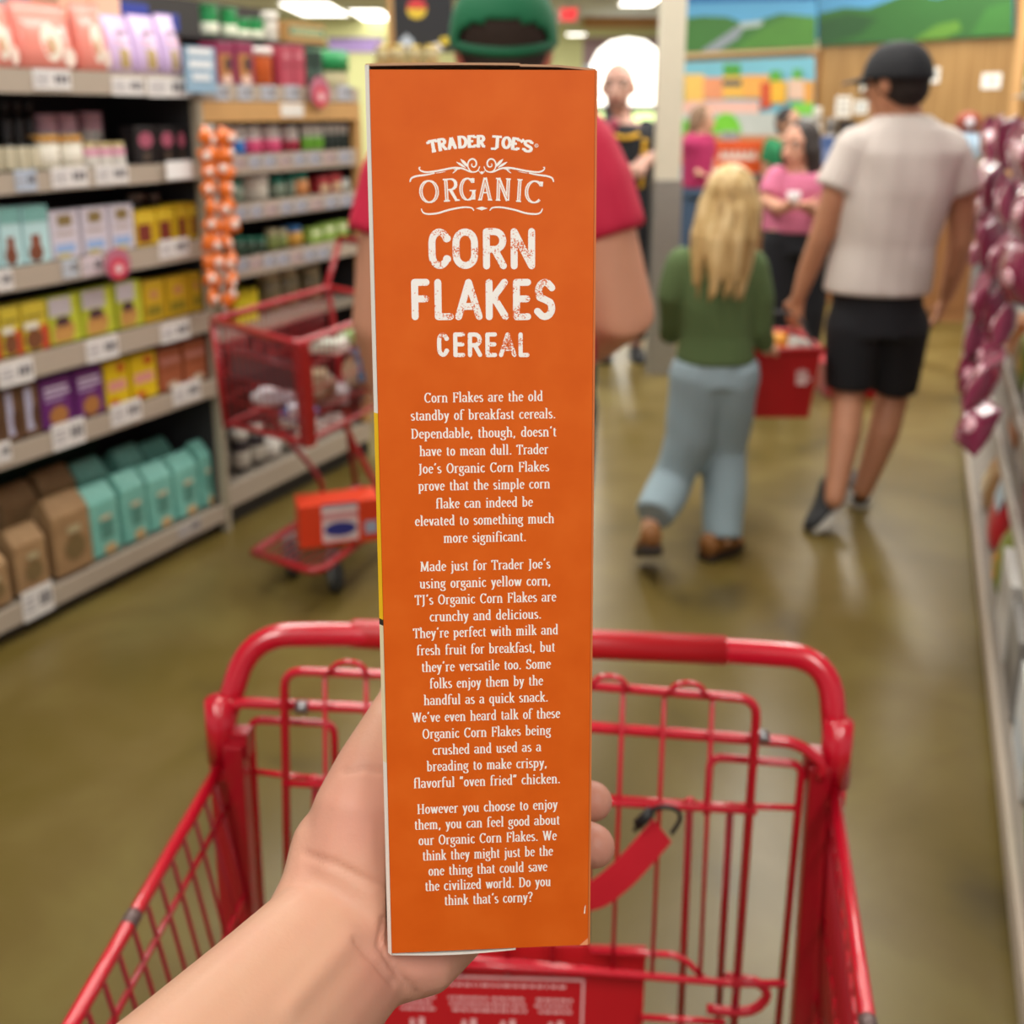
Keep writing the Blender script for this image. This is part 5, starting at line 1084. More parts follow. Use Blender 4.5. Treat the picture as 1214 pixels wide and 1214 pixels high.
# fifth shelf
put('box', 'brown_bag', 'brown pack with a pale blue stripe, # from the left on the fifth shelf', 'pack', 'brown packs on the fifth shelf', [(-35, -2, 466), (0, 20, 462), (22, 44, 456)], Z1['E'], 460, dp=.08, col='#7a5a40', items=[('r', .2, .1, .6, .95, '#b9b8d2'), ('e', .5, .1, .95, .6, '#5c3d28')])
put('box', 'purple_box', 'purple snack box with white lettering bands, # from the left', 'snack box', 'purple boxes on the fifth shelf', [(45, 84, 447), (86, 121, 436)], Z1['E'], 440, dp=.12, col='#6b2a72', items=[('r', .1, .76, .85, .82, '#d9cbe0'), ('r', .1, .64, .9, .71, '#cdbcd6'), ('r', .1, .54, .7, .59, '#b79cc4'), ('e', .2, .02, .8, .42, '#b0763e')])
put('box', 'yellow_pink_box', 'bright yellow box with a pink band, # from the left', 'snack box', 'yellow and pink boxes on the fifth shelf', [(122, 151, 428), (153, 184, 419)], Z1['E'], 424, dp=.12, col='#e2c018', items=[('r', .1, .36, .85, .58, '#e0988c'), ('e', .5, .72, .85, .95, '#c8601e'), ('e', .1, .02, .5, .2, '#c8601e')])
put('box', 'cinnamon_box', 'reddish brown box with paler bands, # from the left', 'snack box', 'reddish brown boxes on the fifth shelf', [(186, 214, 412), (216, 251, 402)], Z1['E'], 407, dp=.12, col='#a45a3a', items=[('r', .06, .62, .9, .76, '#b8786a'), ('r', .1, .5, .85, .54, '#8a4426'), ('e', .3, .02, .8, .2, '#c9b49a')])
# bottom shelf
kraft = ramp_mat('kraft_paper', [(.3, '#94724c'), (.6, '#a5825a'), (.8, '#b08d64')], 18, 5, .7)
put('kraft', 'kraft_bag', 'kraft paper bag, # from the left in front on the bottom shelf', 'paper bag', 'kraft bags on the bottom shelf', [(-34, 10, 662), (13, 54, 628), (58, 105, 590)], Z1['F'], 640, t=.03, dp=.11, mat=kraft, edge='#cfa878', items=[('e', .25, .2, .8, .62, '#7a6440'), ('r', .35, .66, .7, .78, '#b8aa84')])
put('kraft', 'kraft_bag', 'kraft paper bag behind on the bottom shelf, # from the left', 'paper bag', 'kraft bags at the back of the bottom shelf', [(0, 45, 578), (48, 90, 558)], Z1['F'], 575, t=.19, dp=.11, mat=kraft, edge='#a8855c')
teal = ramp_mat('teal_paper', [(.3, '#6fb5a8'), (.6, '#83c6b8'), (.8, '#93d2c4')], 14, 5, .5)
put('kraft', 'teal_bag', 'teal paper bag with a folded top, # from the left in the front row', 'paper bag', 'teal bags on the bottom shelf', [(103, 139, 578), (142, 172, 562), (174, 204, 552), (206, 234, 540), (236, 267, 522)], Z1['F'], 555, t=.04, dp=.11, mat=teal, edge='#d9b48c', items=[('r', .3, .3, .75, .62, '#5a9184'), ('e', .35, .0, .8, .2, '#c9a878'), ('r', .3, .66, .7, .74, '#d8c8a8')])
put('kraft', 'teal_bag', 'teal paper bag standing behind the front row, # from the left', 'paper bag', 'teal bags at the back of the bottom shelf', [(92, 128, 548), (142, 172, 532), (176, 206, 524)], Z1['F'], 535, t=.2, dp=.11, mat=teal, edge='#8fcabc')

# price tags, hanging sign discs and the candy strip
inkp = M('#6a666c', .6, var=.3, scale=300)
def price_tag(x0, x1, y0, y1, where, col='#e9e5e2', t=-.0035):
    s0, z1 = spx(x0, y0, t); s1, z0 = spx(x1, y1, t); xm = (x0 + x1) / 2; _, z1 = spx(xm, y0, t); _, z0 = spx(xm, y1, t)
    r = shelf_thing('price_tag', where, 'price tag', 'price tags on the left shelves', (s0 + s1) / 2, t, z0); w_, h = s1 - s0, z1 - z0
    b = MB(); b.box(-w_ / 2, 0, 0, w_ / 2, .002, h, M(col, .5, var=.03)); b.build('card', r)
    b = MB(); random.seed(int(x0 * 7 + y0)); yy = -.0006
    for k in range(3): b.poly([(-w_ * .44, yy, h * (.25 + k * .2)), (-w_ * random.uniform(.02, .16), yy, h * (.25 + k * .2)), (-w_ * .06, yy, h * (.34 + k * .2)), (-w_ * .44, yy, h * (.34 + k * .2))], M('#a9a5aa', .6))
    for k in range(3): x = w_ * (.06 + k * .135); b.poly([(x, yy, h * .3), (x + w_ * .10, yy, h * .3), (x + w_ * .10, yy, h * .75), (x, yy, h * .75)], inkp)
    b.build('printing', r)
for a in [(38, 85, 82, 106, 'white price tag on the top rail under the coral pouches'), (132, 172, 91, 113, 'white price tag on the top rail under the first lilac pouch'), (174, 226, 92, 115, 'wide white price tag on the top rail under the last lilac pouches'),
          (17, 45, 201, 226, 'pale blue price tag under the dark bottles', '#b9c6d8'), (60, 106, 197, 222, 'white price tag under the ochre-lidded tubs'), (112, 153, 195, 218, 'white price tag under the pink-labelled jars'),
          (-16, 17, 320, 345, 'white price tag under the aqua biscuit boxes'), (73, 94, 307, 329, 'pale blue price tag under the first patterned biscuit box', '#c3ccd6'), (96, 124, 303, 326, 'pinkish price tag beside the round red disc', '#e3d3da'), (188, 225, 283, 305, 'white price tag under the yellow boxes of the third shelf'),
          (-4, 42, 428, 456, 'large white price tag under the bread mix boxes'), (101, 142, 400, 427, 'white price tag under the pancake mix boxes'), (190, 226, 382, 404, 'white price tag under the golden mix boxes'),
          (-14, 15, 525, 549, 'white price tag at the left end of the fifth rail'), (60, 103, 499, 530, 'white price tag under the purple boxes'), (130, 169, 476, 502, 'white price tag under the bright yellow boxes'), (204, 239, 453, 477, 'white price tag under the reddish brown boxes'),
          (24, 66, 695, 731, 'white price tag under the kraft paper bags'), (210, 240, 618, 634, 'small grey price tag under the teal bags', '#b9b2ac')]:
    price_tag(*a)
for i, x in enumerate((262, 290, 318, 346, 408)): price_tag(x - 8, x + 9, 101, 119, f'small blue-grey tag on the top rail of the far unit, {ORD[i]} from the left', '#b8bcc6')
for row, (xa, xb, ya, yb) in enumerate(((276, 418, 184, 176), (278, 420, 244, 227), (280, 408, 306, 287))):
    for i in range(8 if row < 2 else 7):
        t_ = (i + .5) / 8; x = xa + (xb - xa) * t_; y = ya + (yb - ya) * t_
        price_tag(x - 7, x + 7, y + 3, y + 16, f'tiny grey tag on the {("upper", "middle", "lower")[row]} rail of the far unit, {ORD[i]} from the left', ('#aeb2c2', '#c2a8a6')[(i + row) % 3 == 0])
def disc_sign(x, y, r_, lab):
    s, z = spx(x, y, -.03); r = shelf_thing('round_sign', lab, 'sign', None, s, -.03, z)
    s2, _ = spx(x + r_, y, -.03); R_ = s2 - s
    b = MB(); b.tube([(0, 0, 0), (0, .004, 0)], R_, M('#b86a80', .5), 24, smooth=False); b.build('disc', r)
    b = MB(); b.tube([(0, -.0015, -R_ * .3), (0, .0, -R_ * .3)], R_ * .66, M('#d2304a', .5), 20, smooth=False); b.build('red_centre', r)
    b = MB(); b.tube([(0, -.0025, -R_ * .3), (0, -.0016, -R_ * .3)], R_ * .3, M('#e6c8cc', .5), 14, smooth=False); b.build('white_mark', r)
    b = MB(); b.box(-.006, .002, 0, .006, .028, .004, M('#c9c4c0', .4)); b.build('clip', r)
disc_sign(140, 313, 15, 'round red and pink sign disc clipped to the rail under the patterned boxes')
disc_sign(380, 109, 11, 'round dark red sign disc clipped to the top rail of the far unit')
s, z = spx(213, 201, -.02); r = shelf_thing('white_shelf_talker', 'overexposed white card sticking out at the right end of the second rail', 'card', None, s, -.02, z); b = MB(); b.box(-.055, 0, -.03, .055, .003, .028, M('#fbfbfa', .4, var=0)); b.build('card', r); b = MB(); b.box(-.01, .003, -.02, .01, .02, -.01, M('#d8d5d0', .4)); b.build('clip', r)
s, z = spx(238, 82, -.03); r = shelf_thing('blue_shelf_sign', 'pale blue sign card with white lettering clipped between the two shelving units', 'sign', None, s, -.03, z)
b = MB(); b.box(-.07, 0, -.075, .07, .004, .07, M('#8fb0c8', .5)); b.build('card', r); prints(r, .14, .14, [('r', .12, .32, .88, .46, '#eef2f4'), ('r', .12, .02, .88, .2, '#e6ecf0'), ('r', .2, -.25, .8, -.1, '#e6ecf0')], -.0008, 'white_lettering'); b = MB(); b.box(-.01, .004, -.07, .01, .03, -.06, M('#c9c4c0', .4)); b.build('clip', r)
foil_o = M('#e87322', .22, coat=.6, var=.2, scale=30); foil_w = M('#ead7cc', .18, coat=.6)
s0, z0 = spx(256, 158, -.06); strip = shelf_thing('hanging_strip', 'narrow clear plastic strip with packets hanging in front of the upright post', 'display strip', None, s0, -.05, spx(262, 372, -.06)[1])
b = MB(); b.box(-.012, .008, 0, .012, .010, spx(256, 150, -.06)[1] - spx(262, 372, -.06)[1], M('#d8d4cc', .3)); b.build('plastic_strip', strip); b = MB(); b.box(-.012, .01, .62, .012, .034, .63, M('#c9c4c0', .4)); b.build('hook', strip)
random.seed(11)
ys = [163, 184, 204, 224, 245, 267, 288, 310, 332, 353]
for i, y in enumerate(ys):
    for j, x in enumerate((247, 263)):
        xx = x + (i * .9) + random.uniform(-2, 2); s, z = spx(xx, y, -.075)
        r = shelf_thing('candy_packet', f'orange foil candy packet, {ORD[i]} from the top in the {("left", "right")[j]} strip row', 'candy packet', 'orange packets on the hanging strip', s, -.07 - .015 * j, z, random.uniform(-.5, .5))
        b = MB(); rt = Matrix.Rotation(random.uniform(-.7, .7), 3, 'Y'); w_, h = .036, .045; R = []
        for t, a, d_ in ((-1, .9, .1), (-.85, 1, .15), (-.4, 1, 1), (.4, 1, 1), (.85, 1, .15), (1, .9, .1)): R.append([rt @ V((w_ * a * cos(2 * pi * k / 10), .016 * d_ * sin(2 * pi * k / 10), h * t * .62)) for k in range(10)])
        b.rings(R, foil_o); b.build('wrapper', r)
        b = MB(); b.ell(rt @ V((random.choice((-.012, .014)), -.012, random.uniform(-.008, .01))), (.016, .007, .015), foil_w, n=10, k=6); b.build('white_label', r)

# goods on the far unit
Z2 = {'A': 1.585, 'B': 1.345, 'C': 1.177, 'D': .985, 'F': .165}
put('box', 'plum_box', 'plum box with orange picture on the far top shelf, # from left', 'box', 'plum boxes on the far top shelf', [(256, 277), (279, 300)], Z2['A'], 50, dp=.08, col='#8f2b52', items=[('r', .1, .1, .8, .72, '#b5783e'), ('e', .4, .3, .8, .66, '#3b2a26'), ('e', .2, .0, .8, .22, '#e8c3b0')])
put('jar', 'orange_tub', 'orange tub with a white lid on the far top shelf', 'tub', None, [(301, 331)], Z2['A'], 56, t=.03, col='#d0602a', lid='#efe6e2', lidh=.2, neck=1.0)
put('box', 'rose_box', 'rose red box in the far top shelf block, # from the left', 'box', 'rose boxes on the far top shelf', [(332, 346), (347, 361)], Z2['A'], 54, dp=.08, col='#b6485a', items=[('r', .1, .48, .9, .52, '#7d2c3c'), ('r', .2, .7, .8, .8, '#d98a96')])
put('box', 'dark_green_box', 'dark green pack beside the rose boxes, # from the left', 'pack', 'dark green packs on the far top shelf', [(363, 371), (373, 382)], Z2['A'], 60, dp=.06, col='#263f36', items=[('r', .2, .3, .8, .5, '#5a7568')])
put('jar', 'green_cream_tub', 'green tub with a cream base at the far end of the top shelf', 'tub', None, [(384, 424)], Z2['A'], 60, t=.02, col='#e6dfb4', lid='#2a9a58', lidh=.55, neck=1.0)
s, z = spx(300, 44, .22); b = MB(); b.box(.01, .14, 1.74, .9, .40, 1.755, M('#2d2a2a', .7)); b.build('upper_board', u2)
b = MB(); b.box(.01, .40, 1.60, .9, .425, 1.90, M('#3a3634', .7)); b.build('bracket_panel', u2)
put('jar', 'green_canister', 'bright green canister with white label on the upper shelf, # from left', 'canister', 'green canisters on the upper shelf', [(247, 262, 6), (271, 284, 10), (285, 300, 22), (302, 318, 22)], 1.756, 14, t=.16, col='#24914e', band=('#e4ead2', .05, .42), lid='#1f8a46', lidh=.15, neck=1.0)
put('jar', 'white_tub', 'low white tub lying above the green canisters', 'tub', None, [(320, 333)], 1.756, 14, t=.2, col='#efe9dc', lid='#f4f0e6', lidh=.3, neck=1.0)
put('box', 'tan_crate', 'tan crate with a teal band on the upper shelf', 'crate', None, [(341, 385)], 1.756, 27, t=.16, dp=.15, col='#b98d55', items=[('r', .03, .35, .97, .75, '#4f8a72'), ('r', .1, .45, .9, .62, '#c9b98a')])
put('jar', 'capped_bottle', 'white-capped bottle with blue label, far second shelf, # from the left', 'bottle', 'blue bottles on the far second shelf', [(266, 279), (280, 293)], Z2['B'], 149, t=.03, col='#c8ccd0', lid='#d9d6d2', band=('#2f78c4', .02, .46), lidh=.42, neck=.9)
put('jar', 'capped_bottle', 'white-capped bottle with pink label, far second shelf, # from the left', 'bottle', 'pink bottles on the far second shelf', [(294, 315), (317, 338)], Z2['B'], 149, t=.03, col='#cdb9bd', lid='#d9d6d2', band=('#d64a78', .02, .5), lidh=.4, neck=.9)
put('jar', 'capped_bottle', 'white-capped bottle with a dark red label between pink and green ones', 'bottle', None, [(341, 359)], Z2['B'], 149, t=.03, col='#b9a9a9', lid='#d9d6d2', band=('#9c1c38', .02, .46), lidh=.42, neck=.9)
put('jar', 'spice_jar', 'small white-capped jar with a green label, # from the left', 'jar', 'green spice jars on the far second shelf', [(361, 368), (369, 376), (377, 385)], Z2['B'], 148, t=.03, col='#a9b89c', lid='#d9d6d2', band=('#6aa82e', .04, .52), lidh=.4, neck=.9)
put('jar', 'spice_jar', 'small white-capped jar with dark contents, # from the left', 'jar', 'dark spice jars on the far second shelf', [(387, 393), (394, 400), (401, 407), (408, 414)], Z2['B'], 147, t=.03, col='#2c3a34', lid='#d0cdc9', band=('#24312c', .04, .5), lidh=.4, neck=.9)
put('jar', 'teal_cap_jar', 'teal-lidded jar on the far third shelf, # from the left', 'jar', 'teal-lidded jars on the far third shelf', [(275, 293, 214), (328, 342, 210), (344, 352, 208)], Z2['C'], 211, t=.03, col='#7a8a78', lid='#1f8a76', lidh=.3)
put('jar', 'white_tub', 'white tub with a pale grey lid on the far third shelf', 'tub', None, [(298, 326)], Z2['C'], 209, t=.03, col='#d9d4c8', lid='#ece8e0', lidh=.25, neck=1.0)
put('jar', 'orange_jar', 'orange jar with a turquoise lid on the far third shelf', 'jar', None, [(353, 371)], Z2['C'], 206, t=.03, col='#d08a52', lid='#3aa892', lidh=.25)
put('box', 'red_pack', 'red and tan pack on the far third shelf, # from the left', 'pack', 'red packs on the far third shelf', [(378, 391, 209), (393, 405, 205)], Z2['C'], 207, dp=.05, col='#a8343c', items=[('r', .1, .1, .9, .5, '#c9b08a')])
put('jar', 'white_tub', 'small white tub at the right end of the far third shelf', 'tub', None, [(407, 419)], Z2['C'], 212, t=.03, col='#cdd4cc', lid='#e2e4de', lidh=.25)
put('jar', 'dark_green_jar', 'dark green jar on the far fourth shelf, # from the left', 'jar', 'dark green jars on the far fourth shelf', [(281, 293), (294, 306), (307, 319)], Z2['D'], 281, t=.04, col='#35503f', lid='#2b7f66', lidh=.25)
put('jar', 'olive_jar', 'olive jar with cream lid on the far fourth shelf, # from left', 'jar', 'olive jars on the far fourth shelf', [(321, 332), (333, 344)], Z2['D'], 272, t=.04, col='#7d8a4a', lid='#c9c29a', lidh=.3)
put('jar', 'yellow_jar', 'amber jar with a blue lid on the far fourth shelf', 'jar', None, [(346, 364)], Z2['D'], 268, t=.04, col='#c9953a', lid='#3a7cc0', lidh=.3)
put('box', 'lime_pack', 'lime green pack on the far fourth shelf, # from the left', 'pack', 'lime packs on the far fourth shelf', [(368, 382, 270), (384, 398, 265), (400, 413, 262)], Z2['D'], 266, dp=.05, col='#93b552', items=[('r', .1, .5, .9, .8, '#d8e0b8')])
put('box', 'yellow_pack', 'bright yellow pack lying on the shelf just above the far trolley', 'pack', None, [(278, 306)], .731, 344, t=.06, dp=.1, col='#d6c41c')
put('jar', 'pale_jar', 'pale lidded jar behind the far trolley, # from the left', 'jar', 'pale jars behind the far trolley', [(318, 338, 322), (340, 360, 318), (368, 386, 316)], .731, 320, t=.10, col='#8a8062', lid='#b8ae90', lidh=.25)
put('jar', 'dark_bottle', 'dark bottle with pale label on the far bottom shelf, # from left', 'bottle', 'dark bottles on the far bottom shelf', [(283, 300, 512), (302, 318, 506), (340, 356, 500)], Z2['F'], 508, t=.06, col='#2c2226', lid='#d8d2c8', band=('#b5ada0', .1, .5), lidh=.2)
put('jar', 'white_bottle', 'pale plastic bottle on the far bottom shelf, # from the left', 'bottle', 'pale bottles on the far bottom shelf', [(320, 338, 520), (358, 376, 504), (378, 396, 500), (398, 416, 494)], Z2['F'], 505, t=.06, col='#cfc9c0', lid='#e8e4de', lidh=.2, neck=.7)
# ------------------------------------------------------------ the other shopper's trolley by the far shelf
zt, zb_ = .86, .53
fA, fB, fD = at_z(252, 380, zt), at_z(352, 408, zt), at_z(398, 338, zt); fv = fD - fA; fv.normalize()
c2 = thing('shopping_cart', 'far red trolley with goods in its basket, parked by the left shelves', 'shopping cart', V(((fA.x + fB.x) / 2, (fA.y + fB.y) / 2, 0)))
LEN = .66; fC = fB + fv * LEN; fD = fA + fv * LEN
fA2, fB2 = at_z(268, 503, zb_), at_z(362, 525, zb_); fC2, fD2 = fB2 + fv * (LEN - .1), fA2 + fv * (LEN - .1)
def b2(): return MB(off=c2.location)
rd2 = M('#a3121f', .35, coat=.4)
b2().tube(rounded([fA, fB, fC, fD, fA], .04), .012, rd2, 10).build('top_rim', c2)
b2().tube(rounded([fA2, fB2, fC2, fD2, fA2], .03), .008, rd2, 8).build('bottom_rim', c2)
def panel(name, a, b_, a2, b2_, n, m_):
    p = b2()
    for i in range(n): t = (i + .5) / n; p.tube([a.lerp(b_, t), a2.lerp(b2_, t)], .0019, rd2, 5)
    for k in range(1, m_): t = k / m_; p.tube([a.lerp(a2, t), b_.lerp(b2_, t)], .0022, rd2, 5)
    p.build(name, c2)
panel('front_mesh', fA, fB, fA2, fB2, 12, 4); panel('side_mesh', fB, fC, fB2, fC2, 24, 4); panel('side_mesh', fA, fD, fA2, fD2, 24, 4); panel('basket_floor', fA2, fD2, fB2, fC2, 12, 8)
p = b2(); up_ = (fB2 - fB); nrm = (fB - fA).normalized()
p.hexa([fB2 - nrm * .028 + V((0, 0, -.015)), fB2 + nrm * .012 + V((0, 0, -.015)), fB2 + nrm * .02 + fv * .04 + V((0, 0, -.015)), fB2 - nrm * .02 + fv * .03 + V((0, 0, -.015))], [fB - nrm * .028, fB + nrm * .014, fB + nrm * .022 + fv * .04, fB - nrm * .02 + fv * .03], M('#b81a24', .4)); p.build('corner_guard', c2)
p = b2(); p.tube([fA, fA2 + V((0, 0, -.01))], .011, rd2, 8); p.build('corner_post', c2)
p = b2(); c_ = fA.lerp(fB, .52).lerp(fA2.lerp(fB2, .52), .34); p.plate([fA.lerp(fB, .22).lerp(fA2, .25) + fv * .012, fA.lerp(fB, .86).lerp(fB2, .2) + fv * .012, fA.lerp(fB, .86).lerp(fB2, .5) + fv * .012, fA.lerp(fB, .22).lerp(fA2, .55) + fv * .012], fv, .004, M('#5c4a52', .4)); p.build('front_plate', c2)
rk = [at_z(300, 655, .15), at_z(376, 680, .15)]; rk += [rk[1] + fv * .62, rk[0] + fv * .62]
b2().tube(rounded([rk[0], rk[1], rk[2], rk[3], rk[0]], .06), .012, rd2, 10).build('lower_rack', c2)
p = b2()
for i in range(9): t = (i + .5) / 9; p.tube([rk[0].lerp(rk[1], t), rk[3].lerp(rk[2], t)], .003, rd2, 6)
p.build('rack_wires', c2)
for a_, e_ in ((fB2, rk[1]), (fA2, rk[0])):
    s_ = a_ + fv * .22; e_ = e_ + fv * .40
    b2().tube(spline([s_, s_ + fv * .06 + V((0, 0, -.10)), e_ - fv * .02 + V((0, 0, .12)), e_], 6), .010, rd2, 8).build('frame_arm', c2)
for a_, e_ in ((fC, rk[2]), (fD, rk[3])):
    b2().tube([e_, a_ + V((0, 0, .02)), a_ + fv * .10 + V((0, 0, .17))], .011, rd2, 8).build('rear_upright', c2)
b2().tube([fC + fv * .10 + V((0, 0, .17)), fD + fv * .10 + V((0, 0, .17))], .014, rd2, 10).build('handle', c2)
for w_ in (at_z(397, 700, 0), at_z(346, 682, 0), rk[2] - fv * .06, rk[3] - fv * .06):
    c_ = V((w_.x, w_.y, .062)); ax = V((cos(.5), sin(.5), 0)); o_ = b2(); o_.tube([c_ - ax * .016, c_ - ax * .013, c_ + ax * .013, c_ + ax * .016], [.05, .062, .062, .05], M('#35383a', .6), 24)
    o_ = o_.build('castor', c2); k = b2(); k.tube([c_ - ax * .0175, c_ + ax * .0175], .036, M('#85898a', .45), 18); k.build('hub', o_)
    k = b2(); k.tube([c_ + ax * .022, V((w_.x, w_.y, .15)) + ax * .01], .008, chrome, 8); k.tube([c_ - ax * .022, V((w_.x, w_.y, .15)) - ax * .01], .008, chrome, 8); k.build('fork', o_)
# goods in it
def c2p(u, v, z): b0 = fA2.lerp(fB2, u); return V((b0.x, b0.y, z)) + fv * v
goods = [('white_pack', 'white plastic pack low in the front of the far trolley', .42, .09, .62, (.12, .06, .05), '#d9d6da', .3), ('blue_pack', 'blue pack beside the white pack in the far trolley', .72, .10, .58, (.10, .06, .05), '#3f5f98', .2),
         ('white_tray', 'white tray pack near the top right of the far trolley', .74, .27, .76, (.11, .08, .035), '#e1e2da', -.2), ('salad_pack', 'pale green and white salad pack in the far trolley', .80, .42, .76, (.12, .08, .04), '#cfdcc0', .35),
         ('brown_pack', 'brown paper pack in the middle of the far trolley', .66, .20, .64, (.13, .10, .09), '#8a7a62', .1), ('cream_bag', 'cream bag with a blue stripe at the right side of the far trolley', .82, .46, .64, (.14, .09, .12), '#d8cdaa', .5), ('dark_tray', 'dark tray on the floor of the far trolley', .5, .34, .565, (.26, .14, .05), '#3a2026', 0)]
for n_, lab, u, v, z, sz_, col, ry in goods:
    c_ = c2p(u, v, z); r = thing(n_, lab, 'grocery pack', c_, ry)
    b = MB(); b.ell((0, 0, 0), (sz_[0] * .62, sz_[1] * .62, sz_[2] * .62), M(col, .4, var=.12), n=14, k=8) if 'pack' in n_ or 'bag' in n_ else b.box(-sz_[0] / 2, -sz_[1] / 2, -sz_[2] / 2, sz_[0] / 2, sz_[1] / 2, sz_[2] / 2, M(col, .4, var=.1)); b.build('wrapping', r)
    b = MB(); sc = .35; b.box(-sz_[0] * sc, -sz_[1] * .60, -sz_[2] * .2, sz_[0] * sc, sz_[1] * .3, sz_[2] * .58, M({'cream_bag': '#3f9ad0', 'salad_pack': '#8fb86a', 'brown_pack': '#b9ab8c', 'white_tray': '#c8cfc0'}.get(n_, '#cfcad0'), .5)); b.build('printed_label', r)
oa, ob = at_z(356, 652, .168), at_z(452, 640, .168); od = (ob - oa); ow = od.length; od.normalize(); ox = thing('orange_case', 'bright red-orange case with a blue oval, under the far trolley basket', 'box', (oa + ob) / 2 - V((0, 0, 0)), math.atan2(od.y, od.x))
b = MB(); b.box(-ow / 2, 0, 0, ow / 2, .11, .142, M('#e0401c', .45)); b.build('case', ox, .003)
prints(ox, ow, .142, [('r', .28, .1, .72, .98, '#e8d6d6'), ('r', .28, .93, .72, 1, '#6a4a78'), ('r', .28, .62, .72, .78, '#d99a9e'), ('e', .30, .22, .70, .56, '#2f3488'), ('r', .8, .2, .96, .5, '#a9b4cc')])

# ------------------------------------------------------------ right-hand shelving with hanging foil bags
RA_ = at_z(1200, 1214, 0); RDv = V((sin(RD(21.8)), cos(RD(21.8)), 0)); RNv = V((RDv.y, -RDv.x, 0)); RRZ = math.atan2(-RDv.y, -RDv.x)
def rp3(s, t, z): return RA_ + RDv * s + RNv * t + V((0, 0, z))
def rpx(px, py, t=0.0): p = at_pl(px, py, RA_ + RNv * t, RNv); return (p - RA_).dot(RDv), p.z
ur = thing('grocery_shelf', 'shelving along the right edge with hanging burgundy foil bags above low shelves', 'shelf', rp3(0, 0, 0), RRZ)
wht = M('#cfc9c0', .5)
for z0, z1, t0 in ((.06, .125, .0), (.36, .41, .05), (.60, .64, .05)):
    b = MB(); b.box(-3.4, t0 + .012, z1 - .03, .5, .5, z1 - .008, beige_dk); b.build('shelf_board', ur); b = MB(); b.box(-3.4, t0, z0, .5, t0 + .012, z1, wht if t0 else beige); b.build('price_rail', ur)
b = MB(); b.box(-3.4, .5, .02, .5, .53, 1.5, M('#8d868a', .6)); b.build('back_panel', ur)
b = MB(); b.box(-3.4, .06, 0, .5, .08, .06, M('#3a3835', .7)); b.build('kick_plate', ur)
b = MB()
for k in range(3): b.box(-3.4 + k * 1.22, .46, .05, -3.36 + k * 1.22, .499, 1.5, post_m); b.build('upright_post', ur); b = MB()
for zz_ in (.90, 1.06, 1.22, 1.38, 1.50): b = MB(); b.tube([(-3.3, .06, zz_ + .05), (-.9, .06, zz_ + .05)], .006, chrome, 6); b.build('peg_bar', ur)
foil = M('#82294a', .2, coat=.7, var=.3, scale=14, bump=.5); foil_hi = M('#dfa9b6', .15, coat=.8)  # foil_hi: pale print patch that doubles as a painted highlight on the foil
random.seed(21)
bag_me = None
for i, z in enumerate((1.40, 1.25, 1.10, .95, .80, .67)):
    for j in range(11):
        s = 1.2 + .20 * j + (.10 if i % 2 else 0); out = -.02 - .012 * i + random.uniform(-.02, .03)
        pp = rp3(s, out, z); dp_ = (pp - EYE).dot(FW); pxx = PX0 + FPX * (pp - EYE).dot(RT) / dp_
        if pxx < 1172 - 4 * i or pxx > 1290: continue
        r = thing('foil_bag', f'burgundy foil bag hanging in the {ORD[i]} row from the top, {ORD[j]} from the near end', 'snack bag', rp3(s, out, z), RRZ + random.uniform(-.5, .5), 'hanging burgundy foil bags'); r.rotation_euler.x = random.uniform(-.45, .1); r.rotation_euler.y = random.uniform(-.35, .35); r.scale = (.86, .86, .86)
        if bag_me is None:
            b = MB(); R = []
            for t, a, d_ in ((-1, .96, .05), (-.88, 1, .12), (-.5, .96, .85), (0, .95, 1), (.5, .96, .75), (.86, 1, .12), (1, .98, .05)): R.append([V((.075 * a * (abs(cos(q_)) ** .6) * (1 if cos(q_) > 0 else -1), .032 * d_ * sin(q_), .085 * t)) for q_ in [2 * pi * k / 16 for k in range(16)]])
            b.rings(R, foil); m1 = b.mesh('bag'); b = MB(); b.ell((.012, -.030, -.008), (.030, .006, .026), foil_hi, n=12, k=6); m2 = b.mesh('label'); bag_me = (m1, m2)
        link_mesh('foil_pouch', bag_me[0], r); link_mesh('print_glint', bag_me[1], r)
def rput(kind, name, lab, cat, x0, x1, y, z, h, col, items=(), t=.03, dp=.12):
    s0, _ = rpx(x0, y, t); s1, _ = rpx(x1, y, t); w_ = abs(s1 - s0); r = thing(name, lab, cat, rp3((s0 + s1) / 2, t, z), RRZ)
    (carton if kind == 'box' else pouch)(r, w_, h, dp, col, list(items))
def rsl(kind, name, lab, cat, s0, w_, z, h, col, items=(), t=.03, dp=.12, grp=None):
    r = thing(name, lab, cat, rp3(s0, t, z), RRZ, grp); (carton if kind == 'box' else pouch)(r, w_, h, dp, col, list(items))
rsl('pouch', 'brown_pouch', 'reddish brown pouch on the lowest right shelf nearest the camera', 'snack pouch', .02, .18, .126, .2, '#a8592e', [('e', .2, .2, .8, .6, '#d08a4a')])
rsl('pouch', 'yellow_green_pouch', 'yellow and green pouch on the lowest right shelf', 'snack pouch', .30, .20, .126, .20, '#c9b422', [('r', .1, .05, .9, .4, '#5f8f2a'), ('e', .3, .5, .7, .8, '#e2d24a')])
rsl('box', 'white_carton', 'plain white carton on the lowest right shelf beside the yellow and green pouch', 'carton', .56, .22, .126, .2, '#d5d8d8', [('r', .1, .2, .9, .4, '#b9c4cc')])
rsl('box', 'grey_carton', 'grey speckled carton on the lowest right shelf beyond the white carton', 'carton', .86, .22, .126, .2, '#8d8a86', [('r', .1, .1, .9, .5, '#6b6662')])
rsl('box', 'white_carton', 'tall white carton further along the lowest right shelf', 'carton', 1.16, .26, .126, .21, '#d8d5d0', [('r', .2, .5, .8, .8, '#b8b4ae')])
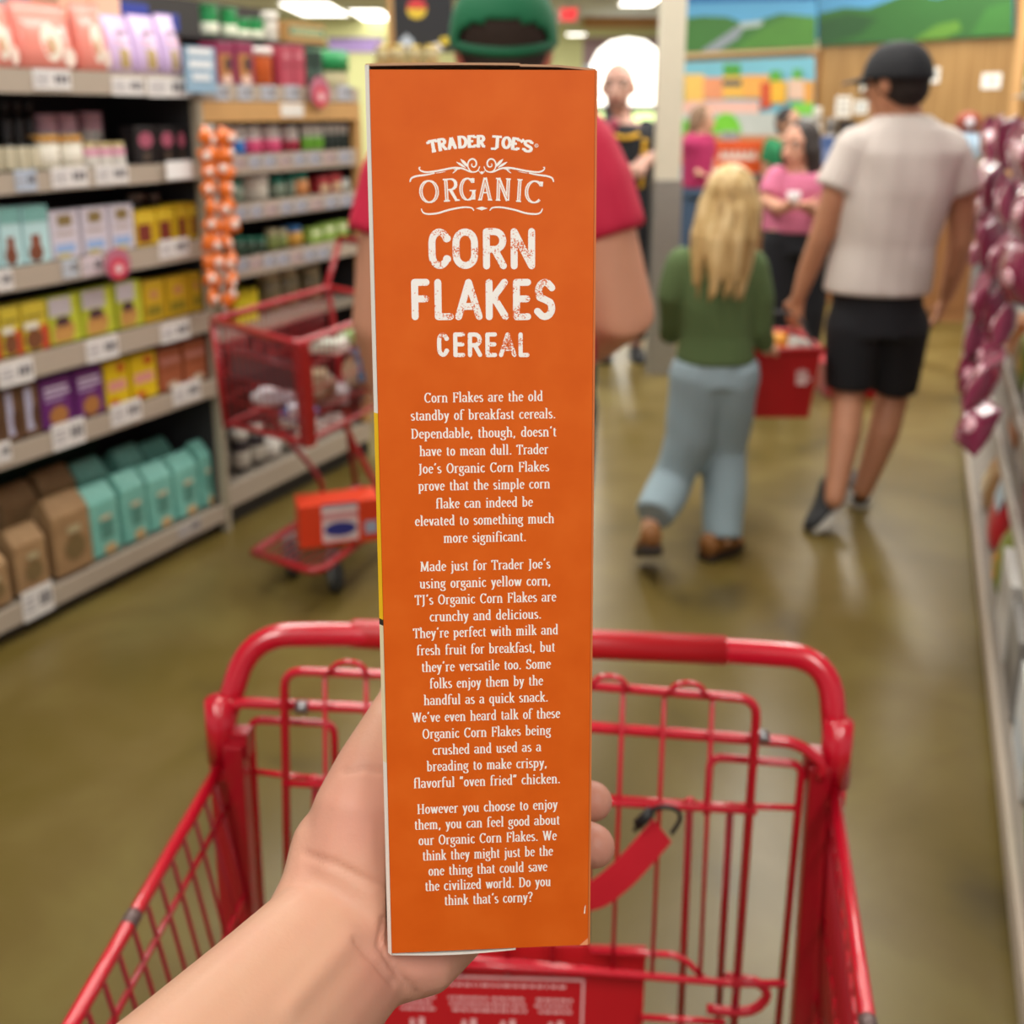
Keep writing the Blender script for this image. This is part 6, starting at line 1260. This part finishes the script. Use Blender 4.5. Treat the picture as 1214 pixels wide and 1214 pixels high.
rsl('pouch', 'green_pouch', 'green and amber pouch on the lowest right shelf, deep in the aisle', 'snack pouch', 1.5, .2, .126, .2, '#7a8a2e', [('e', .2, .1, .8, .5, '#c98a2a')])
rsl('pouch', 'red_white_pouch', 'red and pale blue pouch on the lowest right shelf, deep in the aisle', 'snack pouch', 1.85, .22, .126, .21, '#b8202c', [('r', .1, .6, .9, .95, '#b9ccd8')])
rsl('pouch', 'tan_pouch', 'tan pouch at the deep end of the lowest right shelf', 'snack pouch', 2.2, .2, .126, .2, '#b08a5e', [('e', .2, .2, .8, .6, '#e0cba0')])
for k, (s_, c_, d_) in enumerate(((.15, '#c9c2ba', 'pale grey'), (.45, '#e6e2dc', 'white'), (.75, '#8f857c', 'brown grey'), (1.05, '#b9b2ac', 'silver'), (1.4, '#b8303a', 'red'), (1.75, '#cfc7bc', 'cream'), (2.1, '#c97a3a', 'orange'))):
    rsl('box', 'snack_carton', f'{d_} carton on the middle low shelf at the right edge', 'carton', s_, .24, .411, .16, c_, [('r', .1, .3, .9, .55, '#a89f96')], t=.09)
for k, (s_, c_, d_, h_, c2_) in enumerate(((.12, '#b8352e', 'red', .15, '#e8dccb'), (.38, '#d9d4cc', 'ivory', .13, '#8f9aa0'), (.64, '#c9a23a', 'mustard yellow', .16, '#7a8a3a'), (.90, '#e4e0da', 'chalk white', .14, '#b8a9a0'), (1.16, '#6f6a68', 'charcoal grey', .15, '#a9a4a0'), (1.42, '#c9525e', 'rose red', .16, '#d9dde0'), (1.68, '#b9c8d0', 'icy blue', .13, '#e8ecee'), (1.94, '#8a9a4a', 'olive green', .14, '#d0b64a'), (2.20, '#d2c4b0', 'sand coloured', .13, '#9a7a5a'), (2.46, '#b06a3a', 'rust brown', .12, '#e0c8a0'))):
    rsl('pouch' if k % 2 == 0 else 'box', 'snack_pouch' if k % 2 == 0 else 'snack_carton', f'{d_} pack on the upper low shelf under the hanging foil bags', 'snack pack', s_, .20, .641, h_, c_, [('r', .15, .25, .85, .6, c2_)], t=.075)
s_, z_ = rpx(1209, 832, .03); r = thing('white_price_card', 'white price card on the middle rail at the right edge', 'price tag', rp3(s_, .04, z_), RRZ); b = MB(); b.box(-.05, 0, -.03, .05, .003, .03, M('#eceae6', .5)); b.build('card', r); b = MB(); b.box(-.03, -.0008, -.01, .03, 0, .01, inkp); b.build('printing', r)

# ------------------------------------------------------------ painted walls, papers and counters at the back
def art(name, lab, cat, layers, base_off=.024):
    r = thing(name, lab, cat, wl(*layers[0][1][0], base_off))
    for i, (nm, pts, col) in enumerate(layers):
        b = MB(off=r.location); off = base_off + (.03 if i == 0 else .0305 + .002 * i)
        P = [wl(x, y, off) for x, y in pts]
        if i == 0: b.plate(P, -WN, .028, M(col, .6, var=.1, scale=2))
        else: b.plate(P, WN, .0015, M(col, .6, var=.14, scale=5))
        b.build(nm, r)
T_ = -42
art('hill_mural', 'painted mural of green hills with a grey valley road, left part high on the wall', 'mural', [
    ('sky', [(804, 63), (968, 55), (968, T_), (804, T_)], '#5a9fc8'), ('sky_band', [(804, 4), (968, 0), (968, T_ + 1), (804, T_ + 1)], '#2b6da6'),
    ('far_hills', [(805, 22), (835, 19), (862, 20), (880, 27), (900, 24), (925, 16), (967, 20), (967, 54.8), (805, 62.6)], '#3f7336'), ('valley_road', [(830, 61), (858, 42), (874, 31), (884, 31), (874, 46), (852, 60)], '#8a949c'),
    ('far_town', [(876, 27), (905, 24), (902, 31), (880, 34)], '#a9b8b4'), ('near_hill', [(868, 59.5), (905, 33), (938, 17), (967, 20.5), (967, 54.6)], '#4d8434')])
art('hill_mural', 'painted mural of darker green hills, right part high above the wood panelling', 'mural', [
    ('sky', [(970.5, 54.5), (1202, 42), (1202, T_ - 10), (970.5, T_)], '#4c8cb4'), ('hills', [(971, 16), (1000, 9), (1030, 10), (1048, 3), (1075, -8), (1112, -2), (1145, -14), (1201, -16), (1201, 41.5), (971, 54)], '#2c5f27'),
    ('dark_slope', [(971, 26), (1005, 16), (1040, 22), (1020, 40), (971, 53.8)], '#224c24'), ('light_slope', [(1082, 48), (1110, 30), (1136, 24), (1140, 36), (1120, 46)], '#55822a'), ('side_slope', [(1150, 43.5), (1170, 10), (1200.8, 0), (1200.8, 41.3)], '#356f2b')])
bl = [('sky', [(805, 214), (966, 192), (966, 67), (805, 74)], '#74b4c6')]
def rc(nm, x0, y0, x1, y1, c): bl.append((nm, [(x0, y1), (x1, y1), (x1, y0), (x0, y0)], c))
rc('ochre_house', 809, 88, 835, 120, '#e8bd62'); rc('salmon_house', 834, 92, 858, 118, '#e0946a'); rc('tree', 858, 76, 878, 96, '#4f9a3c'); rc('ochre_house', 857, 90, 882, 116, '#e2b04e'); rc('dark_sign', 857, 95, 879, 102, '#41525a'); rc('orange_house', 882, 89, 912, 116, '#e5a552'); rc('tree', 806, 90, 811, 122, '#4fa03e'); rc('red_awning', 902, 98, 914, 128, '#c8502e'); rc('yellow_house', 914, 96, 932, 122, '#e6b23a'); rc('tree', 913, 84, 926, 96, '#5aa83e'); rc('tree', 940, 82, 950, 95, '#5aa83e'); rc('white_house', 934, 94, 954, 118, '#d9b8a2'); rc('ochre_house', 953, 96, 965, 122, '#d89a4a')
rc('pink_street', 808, 120, 900, 136, '#e5b6a8'); rc('grey_street', 808, 134, 965, 160, '#b9bfba'); rc('lime_hedge', 806, 142, 816, 160, '#62b83c'); bl.append(('lime_bush', [(843 + 18 * (1 - cos(a)) , 158 - 24 * sin(a)) for a in [pi * k / 10 for k in range(11)]], '#74c636')); rc('lime_hedge', 938, 122, 964, 136, '#7cc84a'); rc('brown_base', 806, 160, 965, 195, '#b9805a')
art('town_mural', 'painted mural of a bright town street with ochre houses, behind the counters', 'mural', bl)
def board(name, lab, cat, x0, y0, x1, y1, col, frame=None, marks=()):
    r = thing(name, lab, cat, wl((x0 + x1) / 2, y1, .025)); b = MB(off=r.location)
    if frame: wq(x0 - 1.2, y0 - 1.2, x1 + 1.2, y1 + 1.2, .024, .018, M(frame, .5), b); b.build('frame', r); b = MB(off=r.location)
    wq(x0, y0, x1, y1, .0425 if frame else .024, .004, M(col, .6, var=.03), b); b.build('sheet', r)
    if marks:
        b = MB(off=r.location)
        for x, y, X, Y_, c in marks: wq(x, y, X, Y_, .047 if frame else .029, .001, M(c, .6), b)
        b.build('printing', r)
board('framed_notice', 'small dark framed notice beside the face of the man in the white T-shirt', 'framed notice', 1021, 92, 1036, 109, '#e6e0d0', '#3a2d22', [(1024, 97, 1033, 103, '#8a8a80')])
board('paper_notice', 'white paper sheet pinned left of the man in the white T-shirt, larger of two', 'paper', 991, 114, 1009, 139, '#ebe6dc', None, [(994, 118, 1006, 121, '#a9a59c'), (994, 125, 1006, 134, '#c9c4ba')])
board('paper_notice', 'smaller white paper sheet pinned nearest the man in the white T-shirt', 'paper', 1013, 119, 1029, 135, '#e8e6de', None, [(1016, 122, 1026, 131, '#c2c4c0')])
board('paper_notice', 'small white paper on the panelling just behind the black cap', 'paper', 1103, 80, 1114, 98, '#ebe8e0', None, [(1105, 84, 1112, 90, '#b9b8b4')])
board('paper_notice', 'white paper with a small mark on the panelling above the striped bundle', 'paper', 1164, 87, 1187, 105, '#efece6', None, [(1172, 93, 1180, 98, '#7c8a84')])
board('green_poster', 'white and green poster at the right edge of the panelling', 'poster', 1203, 45, 1224, 117, '#dfe6dc', None, [(1205, 75, 1222, 92, '#7fae5e'), (1206, 98, 1220, 110, '#8a9a86'), (1206, 50, 1220, 60, '#b9c4b4')])
b = MB(); e_ = wl(1200, 130, .03); e2_ = wl(1211, 130, .03); b.plate([V((e_.x, e_.y, 0)), V((e2_.x, e2_.y, 0)), V((e2_.x, e2_.y, 3.4)), V((e_.x, e_.y, 3.4))], WN, .05, M('#c79a63', .55)); struct(b, 'trim_5')
cw_ = M('#a9764a', .5, var=.12, scale=6); ctop = M('#8a8f90', .35)
def counter(lab, x0, x1, Yc, h, dp=.6, name='store_counter'):
    a = at_y(x0, 130, Yc); b_ = at_y(x1, 130, Yc); r = thing(name, lab, 'counter', V(((a.x + b_.x) / 2, Yc, 0))); W2 = (b_.x - a.x) / 2
    b = MB(); b.box(-W2, .03, 0, W2, dp, h - .04, cw_); b.build('cabinet', r); b = MB(); b.box(-W2 - .02, 0, h - .04, W2 + .02, dp + .02, h, ctop); b.build('worktop', r)
    b = MB()
    for k in range(3): b.box(-W2 + .05 + k * W2 * .66, .022, .08, -W2 + .05 + k * W2 * .66 + W2 * .58, .03, h - .1, M('#9c6a40', .5)); b.build('door', r); b = MB()
    return r
counter('wooden checkout counter in front of the painted town mural', 842, 925, 9.1, .95); Yc = 9.1
counter('wooden serving counter below the papers on the panelling', 968, 1050, 8.0, .98)
counter('wooden counter at the right under the striped bundle', 1118, 1190, 7.2, 1.12)
def onc(name, lab, cat, x0, x1, y0, z, Yc, col, col2=None, kind='box'):
    a, b_ = at_y(x0, y0, Yc), at_y(x1, y0, Yc); w_ = b_.x - a.x; h = a.z - z; r = thing(name, lab, cat, V(((a.x + b_.x) / 2, Yc, z)))
    if kind == 'box': carton(r, w_, h, .12, col, [('r', .1, .3, .9, .7, col2)] if col2 else [])
    else: jar(r, w_ / 2, h, col, col2 or '#ddd8d0')
sg = thing('orange_sign', 'orange sign with white lettering standing on the checkout counter', 'sign', at_y(875, 196, 9.0)); sg.location.z = .952
sa, sb_ = at_y(846, 167, 9.12), at_y(905, 195, 9.12); b = MB(off=sg.location); b.box(sa.x, 9.12, .952, sb_.x, 9.14, sa.z, M('#e2571c', .5)); b.build('board', sg)
b = MB(off=sg.location); lw_ = (sb_.x - sa.x) / 8.5
for k in range(6):
    x = sa.x + lw_ * (1.2 + k * 1.05); zc = (sa.z + .952) / 2 + .02; P = [(x, zc - .045), (x + lw_ * .35, zc + .05), (x + lw_ * .7, zc - .045)]
    for (xa_, za_), (xb_, zb2) in zip(P, P[1:]): b.hexa([V((xa_ - .012, 9.116, za_)), V((xa_ + .012, 9.116, za_)), V((xa_ + .012, 9.12, za_)), V((xa_ - .012, 9.12, za_))], [V((xb_ - .012, 9.116, zb2)), V((xb_ + .012, 9.116, zb2)), V((xb_ + .012, 9.12, zb2)), V((xb_ - .012, 9.12, zb2))], M('#f0ddd0', .5))
b.build('white_lettering', sg)
onc('red_pack', 'red and white pack right of the orange sign on the checkout counter', 'pack', 907, 916, 166, .951, 9.2, '#d2404a', '#ece4e0'); onc('white_pack', 'white pack at the right end of the checkout counter', 'pack', 917, 924, 170, .951, 9.2, '#e8dcd8', '#c8606a')
onc('grey_register', 'grey cash register left of the dark-haired person', 'cash register', 858, 876, 156, .951, 9.45, '#8c9090', '#5a6060')
onc('white_urn', 'white urn on the serving counter behind the woman in pink', 'urn', 966, 977, 127, .981, 8.15, '#cfc8bc', '#e0dcd2', 'jar'); onc('grey_urn', 'grey urn on the serving counter beside the white urn', 'urn', 980, 996, 140, .981, 8.15, '#a49a90', '#8a8580', 'jar'); onc('blue_pack', 'blue pack on the serving counter near the shoulder of the man in white', 'pack', 975, 990, 162, .981, 8.0, '#4a6294', '#7a8ab4'); onc('dark_machine', 'dark coffee machine on the serving counter under the two papers', 'coffee machine', 999, 1016, 142, .981, 8.1, '#2c2624', '#4a4440')
bd = thing('striped_bundle', 'pale blue striped bundle with a reddish brown top on the right counter', 'gift basket', at_y(1147, 158, 7.3)); bd.location.z = 1.121
b = MB(); b.ell((0, 0, .12), (.13, .10, .12), M('#9cc0dc', .5), n=18, k=10); b.build('striped_body', bd)
for k in range(5): b = MB(); x = -.08 + k * .04; b.tube([(x, -math.sqrt(max(.0004, 1 - (x / .13) ** 2)) * .1 * sin(a) - .001, .12 + .118 * math.sqrt(1 - (x / .13) ** 2) * cos(a)) for a in [pi * (.15 + .7 * j / 8) for j in range(9)]], .006, M('#e4ecf2', .5), 6); b.build('white_stripe', bd)
b = MB(); b.ell((.0, 0, .285), (.095, .08, .085), M('#8e3f2c', .7, var=.3), n=16, k=8); b.build('brown_top', bd); b = MB(); b.ell((-.02, -.07, .29), (.035, .02, .035), M('#d8d2dc', .5), n=12, k=6); b.build('white_knob', bd)
pkt = thing('magenta_bouquet', 'magenta bunch beside the striped bundle on the right counter', 'bouquet', at_y(1178, 158, 7.4)); pkt.location.z = 1.121
b = MB(); b.lathe([(.02, 0), (.05, .12), (.001, .121)], M('#8f8a8c', .5)); b.build('vase', pkt)
random.seed(8)
for k in range(9): b = MB(); b.ell((random.uniform(-.06, .06), random.uniform(-.05, .05), .15 + random.uniform(0, .12)), (.035, .035, .03), M(random.choice(('#b8446a', '#8e2f56', '#c8688a')), .7), n=8, k=6); b.build('bloom', pkt)
# steel cabinet end and a red basket further down the aisle
mc = at_z(1147, 476, 0); r = thing('steel_cabinet', 'grey steel cabinet end beyond the right shelf', 'cabinet', V((mc.x + .03, mc.y, 0)), -.38)
b = MB(); b.box(-.05, 0, .06, .5, .6, .86, M('#8d979e', .35, .4)); b.build('cabinet', r, .008); b = MB(); b.box(-.05, .02, 0, .5, .58, .06, M('#3f4346', .6)); b.build('plinth', r); b = MB(); b.box(-.06, -.01, .86, .51, .61, .885, M('#aeb4b6', .3, .5)); b.build('worktop', r)
rb_ = at_z(1022, 474, 0); r = thing('floor_basket', 'red basket standing on the floor beyond the legs of the man in white', 'shopping basket', V((rb_.x, rb_.y + .15, 0)))
b = MB(); b.hexa([V((-.17, -.11, 0)), V((.17, -.11, 0)), V((.17, .11, 0)), V((-.17, .11, 0))], [V((-.2, -.14, .18)), V((.2, -.14, .18)), V((.2, .14, .18)), V((-.2, .14, .18))], rp); b.build('basket_body', r); b = MB(); b.tube([(-.2, -.14, .185), (.2, -.14, .185), (.2, .14, .185), (-.2, .14, .185), (-.2, -.14, .185)], .009, M('#c83a48', .4), 8); b.build('rim', r)

# ------------------------------------------------------------ end display with the black board, far shop signs and lamps
Ye = 5.6; ea, eb = at_y(446, 130, Ye), at_y(536, 130, Ye); r = thing('end_display', 'dark wooden end display behind the man in the green cap', 'display stand', V(((ea.x + eb.x) / 2, Ye, 0))); W2 = (eb.x - ea.x) / 2
b = MB(); b.box(-W2, 0, 0, W2, .45, 1.70, M('#4a3a2c', .6)); b.build('cabinet', r); b = MB(); b.box(-W2 - .01, -.02, 1.70, W2 + .01, .46, 1.73, wood2); b.build('top_board', r)
b = MB(); x0_ = at_y(459, 30, Ye + .2).x - r.location.x; x1_ = at_y(467, 30, Ye + .2).x - r.location.x; b.box(x0_, .2, 1.731, x1_, .24, 2.25, wood2); b.build('wooden_post', r)
for i, x in enumerate((455, 474, 493, 512)):
    p = at_y(x, 66, Ye + .1); j = thing('gold_rim_jar', f'glass jar with a gold rim on the end display, {ORD[i]} from the left', 'jar', V((p.x, Ye + .05, 1.731)), 0, 'gold-rimmed jars on the end display')
    b = MB(); b.lathe([(.001, 0), (.04, 0), (.042, .07), (.034, .085), (.001, .085)], M('#b9ab80', .2, coat=.6), n=14); b.build('glass', j); b = MB(); b.lathe([(.036, .083), (.037, .083), (.037, .1), (.001, .1)], M('#d9bd5a', .25, .6), n=14); b.build('lid', j)
bs2 = thing('black_board', 'black sign board with a red and yellow round mark, behind the green cap', 'sign', at_y(500, 62, Ye + .15)); b = MB(off=bs2.location); q0, q1 = at_y(468, 62, Ye + .15), at_y(536, -14, Ye + .15)
b.box(q0.x, Ye + .15, q0.z, q1.x, Ye + .18, q1.z, M('#26272c', .7)); b.build('board', bs2)
def bmark(nm, pts, col): b = MB(off=bs2.location); b.plate([at_y(x, y, Ye + .148) for x, y in pts], (0, 1, 0), .002, M(col, .6)); b.build(nm, bs2)
bmark('red_mark', [(494 + 12 * cos(a), 10 + 12 * sin(a)) for a in [pi + pi * k / 8 for k in range(9)]], '#d23a3e'); bmark('yellow_mark', [(494 + 12 * cos(a), 10.5 + 12 * sin(a)) for a in [pi * k / 8 for k in range(9)]], '#e2c23a')
bmark('white_drawing', [(470, 60), (474, 48), (482, 40), (490, 48), (494, 60)], '#b9c6d8'); bmark('white_drawing', [(510, 60), (512, 52), (520, 50), (526, 60)], '#d8d8dc'); bmark('yellow_drawing', [(521, 50), (523, 44), (532, 44), (533, 52), (526, 54)], '#d9c23a')
b = MB(off=bs2.location); b.tube([V((q0.x + .05, Ye + .165, q1.z)), V((q0.x + .05, Ye + .165, 3.6))], .004, chrome, 6); b.tube([V((q1.x - .05, Ye + .165, q1.z)), V((q1.x - .05, Ye + .165, 3.6))], .004, chrome, 6); b.build('hanging_rod', bs2)
pb = thing('purple_banner', 'long purple banner on the pale green far wall', 'banner', V((fx(425), FY - .01, fz(62)))); b = MB(off=pb.location); b.box(fx(393), FY - .03, fz(62), fx(456), FY - .004, fz(46), M('#a58cc8', .7)); b.build('cloth', pb); b = MB(off=pb.location); b.tube([V((fx(392), FY - .018, fz(46))), V((fx(457), FY - .018, fz(46)))], .03, M('#7a6aa0', .6), 8); b.build('rod', pb)
EY = 20.0; ex = thing('exit_sign', 'red EXIT sign hanging under the ceiling beyond the green cap', 'exit sign', at_y(674, 26, EY)); a_, c_ = at_y(662, 27, EY), at_y(687, 8, EY)
b = MB(off=ex.location); b.box(a_.x, EY, a_.z, c_.x, EY + .06, c_.z, M('#f0d8d4', .5)); b.build('housing', ex); b = MB(off=ex.location); b.tube([V(((a_.x + c_.x) / 2, EY + .03, c_.z)), V(((a_.x + c_.x) / 2, EY + .03, 3.6))], .01, chrome, 6); b.build('rod', ex)
b = MB(); write(b, 'EXIT', a_.x + .05, c_.x - .05, a_.z + .05, (c_.z - a_.z - .1) / C_, M('#e8343c', .5, emit=1.2, var=0), .4, .3, y=EY - .01); 
for v in b.v: v -= ex.location
b.build('lettering', ex)
lampm = M('#fffaf0', .5, emit=5, var=0)
for i, (x0, y0, x1, y1, d_) in enumerate(((207, 2, 247, 15, 'above the blue cartons'), (346, 4, 402, 19, 'above the tan crate'), (424, 17, 460, 32, 'left of the black board'), (672, 36, 694, 46, 'beside the green cap'), (742, -6, 782, 3, 'beside the cream column'), (895, -16, 950, -5, 'over the painted hills'))):
    c_ = at_z((x0 + x1) / 2, (y0 + y1) / 2, 3.55) if i != 3 else at_y((x0 + x1) / 2, (y0 + y1) / 2, 24)
    if c_.y > 24: c_ = V((c_.x * 24 / c_.y, 24, 3.55))
    if i == 5: c_ = V((1.6, 6.2, 3.55))
    hw_ = (x1 - x0) / 2 / 1237 * c_.y; hl = 1.3 if i != 3 else .1; zz_ = 3.55 if i != 3 else c_.z
    r = thing('ceiling_light', f'bright rectangular ceiling light {d_}', 'ceiling light', V((c_.x, c_.y, zz_)))
    b = MB(); b.box(-hw_, -hl, .004, hw_, hl, 3.6 - zz_ if i != 3 else .06, M('#dcdcd6', .6)); b.build('housing', r); b = MB(); b.box(-hw_ * .96, -hl * .97, -.012, hw_ * .96, hl * .97, .004, lampm); b.build('diffuser', r)

# ------------------------------------------------------------ the photographer's body behind the camera, unseen, added to shade the lower carton
ph = Person.__new__(Person); ph.base = W.copy(); ph.root = arm; ph.vox = .013; ph.sk = skinm('#d9a684'); ph.b = MB(off=W); ph.f = V((0, 1, 0)); ph.r = V((1, 0, 0))
elb = W + (el - W).normalized() * .25; shl = V((-.20, -.24, 1.36))
ph.head(V((.0, -.36, 1.60)), .10, V((0, 1, -.15))); ph.neck(V((0, -.38, 1.40)), V((0, -.37, 1.52)), .055, .052)
tor = [(V((0, -.36, .90)), .165, .11), (V((0, -.36, 1.05)), .16, .11), (V((0, -.36, 1.22)), .185, .115), (V((0, -.36, 1.34)), .19, .10), (V((0, -.37, 1.41)), .12, .07)]
ph.torso(tor); ph.limb([shl, shl.lerp(elb, .5), elb, el.lerp(elb, .3)], [.052, .044, .038, .035]); ph.limb([V((.2, -.34, 1.34)), V((.25, -.30, 1.08)), V((.14, -.16, 1.24))], [.052, .042, .03])
for sx in (-1, 1): ph.limb([V((sx * .09, -.36, .90)), V((sx * .095, -.35, .5)), V((sx * .10, -.38, .06))], [.10, .065, .045])
ph.done(); dkm = M('#3a4048', .85); t_ = MB(off=W); ph.torso([(V((0, -.36, .86)), .18, .12)] + tor[1:], t_, .014, m=dkm); ph.limb([V((-.19, -.33, 1.35)), shl, shl.lerp(elb, .45)], [.06, .062, .06], t_, 0, dkm); ph.limb([V((.19, -.34, 1.34)), V((.23, -.32, 1.2))], [.062, .058], t_, 0, dkm); t_.blob('shirt', arm, .013, 4, dkm)
t_ = MB(off=W); ph.torso([(V((0, -.36, .84)), .17, .12), (V((0, -.36, .94)), .165, .112)], t_, .01, m=tb)
for sx in (-1, 1): ph.limb([V((sx * .09, -.36, .88)), V((sx * .095, -.35, .5)), V((sx * .10, -.37, .10))], [.112, .085, .065], t_, 0, tb)
t_.blob('trousers', arm, .013, 4, tb); ph.hc = V((0, -.36, 1.60)); hair_cap(ph, dh, -.35, vox=.01)
for sx in (-1, 1): ph.shoe(V((sx * .10, -.44, 0)), V((sx * .11, -.17, 0)), .075, .042, M('#333338', .6), M('#d8d5cc', .6))
